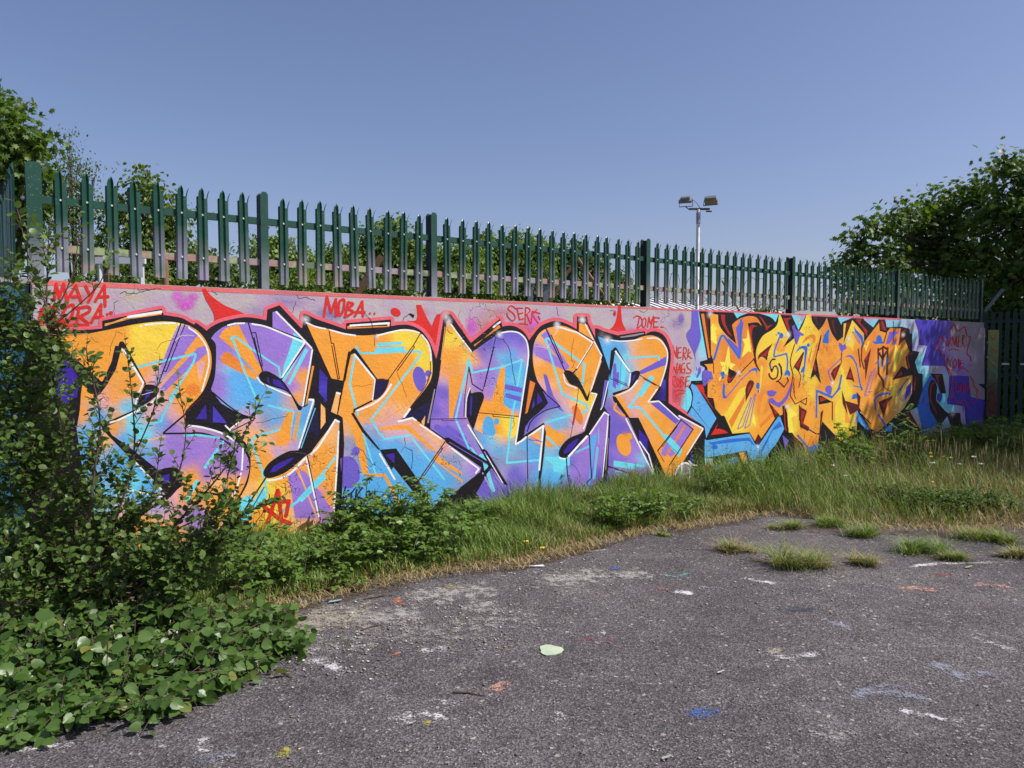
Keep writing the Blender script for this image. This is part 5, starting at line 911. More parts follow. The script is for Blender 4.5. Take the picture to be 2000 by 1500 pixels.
M_TIM = plain('weathered_timber', (0.24, 0.13, 0.065), 0.8, 0.35, 6, bump=.3); M_WHT = plain('white_metal', (0.66, 0.67, 0.68), 0.45, 0.1, 3); M_GRY = plain('grey_post', (0.22, 0.24, 0.26), 0.5)
def bar(mb, p, q, r=.03, seg=6): mb.tube([p, q], r, seg); return mb
def clutter():
    Y = 8.2
    r = empty('timber_post', at_depth(326, 681, Y) * 1.0, 'brown timber post with a curved top behind the nearest fence bay', 'post'); r.location.z = 0
    p = [(0, 0, 0), (0, 0, 2.62), (-.02, 0, 2.77), (-.07, 0, 2.89), (-.13, 0, 2.95)]; m = MB(); m.tube(p, [.035, .035, .033, .03, .026], 8); m.build('shaft', M_TIM, r, True); MB().box((-.05, -.05, 0), (.1, 0, 0), (0, .1, 0), (0, 0, .3)).build('foot', M_TIM, r)
    r = empty('shelter_frame', at_depth(200, 681, Y), 'white rail frame with a brown timber board behind the left bushes', 'frame'); r.location.z = 0; k = Y / FPX
    bar(MB(), (0, 0, 0), (0, 0, 2.67), .028).build('post', M_WHT, r); bar(MB(), (80 * k, 0, 0), (80 * k, 0, 2.67), .028).build('post', M_WHT, r); MB().box((-.04, -.03, 2.63), (96 * k, 0, 0), (0, .05, 0), (0, 0, .07)).build('rail', M_WHT, r); MB().box((-14 * k, .04, 2.59), (22 * k, 0, 0), (0, .03, 0), (0, 0, .22)).build('board', M_TIM, r); bar(MB(), (4 * k, .06, 0), (4 * k, .06, 2.59), .035).build('prop', M_TIM, r)
    for i, (x0, y0, x1, y1, w, lab) in enumerate(((1068, 600, 1123, 508, .022, 'tilted rusty steel bar leaning left behind the middle fence'), (1195, 600, 1128, 505, .024, 'tilted rusty steel bar leaning right behind the middle fence'), (1440, 600, 1410, 548, .02, 'short tilted rusty bar under the flood lamp'), (700, 570, 745, 500, .045, 'leaning brown branch behind the second fence bay'))):
        a = at_depth(x0, y0, (9.6, 10.2, 17.0, 9.2)[i]); b = at_depth(x1, y1, (9.6, 10.2, 17.0, 9.2)[i]); d = b - a; a = a - d * (a.z / d.z) if d.z > .01 else a
        o = bar(MB(), (0, 0, 0), b - a, w, 6); ob = o.build('leaning_bar' if i < 3 else 'fallen_branch', M_TIM); ob.location = a; tag(ob, lab, 'bar' if i < 3 else 'branch')
    for i, (x, lab) in enumerate(((1036, 'grey steel post behind the middle fence, left of a pair'), (1066, 'grey steel post behind the middle fence, right of a pair'))):
        b = at_depth(x, 556, 9.2); m = MB(); m.box((-.03, -.03, 0), (.06, 0, 0), (0, .06, 0), (0, 0, b.z)); m.box((-.045, -.045, b.z), (.09, 0, 0), (0, .09, 0), (0, 0, .012)); o = m.build('steel_post', M_GRY); o.location = (b.x, b.y, 0); tag(o, lab, 'post')
clutter()
# ------------------------------------------------------------------ gate beyond the right end of the wall
def gate():
    a = wall_pt(S_R + .10, -.10); b = Vector((11.6, 12.9, 0)); d = (b - a); L = d.length; d.normalize()
    root = empty('steel_gate', a, 'dark green barred steel gate in the tree shade past the wall end', 'gate', rz=math.atan2(d.y, d.x)); dm = plain('dark_gate_paint', (0.012, 0.04, 0.03), 0.5, 0.3, 5); Hg = 2.40
    bme = MB().box((-.035, 0, .06), (.07, 0, 0), (0, .012, 0), (0, 0, Hg - .06)).mesh('bar'); bme.materials.append(dm)
    for k in range(int(L / .115)): child('bar', bme, root, (.06 + k * .115, 0, 0))
    for z in (.25, 1.2, 2.2): MB().box((0, .014, z), (L, 0, 0), (0, .04, 0), (0, 0, .06)).build('rail', dm, root)
    for x in (-.02, 1.35, L): MB().box((x - .05, -.02, 0), (.10, 0, 0), (0, .10, 0), (0, 0, Hg + .06)).build('post', dm, root)
    for x in (.33, .62, .86): MB().box((x, -.012, 1.42), (.12, 0, 0), (0, .008, 0), (0, 0, .035)).build('light_gap_strip', plain('strip_grey', (.5, .5, .5)), root)  # pale strips added in place of light gaps in the gate
    bd = MB().box((.10, -.03, .45), (.17, 0, 0), (0, .02, 0), (0, 0, 1.62)).build('painted_board', board_mat(), root)
    red = plain('board_red', lin((190, 40, 30)), .6); org = plain('board_orange', lin((235, 130, 50)), .6)
    def st(pts, mt, w=.016):
        m = MB(); m.tube([(x, -.034, z) for x, z in pts], w * .5, 5); m.build('board_mark', mt, bd)
    for z0, mt, sh in ((1.88, org, [(.12, .12), (.19, .0), (.25, .12)]), (1.62, org, [(.12, .16), (.25, .05), (.13, .0), (.25, -.05)]), (1.38, org, [(.12, 0), (.25, .14)]), (1.38, org, [(.25, 0), (.12, .14)]), (1.16, org, [(.13, .0), (.13, .14), (.25, .12), (.25, 0)]), (.98, red, [(.13, 0), (.25, .1), (.13, .1)]), (.82, red, [(.13, .0), (.19, .11), (.25, 0)]), (.66, red, [(.13, 0), (.13, .11), (.25, 0), (.25, .11)]), (.5, red, [(.24, .11), (.13, .09), (.24, .04), (.13, 0)])):
        st([(x, z0 + z) for x, z in sh], mt)
    s_ = MB(); p0 = Vector((-.12, 0, WTOP + .02)); s_.box(p0, Vector((.42, .05, .62)), (0, .05, 0), (.05, 0, -.03)); s_.build('stay', plain('stay_grey', (.16, .17, .17), .6), root)
def board_mat():
    t = NT('gate_board'); sx = t.n('ShaderNodeSeparateXYZ'); t.l(t.coord('Object'), sx.inputs[0]); n = t.math('ADD', sx.outputs['Z'], t.math('MULTIPLY', t.noise(6, 3), .25))
    t.base(t.ramp(t.math('MULTIPLY', n, .45), [(0.2, lin((96, 50, 46))), (0.5, lin((86, 76, 56))), (0.62, lin((84, 128, 96))), (0.95, lin((150, 150, 90)))])); t.rough(.6); return t.m
gate()
# ------------------------------------------------------------------ plants
def leaf_mat(name, c1, c2, c3=None, rough=0.45, spec=0.4, trans=0.3, tint=(1.45, 1.5, 0.5), single=False):
    t = NT(name); g_ = t.n('ShaderNodeNewGeometry'); rp = t.n('ShaderNodeObjectInfo').outputs['Random'] if single else g_.outputs['Random Per Island']
    stops = [(0.0, c1), (0.65, c2), (0.97, c2)] + ([(1.0, c3)] if c3 else [])
    c = t.ramp(rp, stops); bf = t.mix(g_.outputs['Backfacing'], c, tuple(min(1, x * 1.35 + 0.01) for x in c2)); t.base(bf); t.rough(rough, spec)
    tr = t.n('ShaderNodeBsdfTranslucent'); tc = t.mix(1.0, c, tint, 'MULTIPLY'); t.l(tc, tr.inputs[0])
    mx = t.n('ShaderNodeMixShader'); mx.inputs[0].default_value = trans; t.l(t.b.outputs[0], mx.inputs[1]); t.l(tr.outputs[0], mx.inputs[2]); t.l(mx.outputs[0], t.out.inputs['Surface']); return t.m
M_SHRUB = leaf_mat('shrub_leaf', (0.042, 0.082, 0.015), (0.105, 0.178, 0.036), (0.19, 0.24, 0.06), 0.42, 0.34, 0.32)
M_GLOSSY = leaf_mat('glossy_leaf', (0.040, 0.085, 0.016), (0.090, 0.165, 0.034), (0.22, 0.22, 0.05), 0.36, 0.40, 0.28)
M_BRAM = leaf_mat('bramble_leaf', (0.070, 0.140, 0.022), (0.145, 0.250, 0.046), (0.26, 0.29, 0.07), 0.42, 0.4, 0.38)
M_HERB = leaf_mat('herb_leaf', (0.055, 0.120, 0.020), (0.120, 0.210, 0.040), (0.20, 0.25, 0.06), 0.5, 0.3, 0.36)
M_MAPLE = leaf_mat('maple_leaf', (0.036, 0.078, 0.011), (0.110, 0.180, 0.030), (0.22, 0.19, 0.05), 0.45, 0.3, 0.36)
M_BIRCH = leaf_mat('birch_leaf', (0.045, 0.085, 0.016), (0.105, 0.160, 0.034), None, 0.45, 0.3, 0.36)
M_LIGHT = leaf_mat('light_leaf', (0.060, 0.115, 0.016), (0.130, 0.195, 0.030), None, 0.45, 0.35, 0.35)
M_BUSH = leaf_mat('willow_leaf', (0.070, 0.130, 0.020), (0.165, 0.240, 0.044), None, 0.45, 0.3, 0.38)
M_GRASS = leaf_mat('grass_blade', (0.060, 0.120, 0.020), (0.140, 0.215, 0.040), (0.30, 0.25, 0.10), 0.5, 0.3, 0.3)
M_DRY = leaf_mat('dry_grass', (0.16, 0.135, 0.050), (0.30, 0.235, 0.105), (0.11, 0.14, 0.03), 0.6, 0.2, 0.25, (1.1, 1.0, 0.7))
M_STEM = plain('green_stem', (0.07, 0.085, 0.03), 0.6, 0.3, 20); M_BARK = plain('brown_bark', (0.075, 0.055, 0.04), 0.85, 0.4, 14, bump=.5); M_REDST = plain('reddish_stem', (0.12, 0.05, 0.035), 0.6, 0.3, 18)
# leaf outlines: y along the leaf, x across, slight fold along the rib
def tpl(pts, mids): 
    """right half outline from base to tip (x, y); mirrored; mids on the rib"""
    V = [(0, 0, 0)]; R = []; L = []
    for x, y in pts: R.append(len(V)); V.append((x, y, .16 * x - .10 * y * y)); L.append(len(V)); V.append((-x, y, .16 * x - .10 * y * y))
    T = len(V); V.append((0, 1, -.14)); m = len(V); V.append((0, mids, -.10 * mids * mids - .02))
    F = []; ch = [0] + R + [T]; F += [(m, ch[i], ch[i + 1]) for i in range(len(ch) - 1)]; ch = [0] + L + [T]; F += [(m, ch[i + 1], ch[i]) for i in range(len(ch) - 1)]
    return np.array(V, float), np.array(F, int)
T_OVAL = tpl([(.20, .10), (.36, .38), (.30, .70)], .45); T_ROUND = tpl([(.30, .05), (.44, .34), (.34, .68), (.14, .88)], .42); T_SIMPLE = tpl([(.30, .42)], .45)
T_NARROW = tpl([(.10, .3), (.09, .65)], .5); T_TOOTH = tpl([(.25, .12), (.40, .32), (.33, .40), (.34, .60), (.22, .66), (.18, .82)], .45)
def maple_tpl():
    a = [(0, 0), (.30, -.12), (.22, .12), (.58, .20), (.34, .40), (.40, .72), (.12, .60), (0, 1.0), (-.12, .60), (-.40, .72), (-.34, .40), (-.58, .20), (-.22, .12), (-.30, -.12)]
    V = [(x, y, -.12 * abs(x) - .08 * y * y) for x, y in a] + [(0, .33, .03)]; n = len(a)
    return np.array(V, float), np.array([(n, i, (i + 1) % n) for i in range(n)], int)
T_MAPLE = maple_tpl()
def unit(a): return a / (np.linalg.norm(a, axis=1, keepdims=True) + 1e-9)
def leaf_xf(P, D, N, S): 
    Y = unit(np.asarray(D, float)); X = unit(np.cross(Y, N)); Z = np.cross(X, Y); S = np.asarray(S, float)
    return Y, X, Z, S
def leaf_arrays(P, D, N, S, T, wid=1.0):
    P = np.asarray(P, float); Y, X, Z, S = leaf_xf(P, D, N, S); TV, TF = T; n = len(P); k = len(TV)
    V = P[:, None, :] + S[:, None, None] * (TV[None, :, 0:1] * wid * X[:, None, :] + TV[None, :, 1:2] * Y[:, None, :] + TV[None, :, 2:3] * Z[:, None, :])
    F = TF[None] + (np.arange(n) * k)[:, None, None]; return V.reshape(-1, 3), F.reshape(-1, 3)
def leaf_obj(name, P, D, N, S, T, mat, parent=None, wid=1.0, ws=True):
    V, F = leaf_arrays(P, D, N, S, T, wid); me = np_mesh(name, V, F, True); o = link(name, me, mat, parent, ws)
    if parent is not None: o['kind'] = 'stuff'
    return o
def rand_dirs(n, r=rng): return unit(r.normal(size=(n, 3)))
def up_norm(n, k=1.2, r=rng):
    v = r.normal(size=(n, 3)); v[:, 2] += k; return unit(v)
# ---- trees: limbs to each lobe, twigs, and clumped leaves
def tree(name, label, cat, base, trunk_r, lobes, leaf, size, mat, bark, n_per, clump=22, sig=.22, seed=1, group=None, droop=.35, limbs=True, flat=1.0):
    r = np.random.default_rng(seed); root = empty(name, base, label, cat, group); tb = MB(); base = Vector(base)
    C = np.array([[*l[0], 0] for l in lobes])[:, :3]; top = Vector(C.mean(0)); fork = base + (top - base) * .45; fork.x = base.x * .6 + fork.x * .4; fork.y = base.y * .6 + fork.y * .4
    tb.tube([base, base + (fork - base) * .5 + Vector((.05, .03, 0)), fork], [trunk_r, trunk_r * .8, trunk_r * .65], 9)
    P, D, Nn, S = [], [], [], []
    for (c, rad, *q) in lobes:
        mult = q[0] if q else 1.0; c = Vector(c); rx, ry, rz = rad if hasattr(rad, '__len__') else (rad, rad, rad * .85)
        mid = fork + (c - fork) * .5 + Vector((0, 0, .12 * (c - fork).length)); tb.tube([fork, mid, c], [trunk_r * .22, trunk_r * .13, trunk_r * .05], 6)
        vol = (rx * ry * rz) ** (2 / 3); n = max(3, int(n_per * vol * mult / clump))
        u = rand_dirs(n, r); rr = r.uniform(.25, 1.0, n) ** .45; cc = np.array(c) + u * rr[:, None] * np.array((rx, ry, rz))
        for k in range(n):
            q0 = cc[k]; 
            if k % 2 == 0: tb.tube([c + (Vector(q0) - c) * .15, c + (Vector(q0) - c) * .6 + Vector((0, 0, -.03)), q0], [trunk_r * .07 + .004, trunk_r * .04 + .003, .002], 4, False)
            m = r.integers(int(clump * .6), int(clump * 1.4)); off = r.normal(0, sig, (m, 3)) * (1, 1, .62 * flat); p = q0 + off
            P.append(p); d = off * .6 + u[k] * .25 + r.normal(0, .25, (m, 3)); d[:, 2] -= droop; D.append(d); nn = r.normal(0, .55, (m, 3)); nn[:, 2] += 1.0; nn += u[k] * .35; Nn.append(nn); S.append(r.uniform(.65, 1.15, m) * size)
    tb.build('trunk', bark, root, True, True); o = leaf_obj('crown', np.concatenate(P), np.concatenate(D), np.concatenate(Nn), np.concatenate(S), leaf, mat, root); return root
def L_(px, py, Y, rpx, mult=1.0):
    p = at_depth(px, py, Y); r = rpx * Y / FPX; return (tuple(p), (r, r * .9, r * .85), mult)
def ground_at(px, Y): p = at_depth(px, 700, Y); return (p.x, p.y, 0)
# the big maple to the right; it also reaches over the yard outside the picture and shades the end of the wall
tree('maple_tree', 'large dark maple tree over the right end of the wall', 'tree', (14.4, 18.2, 0), .30,
     [L_(1672, 478, 17, 24), L_(1665, 510, 17, 18), L_(1690, 450, 17, 30), L_(1700, 500, 17, 36), L_(1745, 435, 17, 34), L_(1775, 412, 17, 26), L_(1820, 405, 17.5, 30), L_(1860, 378, 17.5, 30), L_(1800, 450, 17.5, 40), L_(1850, 420, 17.5, 46), L_(1665, 560, 17, 26), L_(1700, 565, 17.5, 36), L_(1800, 490, 18, 62), L_(1745, 520, 17, 40), L_(1860, 490, 17.5, 66), L_(1910, 400, 17, 42), L_(1905, 365, 17, 26), L_(1965, 315, 16, 34), L_(1995, 345, 16, 62), L_(1975, 440, 16, 70), L_(1930, 520, 16.5, 66), L_(2040, 420, 15.5, 90), L_(2010, 540, 15.5, 66), L_(1850, 560, 18, 48), L_(2070, 350, 16, 70), L_(1640, 525, 21, 22), L_(1662, 522, 21, 18), L_(1960, 585, 17, 46), L_(2080, 600, 15, 60),
      ((11.6, 12.6, 5.5), (1.7, 1.5, 1.2), 1.3), ((10.6, 10.9, 5.9), (1.15, 1.2, .9), 1.3), ((10.5, 9.5, 5.6), (1.0, 1.1, .8), 1.0), ((13.0, 12.5, 4.9), (1.9, 1.7, 1.4), 1.3), ((13.4, 14.8, 5.6), (2.0, 1.8, 1.6), 1.0), ((12.6, 10.8, 6.6), (1.8, 1.6, 1.2), 1.0), ((14.6, 13.5, 7.0), (2.0, 2.0, 1.6), 1.0), ((14.2, 11.2, 5.0), (1.9, 1.7, 1.4), 1.0)],
     T_MAPLE, .125, M_MAPLE, M_BARK, 1900, 20, .17, 11)
tree('sycamore_tree', 'dark broad leaved tree at the left edge behind the corner post', 'tree', ground_at(-10, 11.5), .20, [L_(12, 215, 11.5, 20), L_(35, 215, 11.5, 14), L_(20, 260, 11.5, 30), L_(45, 262, 11.5, 13), L_(80, 265, 11.5, 16), L_(65, 285, 11.5, 20), L_(20, 310, 11.5, 44), L_(60, 330, 11.5, 34), L_(-20, 290, 11.8, 60), L_(25, 375, 11.8, 50), L_(70, 400, 12, 36), L_(-30, 200, 12, 40), L_(10, 460, 12, 60)],
     T_MAPLE, .115, M_MAPLE, M_BARK, 3600, 18, .15, 12)
tree('birch_tree', 'thin leaved birch behind the left corner of the fence', 'tree', ground_at(150, 13), .10, [L_(135, 262, 13, 7, .7), L_(139, 285, 13, 8, .7), L_(133, 305, 13, 11, .8), L_(108, 300, 13, 12, .6), L_(110, 340, 13, 24, .8), L_(150, 325, 13, 20, .8), L_(140, 365, 13, 36, .9), L_(175, 335, 13, 14, .6), L_(190, 322, 13, 7, .5), L_(165, 400, 13, 36), L_(120, 430, 13, 40), L_(160, 480, 13, 46)],
     T_SIMPLE, .05, M_BIRCH, M_BARK, 9500, 16, .11, 13, None, .6)
tree('young_oak_tree', 'light green small tree behind the nearest fence bay', 'tree', ground_at(290, 12.5), .09, [L_(287, 335, 12.5, 12), L_(275, 345, 12.5, 10), L_(283, 365, 12.5, 22), L_(300, 385, 12.5, 28), L_(240, 390, 12.5, 16), L_(250, 430, 12.5, 40), L_(320, 430, 12.5, 40), L_(355, 415, 12.5, 16), L_(290, 480, 12.5, 50), L_(355, 490, 12.5, 36), L_(220, 500, 12.5, 40), L_(330, 530, 12.5, 40), L_(385, 530, 12.5, 24), L_(250, 540, 12, 36), L_(195, 540, 12, 34), L_(300, 550, 12, 34), L_(390, 500, 12.5, 20)],
     T_OVAL, .075, M_LIGHT, M_BARK, 8000, 18, .12, 14)
for i, (lab, x, Y, lb, mt) in enumerate((
        ('dark little spruce like bush behind the second fence post', 490, 11, [(490, 470, 10), (485, 490, 18), (500, 520, 26), (455, 530, 24)], M_MAPLE),
        ('rounded green bush behind the second fence bay', 545, 10.5, [(540, 475, 18), (530, 505, 30), (575, 510, 26), (550, 545, 36)], M_BUSH),
        ('low green bush in the gap under the wire loops', 630, 11.5, [(610, 530, 24), (640, 510, 22), (665, 500, 26), (645, 545, 34)], M_BUSH),
        ('tall feathery willow bush behind the third fence post', 750, 11, [(735, 462, 24), (770, 455, 26), (720, 500, 34), (765, 500, 36), (800, 490, 26), (740, 540, 40), (800, 545, 30)], M_BUSH),
        ('willow bush right of the third fence post', 880, 11, [(850, 510, 28), (890, 505, 28), (925, 500, 24), (870, 545, 34), (915, 545, 30)], M_BUSH),
        ('broad willow bush behind the middle fence bay', 1000, 12, [(955, 475, 18), (965, 505, 30), (1010, 478, 26), (1000, 520, 36), (1045, 495, 28), (1040, 540, 34), (970, 550, 32)], M_BUSH),
        ('darker bush behind the paired grey posts', 1120, 13, [(1085, 500, 20), (1125, 492, 20), (1110, 525, 34), (1150, 520, 26), (1185, 545, 22), (1140, 560, 30), (1215, 565, 18)], M_BIRCH),
        ('small dark bush at the foot of the far fence', 1500, 14, [(1480, 608, 8), (1500, 604, 9), (1515, 609, 6)], M_BIRCH))):
    tree('bush', lab, 'bush', ground_at(x, Y), .05, [L_(a, b, Y, c) for a, b, c in lb], T_OVAL if mt is not M_MAPLE else T_SIMPLE, .062 if mt is not M_MAPLE else .05, mt, M_BARK, 22000, 14, .10, 30 + i, 'bushes behind the fence')

tree('undergrowth', 'dark undergrowth under the maple behind the gate', 'bush', ground_at(2030, 16.5), .06, [L_(a, b, Y, c) for a, b, Y, c in ((1925, 640, 16.5, 60), (1990, 640, 16, 70), (1945, 740, 16, 70), (2020, 760, 15.5, 80), (1920, 810, 16.5, 60), (1985, 830, 16, 60), (2060, 660, 15.5, 80), (1890, 600, 17, 40))], T_MAPLE, .13, M_MAPLE, M_BARK, 2600, 18, .2, 61, 'bushes behind the fence')

for i, (lab, x, Y, lb) in enumerate((
        ('low scrub just behind the wall top left of the second post', 440, 9.5, [(405, 545, 22), (435, 535, 24), (465, 550, 20), (415, 520, 16)]),
        ('low scrub just behind the wall top right of the second post', 590, 9.8, [(530, 560, 18), (565, 555, 22), (600, 560, 20), (635, 560, 22), (590, 535, 18)]),
        ('low scrub just behind the wall top before the third post', 710, 10, [(675, 560, 24), (705, 550, 24), (740, 568, 22), (780, 565, 22), (690, 530, 18)]),
        ('low scrub just behind the wall top after the third post', 900, 10.4, [(850, 570, 22), (885, 565, 24), (925, 570, 22), (960, 570, 22), (905, 535, 20), (950, 535, 18)]),
        ('low scrub just behind the wall top at the middle', 1060, 11, [(1000, 575, 20), (1035, 570, 22), (1070, 575, 20), (1105, 575, 22), (1060, 540, 20)]),
        ('low scrub just behind the wall top before the tall post', 1180, 11.5, [(1140, 585, 18), (1170, 580, 20), (1205, 585, 16), (1230, 580, 12), (1175, 555, 14)]))):
    tree('scrub', lab, 'bush', ground_at(x, Y), .04, [L_(a, b, Y, c) for a, b, c in lb], T_OVAL, .055, M_BUSH if i % 2 else M_BIRCH, M_BARK, 19000, 14, .10, 70 + i, 'bushes behind the fence')

tree('undergrowth', 'dark scrub under the maple behind the far fence bays', 'bush', ground_at(1760, 15.5), .05, [L_(a, b, 15.5, c) for a, b, c in ((1655, 600, 20), (1690, 606, 22), (1730, 602, 26), (1770, 610, 24), (1810, 612, 22), (1850, 616, 22), (1890, 612, 24), (1740, 570, 26), (1700, 575, 18))], T_MAPLE, .09, M_MAPLE, M_BARK, 5200, 16, .13, 62, 'bushes behind the fence')
# ------------------------------------------------------------------ grass, weeds and brambles in front of the wall
def blades(name, P, H, lean, width, mat, parent=None, seed=0, ws=True, kind=None):
    r = np.random.default_rng(seed); n = len(P); P = np.asarray(P, float); a = r.uniform(0, 2 * np.pi, n); dirv = np.c_[np.cos(a), np.sin(a), np.zeros(n)]
    side = np.c_[-np.sin(a), np.cos(a), np.zeros(n)] * (width * r.uniform(.6, 1.3, n))[:, None]; H = np.asarray(H); ln = (lean * r.uniform(.2, 1.4, n) * H)[:, None]
    up = np.c_[np.zeros(n), np.zeros(n), np.ones(n)]
    m1 = P + up * (H * .55)[:, None] + dirv * ln * .35; tp = P + up * (H * r.uniform(.8, 1.0, n))[:, None] + dirv * ln
    V = np.stack([P - side, P + side, m1 - side * .75, m1 + side * .75, tp], 1).reshape(-1, 3)
    b = (np.arange(n) * 5)[:, None]; F = np.concatenate([b + np.array([[0, 1, 3]]), b + np.array([[0, 3, 2]]), b + np.array([[2, 3, 4]])])
    o = link(name, np_mesh(name, V, F), mat, parent, ws)
    if kind: o['kind'] = kind
    elif parent is not None: o['kind'] = 'stuff'
    return o
def verge_points(n, s0, s1, lo, hi, r):
    S = r.uniform(s0, s1, n); f = r.uniform(lo, hi, n); out = np.zeros((n, 3))
    for i in range(n):
        p = wall_pt(S[i], .03 + f[i] * max(verge_w(S[i]), .3)); out[i] = (p.x, p.y, .015 + .06 * (1 - f[i]) ** 1.3)
    return out, f, S
def grass():
    r = np.random.default_rng(5); s0, s1 = wall_co(ground(330, 1200))[0], 15.5
    # keep the density about even in the picture: more blades close by
    def part(n, a, b, lo, hi): return verge_points(n, a, b, lo, hi, r)
    sm = wall_co(ground(1100, 1080))[0]; sf = wall_co(ground(1500, 1003))[0]
    P1, f1, S1 = part(15000, s0, sm, 0, .93); P2, f2, S2 = part(15000, sm, sf, 0, .93); P3, f3, S3 = part(26000, sf, s1, 0, .95)
    P = np.concatenate([P1, P2, P3]); f = np.concatenate([f1, f2, f3]); S = np.concatenate([S1, S2, S3])
    H = (.22 * (1 - f) ** .7 + .09) * r.uniform(.45, 1.2, len(P)) * np.where(S > sf, 1.55, np.where(S > sm, 1.15, 1.0)) * (.45 + .75 * (.5 + .25 * np.sin(S * 4.3 + f * 5) + .25 * np.sin(S * 9.7 - f * 7 + 2)))
    patch = .5 + .5 * np.sin(S * 2.1 + 1.0) * np.sin(S * .77 + f * 3); dry = r.uniform(0, 1, len(P)) < np.where(S < sm, np.clip((f - .78) * 2.2 + .10 * patch, .03, .8), np.clip((f - .55) * 1.0 + .22 * patch + np.where(S > sf + 1.2, .30, 0), .04, .85))
    o = blades('verge_grass', P[~dry], H[~dry], .85, .0036, M_GRASS, seed=6); tag(o, 'long green grass along the foot of the mural wall', 'grass', kind='stuff')
    o = blades('dry_grass', P[dry], H[dry] * .9, 1.1, .0028, M_DRY, seed=7); tag(o, 'dry straw coloured grass at the edge of the verge', 'grass', kind='stuff')
    # flattened straw fringe on the asphalt edge
    P, f, S = part(9000, s0, s1, .84, 1.10); P[:, 2] = .006; o = blades('straw_fringe', P, r.uniform(.02, .07, len(P)), 2.2, .003, M_DRY, seed=8); tag(o, 'flattened straw fringe where the verge meets the asphalt', 'straw', kind='stuff')
grass()
# ---- bramble and herb clumps: arching stems with leaflets in threes
def clump(name, label, cat, px, py, h, rad, nst, mat, T, size, seed, group=None, three=True, dens=.045, wid=1.0, stem=M_STEM, arch=.8):
    r = np.random.default_rng(seed); b = ground(px, py); root = empty(name, (b.x, b.y, 0.0), label, cat, group); st = MB(); P, D, Nn, S = [], [], [], []
    for k in range(nst):
        a = r.uniform(0, 2 * math.pi); l = rad * r.uniform(.25, 1.0); hh = h * r.uniform(.55, 1.05) * (1 - .35 * (l / rad) ** 2); p0 = Vector((b.x + r.normal(0, rad * .22), b.y + r.normal(0, rad * .22), .01))
        d = Vector((math.cos(a), math.sin(a), 0)); pts = []
        for i in range(7):
            t = i / 6; pts.append(p0 + d * (l * t ** 1.3) + Vector((0, 0, hh * (math.sin(t * math.pi * .5 * (1 + .35 * arch)) if arch else t))))
        st.tube(pts, [.0035 * (1 - .1 * i) + .001 for i in range(7)], 4, False)
        n = max(3, int(sum((pts[i + 1] - pts[i]).length for i in range(6)) / dens))
        for j in range(n):
            t = .12 + .88 * (j + r.uniform(0, .8)) / n; q = min(t, .999) * 6; i = int(q); p = pts[i] + (pts[i + 1] - pts[i]) * (q - i); an = r.uniform(0, 2 * math.pi); o = np.array((math.cos(an), math.sin(an), r.uniform(-.1, .5))); o /= np.linalg.norm(o)
            pet = size * r.uniform(.35, .8) if three else 0; bp = np.array(p) + o * pet; sz = size * r.uniform(.6, 1.15) * (1 - .25 * t)
            sd = np.cross(o, (0, 0, 1)); sd /= np.linalg.norm(sd) + 1e-6
            for dv in ((o, o * .25 + sd, o * .25 - sd) if three else (o,)):
                P.append(bp); dd = np.array(dv) + r.normal(0, .15, 3); dd[2] -= .15; D.append(dd); nn = r.normal(0, .35, 3); nn[2] += 1; nn[0] += .25; Nn.append(nn); S.append(sz * (1 if dv is o else .85))
    st.build('stems', stem, root, False, True); leaf_obj('leaves', P, D, Nn, S, T, mat, root, wid); return root
BR = 'bramble clumps along the wall'
for i, (x, y, h, rd, ns, lab) in enumerate((
        (440, 1120, .34, .40, 20, 'bramble clump behind the upright shrub twigs'), (520, 1135, .34, .36, 22, 'leafy bramble beside the reddish arching stem'), (570, 1095, .22, .34, 20, 'bramble clump below the red star tag'), (640, 1085, .30, .34, 20, 'bramble clump where the purple letter E ends'),
        (700, 1080, .62, .36, 24, 'tall bramble clump hiding the black scribbled tag'), (765, 1072, .64, .40, 26, 'tallest dense bramble clump under the blue letter R'), (830, 1068, .58, .40, 24, 'bramble clump under the black slash of the letter R'), (890, 1050, .34, .36, 20, 'bramble clump below the two yellow flowers'), (945, 1035, .30, .34, 16, 'bramble clump between the R and the N'),
        (470, 1168, .30, .30, 16, 'low bramble in front of the shrub twigs'), (560, 1150, .34, .32, 18, 'low bramble at the asphalt edge by the reddish cane'), (620, 1135, .34, .30, 16, 'low bramble at the asphalt edge before the star tag'), (700, 1118, .40, .34, 20, 'front row bramble under the tall clumps'), (780, 1106, .42, .34, 20, 'front row bramble below the black slash'), (850, 1096, .38, .30, 16, 'front row bramble nearest the straw edge'), (655, 1150, .16, .22, 10, 'tiny bramble sprig on the straw edge'),
        (1040, 990, .55, .22, 9, 'upright bramble shoots before the middle letters'), (1075, 990, .45, .2, 7, 'small bramble shoots right of the middle'), (1195, 1040, .34, .36, 20, 'round bramble clump with red paint behind it'), (1250, 1022, .34, .38, 20, 'bramble clump under the last letter of the first word'), (1310, 1008, .30, .34, 16, 'low bramble clump by the rounded white scribble'))):
    clump('bramble', lab, 'bramble', x, y, h, rd, ns, M_BRAM, T_TOOTH, .062, 100 + i, BR)
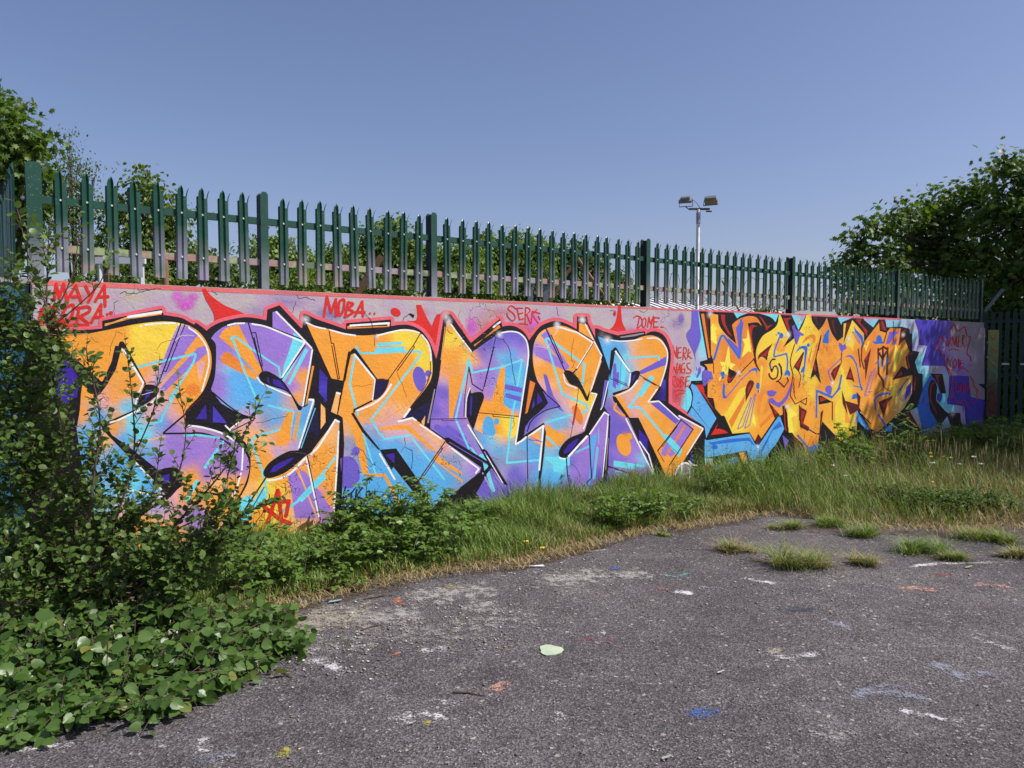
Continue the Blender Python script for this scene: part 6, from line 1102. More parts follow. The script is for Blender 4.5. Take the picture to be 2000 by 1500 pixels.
# willowherb like feathery herbs
for i, (x, y, h, rd, ns, lab) in enumerate(((1385, 985, .42, .34, 22, 'feathery green herbs right of the white scribble'), (1440, 975, .46, .36, 24, 'feathery herbs under the blue painted slab'), (1500, 968, .46, .36, 24, 'feathery herbs below the second word'), (1555, 960, .42, .34, 20, 'feathery herbs at the bend of the verge'))):
    clump('feathery_herb', lab, 'herb', x, y, h, rd, ns, M_HERB, T_NARROW, .075, 200 + i, 'feathery herbs along the wall', False, .016, 1.0, M_STEM, .2)
for i, (x, y, h, rd, ns, lab) in enumerate(((1625, 938, .52, .34, 24, 'broad leaved bush left of the dock stalks'), (1655, 925, .72, .28, 22, 'tall leafy shoots against the yellow letters'), (1690, 935, .55, .36, 26, 'leafy bush before the blue paint'), (1745, 925, .60, .34, 24, 'leafy bush beside the tall rose shoot'), (1785, 930, .50, .34, 24, 'leafy bush under the rose shoot'))):
    clump('leafy_weed', lab, 'weed', x, y, h, rd, ns, M_BRAM, T_OVAL, .085, 220 + i, 'leafy weeds under the second word', False, .05, 1.1)
for i, (x, y, h, rd, ns, lab) in enumerate(((1850, 905, .62, .5, 16, 'dark leafy weeds in the shade at the wall end'), (1905, 900, .70, .5, 18, 'dark leafy weeds hiding the corner of the wall'), (1975, 905, .75, .6, 20, 'dark leafy weeds before the gate'), (2040, 915, .7, .6, 14, 'dark leafy weeds cut by the right picture edge'))):
    clump('shaded_weed', lab, 'weed', x, y, h, rd, ns, M_HERB, T_OVAL, .11, 240 + i, 'weeds in the tree shade', False, .05, 1.0)
for i, (x, y, h, rd, ns, lab) in enumerate(((1800, 1000, .26, .42, 30, 'low clover like ground cover right of the verge bend'), (1860, 1005, .28, .46, 34, 'dense low green ground cover patch'), (1925, 1000, .26, .42, 30, 'low green ground cover near the right edge'), (1740, 985, .24, .36, 22, 'low green weeds among dry grass'))):
    clump('ground_cover', lab, 'weed', x, y, h, rd, ns * 2, M_HERB, T_SIMPLE, .034, 260 + i, 'low ground cover in the verge', False, .012, 1.3)
# tall rose shoot with paired leaflets
def rose_shoot(px, py, tops, label, seed):
    r = np.random.default_rng(seed); b = ground(px, py); root = empty('rose_shoot', (b.x, b.y, 0), label, 'shrub'); st = MB(); P, D, Nn, S = [], [], [], []
    for (tx, ty) in tops:
        tp = at_depth(tx, ty, b.y - .05); m = (Vector(b) + tp) * .5 + Vector((.08, 0, .12)); pts = [Vector(b), m, tp]; st.tube(pts, [.006, .004, .002], 5, False)
        for j in range(7):
            t = .35 + .65 * j / 6; p = m + (tp - m) * ((t - .5) * 2) if t > .5 else Vector(b) + (m - Vector(b)) * (t * 2); a = r.uniform(0, 6.28); o = Vector((math.cos(a), math.sin(a) * .6, .35)).normalized(); L = .17 * r.uniform(.7, 1.1); sd = o.cross(Vector((0, 0, 1))).normalized()
            st.tube([p, p + o * L], [.0016, .001], 3, False)
            for k in range(5):
                q = p + o * (L * (k + 1) / 5)
                for s_ in (-1, 1): P.append(tuple(q)); D.append(tuple(sd * s_ + o * .35)); Nn.append((.2, -.3, 1)); S.append(.045 * (1 - .06 * k))
            P.append(tuple(p + o * L)); D.append(tuple(o)); Nn.append((.2, -.3, 1)); S.append(.045)
    st.build('stems', M_STEM, root, False, True); leaf_obj('leaflets', P, D, Nn, S, T_OVAL, M_BRAM, root)
rose_shoot(1755, 930, ((1772, 790), (1745, 815), (1790, 840), (1730, 850), (1765, 875)), 'pale wild rose shoot with paired leaflets against the letters', 41)
# thin stalks: branched weeds, dock, flower stalks
def stalk(name, label, cat, px, py, tx, ty, kind, group, seed):
    r = random.Random(seed); b = ground(px, py); tp = at_depth(tx, ty, b.y); root = empty(name, (b.x, b.y, 0), label, cat, group); st = MB(); H = tp.z
    m = (b + tp) * .5 + Vector((r.uniform(-.03, .03), 0, 0)); st.tube([b, m, tp], [.0032, .0026, .0014], 4, False); leafP, leafD, leafN, leafS = [], [], [], []
    if kind == 'branched':
        for j in range(9):
            t = .35 + .6 * j / 8; p = b + (tp - b) * t; a = r.uniform(0, 6.28); d = Vector((math.cos(a), math.sin(a), 1.1)).normalized(); e = p + d * .16 * (1.15 - t); st.tube([p, e], [.0016, .0009], 3, False)
            for q in range(3):
                f = p + d * (.05 + .035 * q); leafP.append(tuple(f)); leafD.append((math.cos(a + q * 2), math.sin(a + q * 2), .5)); leafN.append((0, -.3, 1)); leafS.append(.055)
    if kind == 'dock':
        for j in range(70):
            t = .30 + .7 * r.random(); p = b + (tp - b) * t; a = r.uniform(0, 6.28); leafP.append((p.x + .018 * math.cos(a), p.y + .018 * math.sin(a), p.z)); leafD.append((math.cos(a), math.sin(a), .6)); leafN.append((0, -.5, 1)); leafS.append(.022)
    st.build('stem', M_STEM if kind != 'dock' else M_REDST, root, False, True)
    if leafP: leaf_obj('leaves' if kind != 'dock' else 'seed_head', leafP, leafD, leafN, leafS, T_NARROW if kind != 'dock' else T_SIMPLE, M_HERB if kind != 'dock' else M_DOCK, root)
    if kind in ('yellow', 'white'):
        mt = M_YEL if kind == 'yellow' else M_WHF; heads = MB()
        n = 9 if kind == 'white' else 5
        for j in range(n):
            a = j * 2.4; rr = .0095 * math.sqrt(j) * (1.25 if kind == 'white' else 1.0); c = tp + Vector((rr * math.cos(a), rr * math.sin(a), r.uniform(-.004, .004))); st2 = 8
            heads.tube([c, c + Vector((0, 0, .008)), c + Vector((0, 0, .013))], [.003, .0095, .004], st2)
        heads.build('flower_head', mt, root, True, True)
    return root
M_YEL = plain('yellow_petal', (0.72, 0.52, 0.04), .6, .15, 60); M_WHF = plain('white_petal', (0.75, 0.74, 0.70), .6, .1, 60); M_DOCK = leaf_mat('dock_seed', (.13, .05, .02), (.22, .09, .04), None, .6, .2, .1)
TW = 'tall branched weeds against the mural'
for i, (x, y, tx, ty, lab) in enumerate(((1072, 990, 1068, 872, 'thin branched weed before the second letter E'), (1320, 985, 1312, 905, 'thin branched weed beside the rounded scribble'), (1358, 980, 1365, 880, 'thin branched weed left of the blue slab'), (1398, 975, 1395, 868, 'tallest thin branched weed over the blue slab'), (1425, 970, 1420, 866, 'thin branched weed right of the tallest one'), (1460, 968, 1468, 868, 'thin branched weed before the white spray burst'), (1480, 966, 1484, 872, 'thin branched weed touching the blue V shape'), (1520, 960, 1522, 885, 'thin branched weed on the orange leg'), (1225, 1000, 1232, 912, 'thin branched weed beside the red drip'), (1250, 1000, 1255, 925, 'thin branched weed right of the red drip'))):
    stalk('branched_weed', lab, 'weed', x, y, tx, ty, 'branched', TW, 300 + i)
for i, (x, y, tx, ty, lab) in enumerate(((1708, 955, 1708, 838, 'reddish brown dock seed stalk, left of a pair'), (1722, 955, 1726, 832, 'reddish brown dock seed stalk, right of a pair'))): stalk('dock_stalk', lab, 'weed', x, y, tx, ty, 'dock', None, 330 + i)
FL = (('yellow', 1810, 930, 1812, 862, 'topmost yellow flower head near the wall end'), ('yellow', 1822, 930, 1823, 861, 'yellow flower head right of the topmost one'), ('yellow', 1815, 935, 1812, 871, 'yellow flower head just under the topmost one'), ('yellow', 1818, 945, 1818, 886, 'yellow flower head in the middle of the group'), ('yellow', 1820, 950, 1819, 893, 'lowest yellow flower head of the upper group'), ('yellow', 1842, 940, 1842, 893, 'pale yellow flower right of the group'), ('yellow', 1858, 945, 1858, 895, 'pale yellow flower farther right'), ('yellow', 1822, 980, 1822, 943, 'low yellow flower above the ground cover'),
      ('white', 1628, 950, 1627, 910, 'flat white flower head under the orange letters'), ('white', 1902, 945, 1902, 893, 'white flower head in front of the shade'), ('white', 1915, 948, 1916, 907, 'white flower head right of another in the shade'), ('white', 1874, 945, 1874, 907, 'white flower head left of the shaded pair'), ('white', 1821, 950, 1820, 905, 'small white flower under the yellow ones'), ('white', 1653, 962, 1652, 930, 'tiny white flower low in the grass'),
      ('yellow', 848, 1010, 848, 948, 'yellow flower before the blue leg of the R, left one'), ('yellow', 868, 1010, 868, 941, 'yellow flower before the blue leg of the R, top one'), ('yellow', 863, 1015, 866, 955, 'yellow flower before the blue leg of the R, lower one'), ('yellow', 1028, 1090, 1028, 1059, 'dandelion head low in the grass'), ('yellow', 1060, 1092, 1060, 1071, 'smaller dandelion head right of the other'))
for i, (k, x, y, tx, ty, lab) in enumerate(FL): stalk('wildflower', lab, 'flower', x, y, tx, ty, k, 'wildflowers in the verge', 340 + i)
# seed stalks of the tall grass, right side
def seed_grass():
    r = random.Random(9); m = MB()
    for k in range(300):
        x = r.uniform(1540, 2010); y = r.uniform(935, 1015); b = ground(x, y); h = r.uniform(.28, .68); d = Vector((r.uniform(-.12, .12), r.uniform(-.05, .05), h)); m.tube([b, b + d * .6, b + d], [.0016, .0013, .0008], 3, False); m.tube([b + d * .82, b + d * .93, b + d * 1.04], [.001, .0042, .001], 4, False)
    for k in range(170):
        x = r.uniform(930, 1560); s_ = wall_co(ground(x, 1000))[0]; b = wall_pt(s_, r.uniform(.1, .75) * verge_w(s_)); h = r.uniform(.2, .42); d = Vector((r.uniform(-.12, .12), r.uniform(-.05, .05), h)); m.tube([b, b + d * .6, b + d], [.0016, .0013, .0008], 3, False); m.tube([b + d * .82, b + d * .93, b + d * 1.04], [.001, .0035, .001], 4, False)
    o = m.build('seed_grass', M_DRYP); tag(o, 'tall thin seeding grass stalks at the right of the verge', 'grass', kind='stuff')
M_DRYP = plain('straw', (0.30, 0.24, 0.12), .7, .3, 20); seed_grass()
# ---- grass tufts growing out of the asphalt
TU = 'grass tufts in the asphalt'
for i, (x, y, rp, hp, dry, lab) in enumerate(((1435, 1078, 34, 38, .6, 'round straw coloured tuft left of the big one'), (1562, 1105, 46, 58, .45, 'biggest grass tuft growing out of the asphalt'), (1680, 1103, 26, 32, .7, 'small dry tuft right of the biggest one'), (1792, 1078, 46, 40, .1, 'dark green spreading weed tuft on the asphalt'), (1875, 1095, 36, 26, .5, 'thin flat tuft near the white line'), (1985, 1088, 28, 30, .7, 'dry tuft at the right picture edge'), (1525, 1033, 34, 24, .4, 'low tuft near the verge bend, left one'), (1622, 1030, 32, 28, .15, 'green tuft at the verge edge'), (1692, 1048, 28, 34, .2, 'upright green tuft between verge and white line'), (1925, 1058, 46, 36, .3, 'wide ragged tuft in front of the ground cover'), (1300, 1046, 16, 12, .4, 'tiny tuft at the verge edge'))):
    r = np.random.default_rng(400 + i); b = ground(x, y); k = b.y / FPX; R_, H_ = rp * k * .95, hp * k * 1.05; root = empty('grass_tuft', (b.x, b.y, 0), lab, 'grass tuft', TU)
    n = int(520 * min(1.6, max(.4, rp / 36))); nc = 6; ca = r.uniform(0, 6.28, nc); cq = r.uniform(.1, .95, nc) * R_; ch = r.uniform(.45, 1.1, nc); ci = r.integers(0, nc, n); q = np.abs(r.normal(0, .34, n)); a = r.uniform(0, 6.28, n); P = np.c_[b.x + cq[ci] * np.cos(ca[ci]) * 1.15 + R_ * q * np.cos(a), b.y + cq[ci] * np.sin(ca[ci]) * .7 + R_ * q * .8 * np.sin(a), np.full(n, .003)]; H = H_ * ch[ci] * np.clip(1.15 - .5 * q, .3, 1.1) * r.uniform(.6, 1.1, n); dm = r.uniform(0, 1, n) < dry
    blades('green_blades', P[~dm], H[~dm] * .85, 1.7, .0030, M_GRASS, root, 500 + i); blades('dry_blades', P[dm], H[dm] * .72, 2.2, .0026, M_DRY, root, 600 + i)
# ------------------------------------------------------------------ foreground shrub and the creeping shrub at its foot
M_SHRUB1 = leaf_mat('shrub_single_leaf', (0.042, 0.082, 0.015), (0.105, 0.178, 0.036), (0.19, 0.24, 0.06), 0.42, 0.34, 0.32, single=True)
M_GLOSSY1 = leaf_mat('glossy_single_leaf', (0.040, 0.085, 0.016), (0.090, 0.165, 0.034), (0.22, 0.22, 0.05), 0.36, 0.40, 0.28, single=True)
def split_leaves(root, P, D, N, S, T, mat, mat1, name, limit=290, wid=1.0):
    """the leaves that show largest become parts of their own, the rest one joined part"""
    P, D, N, S = map(lambda a: np.asarray(a, float), (P, D, N, S)); Y, X, Z, S = leaf_xf(P, D, N, S)
    R = P - np.array(CAMP); dist = np.linalg.norm(R, axis=1); px = CX + FPX * R[:, 0] / R[:, 1]; py = 681 - FPX * R[:, 2] / R[:, 1]
    face = np.abs((Z * R).sum(1)) / dist; sc = S / dist * (.35 + face); sc[(px < 0) | (px > 2000) | (py > 1490)] = 0
    order = np.argsort(-sc); big = order[:limit]; rest = order[limit:]
    TV = T[0].copy(); TV[:, 0] *= wid; me = np_mesh(name, TV, T[1], True); me.materials.append(mat1); inv = parent_inv(root)
    for i in big:
        o = bpy.data.objects.new(name, me); COL.objects.link(o); o.parent = root
        M = Matrix(((X[i, 0] * S[i], Y[i, 0] * S[i], Z[i, 0] * S[i], P[i, 0]), (X[i, 1] * S[i], Y[i, 1] * S[i], Z[i, 1] * S[i], P[i, 1]), (X[i, 2] * S[i], Y[i, 2] * S[i], Z[i, 2] * S[i], P[i, 2]), (0, 0, 0, 1)))
        o.matrix_local = inv @ M
    o = leaf_obj('leaf_mass', P[rest], D[rest], N[rest], S[rest], T, mat, root, wid); o['kind'] = 'stuff'
def pxp(x, y, Y): return at_depth(x, y, Y * 1.108)
def shrub():
    r = np.random.default_rng(77); b = ground(150, 1250); root = empty('shrub', (b.x, b.y, 0), 'big leafy shrub with upright twigs filling the left foreground', 'shrub'); st = MB(); P, D, Nn, S = [], [], [], []
    def twig(p, d, L, sp=.024, ls=.052, rad=.0022):
        d = d.normalized(); q = p; pts = [p]; n = max(3, int(L / .05)); cd = d.copy()
        for i in range(n):
            cd = (cd + Vector((r.normal(0, .10), r.normal(0, .10), .10 + r.normal(0, .06)))).normalized(); q = q + cd * (L / n); pts.append(q)
        st.tube(pts, [rad * (1 - .8 * i / n) + .0006 for i in range(n + 1)], 4, False)
        m = int(L / sp)
        for j in range(m):
            t = (j + .6) / m * n; i = min(int(t), n - 1); c = pts[i] + (pts[i + 1] - pts[i]) * (t - i); ax = (pts[i + 1] - pts[i]).normalized(); sd = ax.orthogonal().normalized(); sd.rotate(Matrix.Rotation(j * 2.4 + r.normal(0, .4), 3, ax)); dv = sd * .85 + ax * .65
            P.append(tuple(c + sd * .006)); D.append(tuple(dv)); nn = ax * .55 - sd * .25 + Vector((.15, -.15, .75)) + Vector(tuple(r.normal(0, .3, 3))); Nn.append(tuple(nn)); S.append(ls * r.uniform(.6, 1.12) * (1 - .30 * (j / m) ** 3))
    def stem(pth, r0, r1, side, Lr, dens=1.0, ls=.052, t0=.12):
        pts = [pxp(*q) for q in pth]; C = curve3(pts, 8); n = len(C); st.tube(C, [r0 + (r1 - r0) * i / (n - 1) for i in range(n)], 6, False); total = sum((C[i + 1] - C[i]).length for i in range(n - 1)); k = int(side * total * dens)
        for j in range(k):
            t = t0 + (1 - t0) * (j + r.uniform(0, .9)) / max(k, 1); q = min(t, .999) * (n - 1); i = int(q); c = C[i] + (C[i + 1] - C[i]) * (q - i); ax = (C[i + 1] - C[i]).normalized(); a = r.uniform(0, 6.28); out = Vector((math.cos(a), math.sin(a), 0)); twig(c, ax * .7 + out * .8 + Vector((0, 0, .25)), r.uniform(*Lr) * (1.1 - .5 * t), ls=ls)
        twig(C[-1], C[-1] - C[-2], .16, .03, ls)
    def curve3(pts, k):
        o = []
        for i in range(len(pts) - 1):
            a, b_ = pts[i], pts[i + 1]; ta = (pts[i + 1] - pts[max(i - 1, 0)]) * .5; tb = (pts[min(i + 2, len(pts) - 1)] - a) * .5
            for s_ in range(k):
                u = s_ / k; o.append(a * (2*u**3 - 3*u*u + 1) + ta * (u**3 - 2*u*u + u) + b_ * (-2*u**3 + 3*u*u) + tb * (u**3 - u*u))
        o.append(pts[-1]); return o
    B = (150, 1262, 3.95)
    for pth, r0, side, Lr, ls in (
            ([B, (150, 1050, 4.0), (112, 800, 4.05), (92, 620, 4.1), (95, 470, 4.15)], .014, 26, (.10, .34), .052), ([B, (225, 1020, 4.1), (262, 880, 4.2), (250, 700, 4.25)], .011, 16, (.08, .24), .050),
            ([B, (330, 1040, 4.1), (435, 920, 4.2), (500, 800, 4.25)], .009, 15, (.08, .22), .048), ([(225, 1040, 4.1), (330, 960, 4.15), (362, 860, 4.2), (352, 770, 4.2)], .007, 13, (.06, .18), .046),
            ([B, (70, 1000, 4.0), (25, 820, 4.1), (5, 600, 4.2)], .011, 28, (.10, .34), .052), ([B, (180, 960, 3.95), (195, 820, 4.0), (170, 700, 4.0)], .010, 18, (.08, .26), .050), ([B, (400, 1085, 4.0), (470, 1010, 4.05), (525, 985, 4.1)], .008, 20, (.06, .18), .046),
            ([B, (20, 1080, 3.9), (-60, 900, 3.9)], .010, 26, (.12, .36), .052), ([(330, 1040, 4.1), (420, 990, 4.15), (452, 900, 4.2), (462, 850, 4.2)], .006, 15, (.06, .16), .046), ([B, (300, 1120, 3.9), (380, 1050, 3.9), (420, 1000, 3.9)], .007, 26, (.08, .22), .048),
            ([(92, 640, 4.1), (140, 540, 4.15), (155, 450, 4.2)], .005, 11, (.08, .2), .056), ([(92, 600, 4.1), (55, 500, 4.15), (40, 430, 4.2)], .005, 14, (.08, .2), .056), ([(100, 640, 4.1), (190, 560, 4.15), (210, 500, 4.2)], .004, 9, (.06, .16), .052), ([(262, 890, 4.2), (300, 800, 4.2), (308, 740, 4.2)], .005, 14, (.06, .16), .048), ([(225, 1040, 4.1), (290, 980, 4.0), (310, 900, 4.0)], .006, 22, (.08, .2), .048)):
        stem(pth, r0, .0022, side, Lr, 1.0, ls)
    # inner mass: short twigs filling the body of the shrub
    for (x, y, Y, rp, n) in ((55, 1010, 4.1, 120, 120), (150, 1110, 4.0, 110, 130), (255, 1110, 4.0, 95, 110), (40, 840, 4.15, 90, 80), (345, 1120, 4.0, 70, 70), (60, 1180, 3.9, 110, 120), (165, 930, 4.1, 70, 46), (400, 1105, 4.0, 46, 30), (10, 700, 4.2, 70, 56), (110, 740, 4.1, 55, 34), (215, 1010, 4.1, 70, 56), (315, 1060, 4.1, 48, 28), (-30, 1000, 3.9, 100, 60), (455, 1060, 4.05, 32, 18), (20, 580, 4.3, 50, 26), (-5, 770, 4.1, 80, 90), (35, 900, 4.0, 80, 80), (15, 640, 4.15, 55, 50), (70, 690, 4.1, 50, 40), (470, 905, 4.2, 30, 10), (445, 1005, 4.2, 40, 18), (352, 975, 4.15, 36, 10), (475, 1025, 4.1, 30, 12), (-20, 1120, 3.8, 90, 70), (100, 1225, 3.85, 70, 50), (250, 1200, 3.9, 70, 50), (360, 1165, 3.95, 46, 26)):
        c = pxp(x, y, Y); rr = rp * Y / FPX
        for k in range(n):
            u = Vector(tuple(rand_dirs(1, r)[0])); q = c + Vector((u.x, u.y * .9, u.z)) * (rr * r.uniform(.1, 1) ** .5)
            if q.z < .05: q.z = .05 + r.uniform(0, .1)
            twig(q, u * .5 + Vector((r.normal(0, .4), r.normal(0, .4), .5)), r.uniform(.08, .2), .022, .050, .0018)
    st.build('stems', M_BARKR, root, False, True); split_leaves(root, P, D, Nn, S, T_OVAL, M_SHRUB, M_SHRUB1, 'leaf', 290, 1.12)
M_BARKR = plain('shrub_bark', (0.085, 0.055, 0.042), .75, .35, 25)
shrub()
def creeper():
    r = np.random.default_rng(88); b = ground(60, 1330); root = empty('creeping_shrub', (b.x, b.y, 0), 'low glossy round leaved shrub spreading over the asphalt, bottom left', 'shrub'); st = MB(); P, D, Nn, S = [], [], [], []
    poly = [(-60, 1462), (40, 1440), (130, 1420), (235, 1400), (300, 1400), (345, 1378), (430, 1350), (480, 1318), (545, 1285), (578, 1262), (545, 1235), (470, 1225), (400, 1215), (300, 1225), (150, 1240), (-60, 1270)]
    PL = np.array(poly, float); pts = []
    while len(pts) < 560:
        q = np.array((r.uniform(-60, 580), r.uniform(1210, 1465)))
        if inside(PL, q[None])[0]: pts.append(q)
    for q in pts:
        g0 = ground(q[0], q[1]); edge = min(np.linalg.norm((PL[i] + (PL[(i + 1) % len(PL)] - PL[i]) * np.clip(np.dot(q - PL[i], PL[(i + 1) % len(PL)] - PL[i]) / max(np.dot(PL[(i + 1) % len(PL)] - PL[i], PL[(i + 1) % len(PL)] - PL[i]), 1), 0, 1)) - q) for i in range(9)); hmax = .06 + .24 * min(edge / 90.0, 1)
        a = r.uniform(0, 6.28); L = r.uniform(.10, .24); d = Vector((math.cos(a) * .9 + .25, math.sin(a) - .25, 0)).normalized(); h0 = r.uniform(.02, hmax); p = [g0 + Vector((0, 0, h0 * .4)), g0 + d * L * .5 + Vector((0, 0, h0)), g0 + d * L + Vector((0, 0, h0 * r.uniform(.6, 1.1)))]
        st.tube(p, [.003, .0024, .0014], 4, False)
        for j in range(8):
            t = (j + .5) / 8 * 2; i = min(int(t), 1); c = p[i] + (p[i + 1] - p[i]) * (t - i); sd = Vector((-d.y, d.x, 0)) * (1 if j % 2 else -1); dv = sd + d * .5 + Vector((0, 0, r.uniform(-.35, .45))); pet = .02; c2 = c + dv.normalized() * pet; c2.z = max(c2.z, .03)
            P.append(tuple(c2)); D.append(tuple(dv + Vector(tuple(r.normal(0, .25, 3))))); nn = r.normal(0, .62, 3); nn[2] += .9; nn[0] += .2; nn[1] -= .55; Nn.append(nn); S.append(r.choice((.030, .042, .050, .060, .070)) * r.uniform(.85, 1.1))
    for k in range(70):                                       # ragged sprigs over the edge
        i = r.integers(0, 9); q = PL[i] + (PL[i + 1] - PL[i]) * r.uniform(); q = q + r.normal(0, 9, 2) + (4, 6); g0 = ground(*q) + Vector((0, 0, r.uniform(.03, .12))); a = r.uniform(-2.4, .6); d = Vector((math.cos(a), math.sin(a), r.uniform(-.2, .5))).normalized(); st.tube([g0 - d * .14, g0 + d * .06], [.0026, .0012], 4, False)
        for j in range(4): sd = Vector((-d.y, d.x, 0)) * (1 if j % 2 else -1); P.append(tuple(g0 + d * (.06 * (j / 3 - .5)))); D.append(tuple(sd + d * .6 + Vector((0, 0, r.uniform(-.8, .3))))); nn = r.normal(0, .6, 3); nn[2] += .8; nn[1] -= .6; Nn.append(nn); S.append(r.uniform(.035, .068))
    # a few shoots reaching out to the right
    for (x0, y0, x1, y1, h) in ((430, 1290, 580, 1262, .12), (400, 1240, 520, 1215, .22), (380, 1330, 500, 1310, .10), (420, 1250, 552, 1240, .16)):
        a0, a1 = ground(x0, y0), ground(x1, y1); q = [a0 + Vector((0, 0, .1)), (a0 + a1) * .5 + Vector((0, 0, h + .05)), a1 + Vector((0, 0, h * .7))]; st.tube(q, [.004, .003, .0015], 5, False); ax = (a1 - a0).normalized()
        for j in range(12):
            t = (j + .5) / 12 * 2; i = min(int(t), 1); c = q[i] + (q[i + 1] - q[i]) * (t - i); sd = Vector((-ax.y, ax.x, .2)) * (1 if j % 2 else -1); P.append(tuple(c)); D.append(tuple(sd + ax * .5 + Vector((0, 0, r.uniform(-.9, .2))))); nn = r.normal(0, .4, 3); nn[2] += .8; nn[1] -= .6; Nn.append(nn); S.append(r.uniform(.05, .072))
    st.build('stems', M_BARKR, root, False, True); split_leaves(root, P, D, Nn, S, T_ROUND, M_GLOSSY, M_GLOSSY1, 'leaf', 290, 1.05)
creeper()
# reddish arching bramble cane right of the shrub
def cane():
    b = ground(428, 1205); root = empty('bramble_cane', (b.x, b.y, 0), 'reddish arching bramble cane with bright leaves beside the big shrub', 'bramble'); r = np.random.default_rng(91); st = MB(); P, D, Nn, S = [], [], [], []
    pts = [b, at_depth(470, 1140, b.y + .05), at_depth(500, 1080, b.y + .12), at_depth(520, 1040, b.y + .2), at_depth(560, 1025, b.y + .25)]; st.tube(pts, [.006, .005, .0045, .0035, .002], 6, False)
    for j in range(16):
        t = .1 + 3.85 * j / 15; i = min(int(t), 3); c = pts[i] + (pts[i + 1] - pts[i]) * (t - i); a = r.uniform(0, 6.28); o = np.array((math.cos(a), math.sin(a) * .7, .25)); sd = np.cross(o, (0, 0, 1)); bp = np.array(c) + o * .05; st.tube([c, Vector(bp)], [.0018, .0012], 3, False)
        for dv in (o, o * .25 + sd, o * .25 - sd): P.append(bp); dd = dv + r.normal(0, .12, 3); dd[2] -= .2; D.append(dd); nn = r.normal(0, .3, 3); nn[2] += 1; nn[1] -= .3; Nn.append(nn); S.append(r.uniform(.055, .075))
    st.build('cane', M_REDST, root, False, True); leaf_obj('leaves', P, D, Nn, S, T_TOOTH, M_BRAM, root, 1.1)
cane()
# ------------------------------------------------------------------ worn paint, chalk and litter on the asphalt
def mark_mat(name, c, dens=.5, scale=105.0):
    t = NT(name); co = t.coord('Object'); at = t.n('ShaderNodeAttribute', attribute_name='Fade'); n = t.noise(scale, 3, .75, co); n2 = t.noise(13, 3, .65, co)
    m = t.math('ADD', t.math('MULTIPLY', n, .9), t.math('MULTIPLY', n2, .8)); thr = t.math('SUBTRACT', t.math('ADD', m, t.math('MULTIPLY', at.outputs['Fac'], .34)), 1.24 - dens * .26)
    a = t.math('MULTIPLY', thr, 6.0); cl = t.n('ShaderNodeClamp'); t.l(a, cl.inputs[0]); al = t.math('MULTIPLY', cl.outputs[0], .8)
    t.base(t.mix(t.noise(25, 2), tuple(x * .8 for x in c), c)); t.rough(.8, .2); tr = t.n('ShaderNodeBsdfTransparent'); mx = t.n('ShaderNodeMixShader'); t.l(al, mx.inputs[0]); t.l(tr.outputs[0], mx.inputs[1]); t.l(t.b.outputs[0], mx.inputs[2]); t.l(mx.outputs[0], t.out.inputs['Surface']); return t.m
MK = {k: mark_mat('worn_' + k, lin(c), d) for k, c, d in (('white', (225, 222, 224), .5), ('grey', (176, 172, 168), .62), ('blue', (70, 110, 190), .5), ('red', (160, 70, 72), .42), ('salmon', (225, 165, 145), .55), ('yellow', (190, 180, 70), .42), ('orange', (215, 120, 70), .5), ('cyan', (120, 200, 195), .5), ('violet', (130, 80, 150), .45), ('dark', (70, 76, 90), .5), ('green', (170, 186, 156), .9), ('paleblue', (150, 154, 168), .45), ('ochre', (172, 165, 148), .60), ('brown', (92, 78, 60), .62))}
NM = [0]
def mark(kind, pts, w, core=1.0):
    """pts: photo pixels of the stroke's middle line on the ground, w: width in photo pixels of depth"""
    NM[0] += 1; C = [ground(*p) for p in pts]; n = 18; Q = []
    for i in range(len(C) - 1):
        m = max(3, n // (len(C) - 1))
        for k in range(m): Q.append(C[i] + (C[i + 1] - C[i]) * k / m)
    Q.append(C[-1]); wid = w * Q[len(Q) // 2].y / FPX; V, F, A = [], [], []; z = .004 + .00006 * NM[0]; r = random.Random(NM[0])
    for i, q in enumerate(Q):
        t = (Q[min(i + 1, len(Q) - 1)] - Q[max(i - 1, 0)]).normalized(); s_ = Vector((-t.y, t.x, 0)); e = min(i, len(Q) - 1 - i) / (len(Q) * .22); e = min(e, 1.0); j = r.uniform(.7, 1.2)
        for k, o in enumerate((-1, -.45, 0, .45, 1)):
            p = q + s_ * (wid * o * j); V.append((p.x, p.y, z)); A.append((0, .75, 1, .75, 0)[k] * e * core)
    for i in range(len(Q) - 1):
        for k in range(4): a = i * 5 + k; F.append((a, a + 1, a + 6, a + 5))
    me = np_mesh('paint_mark', V, F); at = me.attributes.new('Fade', 'FLOAT', 'POINT'); at.data.foreach_set('value', np.array(A, dtype=np.float32)); o = link('paint_mark', me, MK[kind], YARD); return o
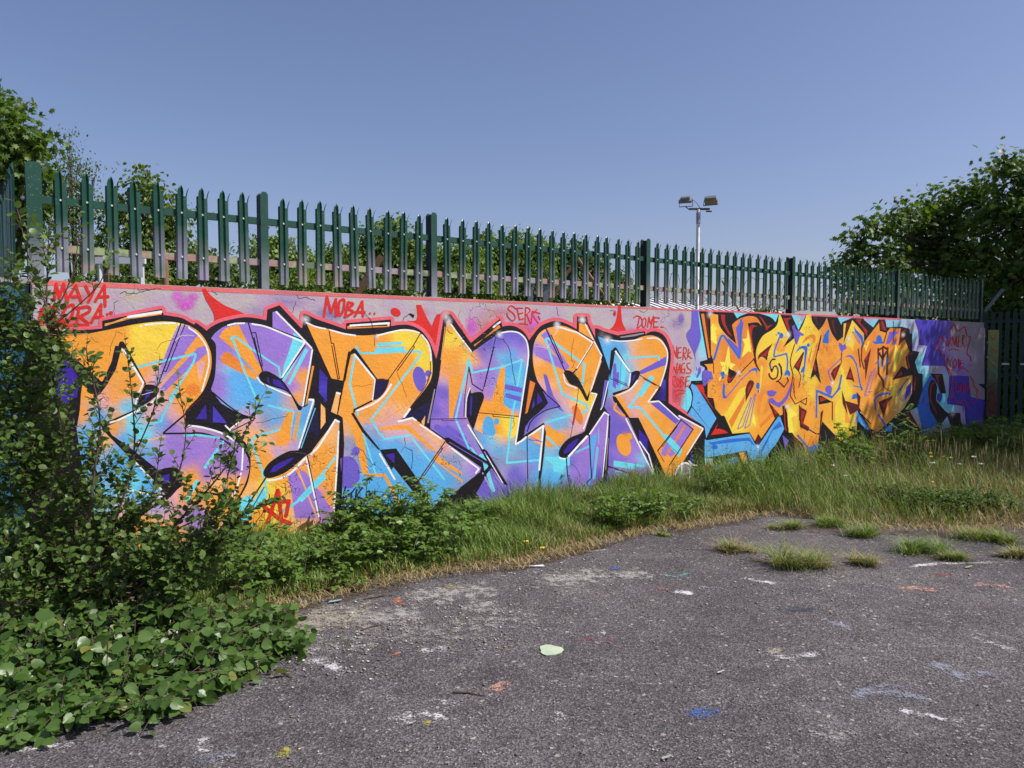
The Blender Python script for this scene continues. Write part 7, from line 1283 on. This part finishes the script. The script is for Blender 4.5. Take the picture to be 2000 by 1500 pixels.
for a in (('white', [(590, 1285), (640, 1300), (695, 1326)], 34), ('white', [(1730, 1378), (1800, 1396), (1925, 1424)], 26), ('paleblue', [(1620, 1362), (1740, 1352), (1850, 1368)], 70), ('paleblue', [(1780, 1280), (1880, 1322), (1985, 1312)], 40), ('white', [(1865, 1236), (1940, 1256), (1995, 1278)], 22, .8), ('white', [(1880, 1236), (1995, 1250)], 14, .8), ('white', [(1455, 1268), (1540, 1286), (1635, 1272)], 26, .9), ('white', [(1312, 1153), (1335, 1158), (1358, 1164)], 26, 1.3), ('white', [(1440, 1126), (1480, 1136), (1530, 1142)], 18), ('white', [(1340, 1145), (1420, 1150)], 12, .8),
          ('salmon', [(1738, 1147), (1850, 1155)], 22), ('red', [(1810, 1127), (1866, 1122)], 24), ('red', [(1880, 1170), (1950, 1182)], 20, .8), ('white', [(1764, 1109), (1830, 1102), (2010, 1097)], 16, 1.2), ('blue', [(1346, 1412), (1375, 1394), (1410, 1384)], 44), ('dark', [(1500, 1190), (1612, 1190)], 30), ('cyan', [(1275, 1120), (1318, 1128), (1362, 1116)], 10), ('grey', [(1185, 1128), (1280, 1118)], 60), ('grey', [(1040, 1146), (1130, 1128), (1210, 1118)], 100), ('grey', [(760, 1176), (880, 1158), (1010, 1150)], 90), ('grey', [(640, 1216), (740, 1206), (860, 1198)], 110), ('grey', [(880, 1190), (990, 1182)], 60), ('ochre', [(520, 1232), (640, 1206), (760, 1200)], 150), ('ochre', [(480, 1262), (600, 1242)], 90), ('white', [(500, 1250), (560, 1256)], 60, .8),
          ('white', [(728, 1424), (770, 1404), (830, 1398), (904, 1414)], 26, .9), ('white', [(676, 1358), (784, 1364), (860, 1368), (925, 1384)], 20, .8), ('white', [(905, 1414), (930, 1400), (925, 1378)], 22, .7), ('yellow', [(818, 1410), (846, 1414)], 34), ('yellow', [(515, 1482), (560, 1472), (565, 1455)], 30), ('yellow', [(790, 1470), (825, 1460)], 40, .8), ('orange', [(752, 1282), (785, 1276)], 12), ('orange', [(762, 1177), (792, 1174)], 30), ('red', [(1110, 1254), (1205, 1244)], 34, .8), ('white', [(1100, 1246), (1210, 1234)], 22, .7), ('violet', [(1062, 1284), (1082, 1286)], 14), ('salmon', [(960, 1338), (990, 1350)], 44), ('white', [(810, 1274), (880, 1268)], 26), ('white', [(360, 1440), (400, 1470), (460, 1500)], 40, .8), ('white', [(0, 1474), (90, 1462), (180, 1452)], 20, .9), ('paleblue', [(400, 1468), (430, 1492)], 60), ('blue', [(1180, 1112), (1220, 1110)], 26, .9), ('red', [(1300, 1148), (1275, 1158)], 24, .9), ('yellow', [(860, 1148), (905, 1146)], 18), ('green', [(920, 1160), (960, 1160)], 30, .5), ('paleblue', [(1590, 1214), (1690, 1232)], 50, .9), ('white', [(1060, 1404), (1110, 1398)], 36, .8), ('ochre', [(1490, 1270), (1530, 1280)], 40, 1.0), ('white', [(1120, 1080), (1200, 1074)], 14), ('white', [(1600, 1100), (1660, 1098)], 10), ('salmon', [(1890, 1140), (1990, 1150)], 40, .7), ('grey', [(1560, 1440), (1700, 1430)], 60, .7), ('paleblue', [(1260, 1280), (1310, 1215)], 24, .6), ('grey', [(430, 1340), (560, 1350)], 40, .6), ('grey', [(700, 1250), (900, 1230), (1100, 1190)], 120, .7), ('grey', [(560, 1270), (760, 1262)], 90, .7), ('brown', [(430, 1222), (560, 1194), (700, 1160), (850, 1130)], 46, 1.0), ('brown', [(850, 1130), (1000, 1112), (1160, 1072), (1240, 1052)], 34, 1.0), ('brown', [(1240, 1052), (1420, 1024), (1500, 1012)], 34, 1.0), ('brown', [(1500, 1014), (1640, 1036), (1880, 1046), (2010, 1040)], 50, 1.0), ('brown', [(1400, 1080), (1560, 1112), (1700, 1106)], 40, .8), ('brown', [(1740, 1084), (1880, 1100), (1990, 1094)], 40, .8), ('brown', [(1480, 1036), (1560, 1034), (1700, 1052)], 34, .8)): mark(*a)
# pale green dried paint puddle
def puddle():
    c = ground(1076, 1271); r = random.Random(4); k = c.y / FPX; V = []; n = 26
    for i in range(n):
        a = 2 * math.pi * i / n; rr = (1 + .12 * math.sin(3 * a + 1) + r.uniform(-.08, .08)); V.append((c.x + 24 * k * rr * math.cos(a), c.y + 24 * k * 1.05 * rr * math.sin(a), .0))
    m = MB(); m.prism(V, (0, 0, .004)); o = m.build('paint_puddle', plain('dried_paint', lin((172, 186, 158)), .7, .15, 9)); o.location.z = .003; tag(o, 'pale green round dried paint puddle on the asphalt', 'paint')
puddle()
def stones():
    r = np.random.default_rng(21); T = np.array([(1, 0, 0), (-.9, .2, 0), (0, 1, .1), (.1, -1, 0), (0, .1, .55), (0, 0, -.2)]); TF = np.array([(0, 2, 4), (2, 1, 4), (1, 3, 4), (3, 0, 4), (2, 0, 5), (1, 2, 5), (3, 1, 5), (0, 3, 5)])
    pts = []
    for (x0, x1, y0, y1, n, s0, s1) in ((500, 1000, 1175, 1275, 420, .004, .013), (900, 1500, 1070, 1200, 220, .004, .012), (540, 2000, 1200, 1495, 420, .003, .009), (1400, 2000, 1060, 1200, 200, .004, .012), (480, 760, 1255, 1330, 90, .005, .016), (800, 1240, 1085, 1130, 120, .005, .014)):
        for k in range(n): pts.append((r.uniform(x0, x1), r.uniform(y0, y1), r.uniform(s0, s1) * (1.5 if r.uniform() < .08 else 1)))
    V, F = [], []
    for i, (x, y, s) in enumerate(pts):
        g0 = ground(x, y); a = r.uniform(0, 6.28); R = np.array([[math.cos(a), -math.sin(a), 0], [math.sin(a), math.cos(a), 0], [0, 0, 1]]); t = T * (1, r.uniform(.5, .9), r.uniform(.5, 1)) * s; V.append(t @ R.T + np.array((g0.x, g0.y, .005))); F.append(TF + len(T) * i)
    t = NT('loose_stone'); ge = t.n('ShaderNodeNewGeometry'); t.base(t.ramp(ge.outputs['Random Per Island'], [(0, (.10, .09, .085)), (.35, (.26, .23, .2)), (.6, (.42, .38, .32)), (.75, (.62, .6, .57)), (.9, (.36, .24, .13)), (.97, (.3, .36, .45)), (1, (.5, .3, .18))])); t.rough(.8, .2)
    o = link('loose_stones', np_mesh('loose_stones', np.concatenate(V), np.concatenate(F)), t.m); tag(o, 'loose stones and paint flakes scattered over the asphalt', 'stones', kind='stuff')
stones()
for i, (x0, y0, x1, y1, lab) in enumerate(((705, 1233, 742, 1222, 'short dark twig lying on the bleached asphalt patch'), (884, 1354, 950, 1362, 'thin dark twig lying on bare asphalt'), (710, 1172, 770, 1164, 'thin dark twig at the verge edge'), (535, 1308, 572, 1328, 'small twig beside the creeping shrub'))):
    a, b = ground(x0, y0), ground(x1, y1); m = MB(); mid = (b - a) * .5 + Vector((0, .012, .008)); m.tube([(0, 0, .006), mid, (b - a) + Vector((0, 0, .006))], [.005, .0045, .002], 5); m.tube([mid, mid + Vector((.04, .03, .01))], [.003, .0015], 4); o = m.build('twig', M_BARK); o.location = a; tag(o, lab, 'twig')
for i, (x, y, w, c, lab) in enumerate(((1408, 1316, 14, (215, 222, 214), 'small curled white scrap on bare asphalt'), (1302, 1484, 20, (176, 186, 168), 'pale curled dry leaf at the bottom edge'), (1038, 1108, 52, (205, 205, 208), 'long thin white strip at the verge edge'), (655, 1177, 26, (150, 176, 190), 'flat pale blue scrap near the brambles'), (1892, 1110, 14, (176, 190, 140), 'small pale green leaf by the white line'), (806, 1416, 14, (232, 226, 236), 'small white flake inside the chalk swirl'))):
    g0 = ground(x, y); k = g0.y / FPX; L = w * k * .5; r = random.Random(i); d = min(L * .5, .03) if i != 2 else .012; m = MB(); a = [(-L, -d, .006), (-L * .2, -d * 1.2, .012), (L, -d * .6, .02 if i != 2 else .008), (L * .9, d * .8, .016), (0, d * 1.1, .008), (-L * .9, d * .7, .005)]; m.prism(a, (0, 0, .0015)); o = m.build('litter_scrap', plain('scrap', lin(c), .7, .1, 20)); o.location = (g0.x, g0.y, .002); tag(o, lab, 'litter')
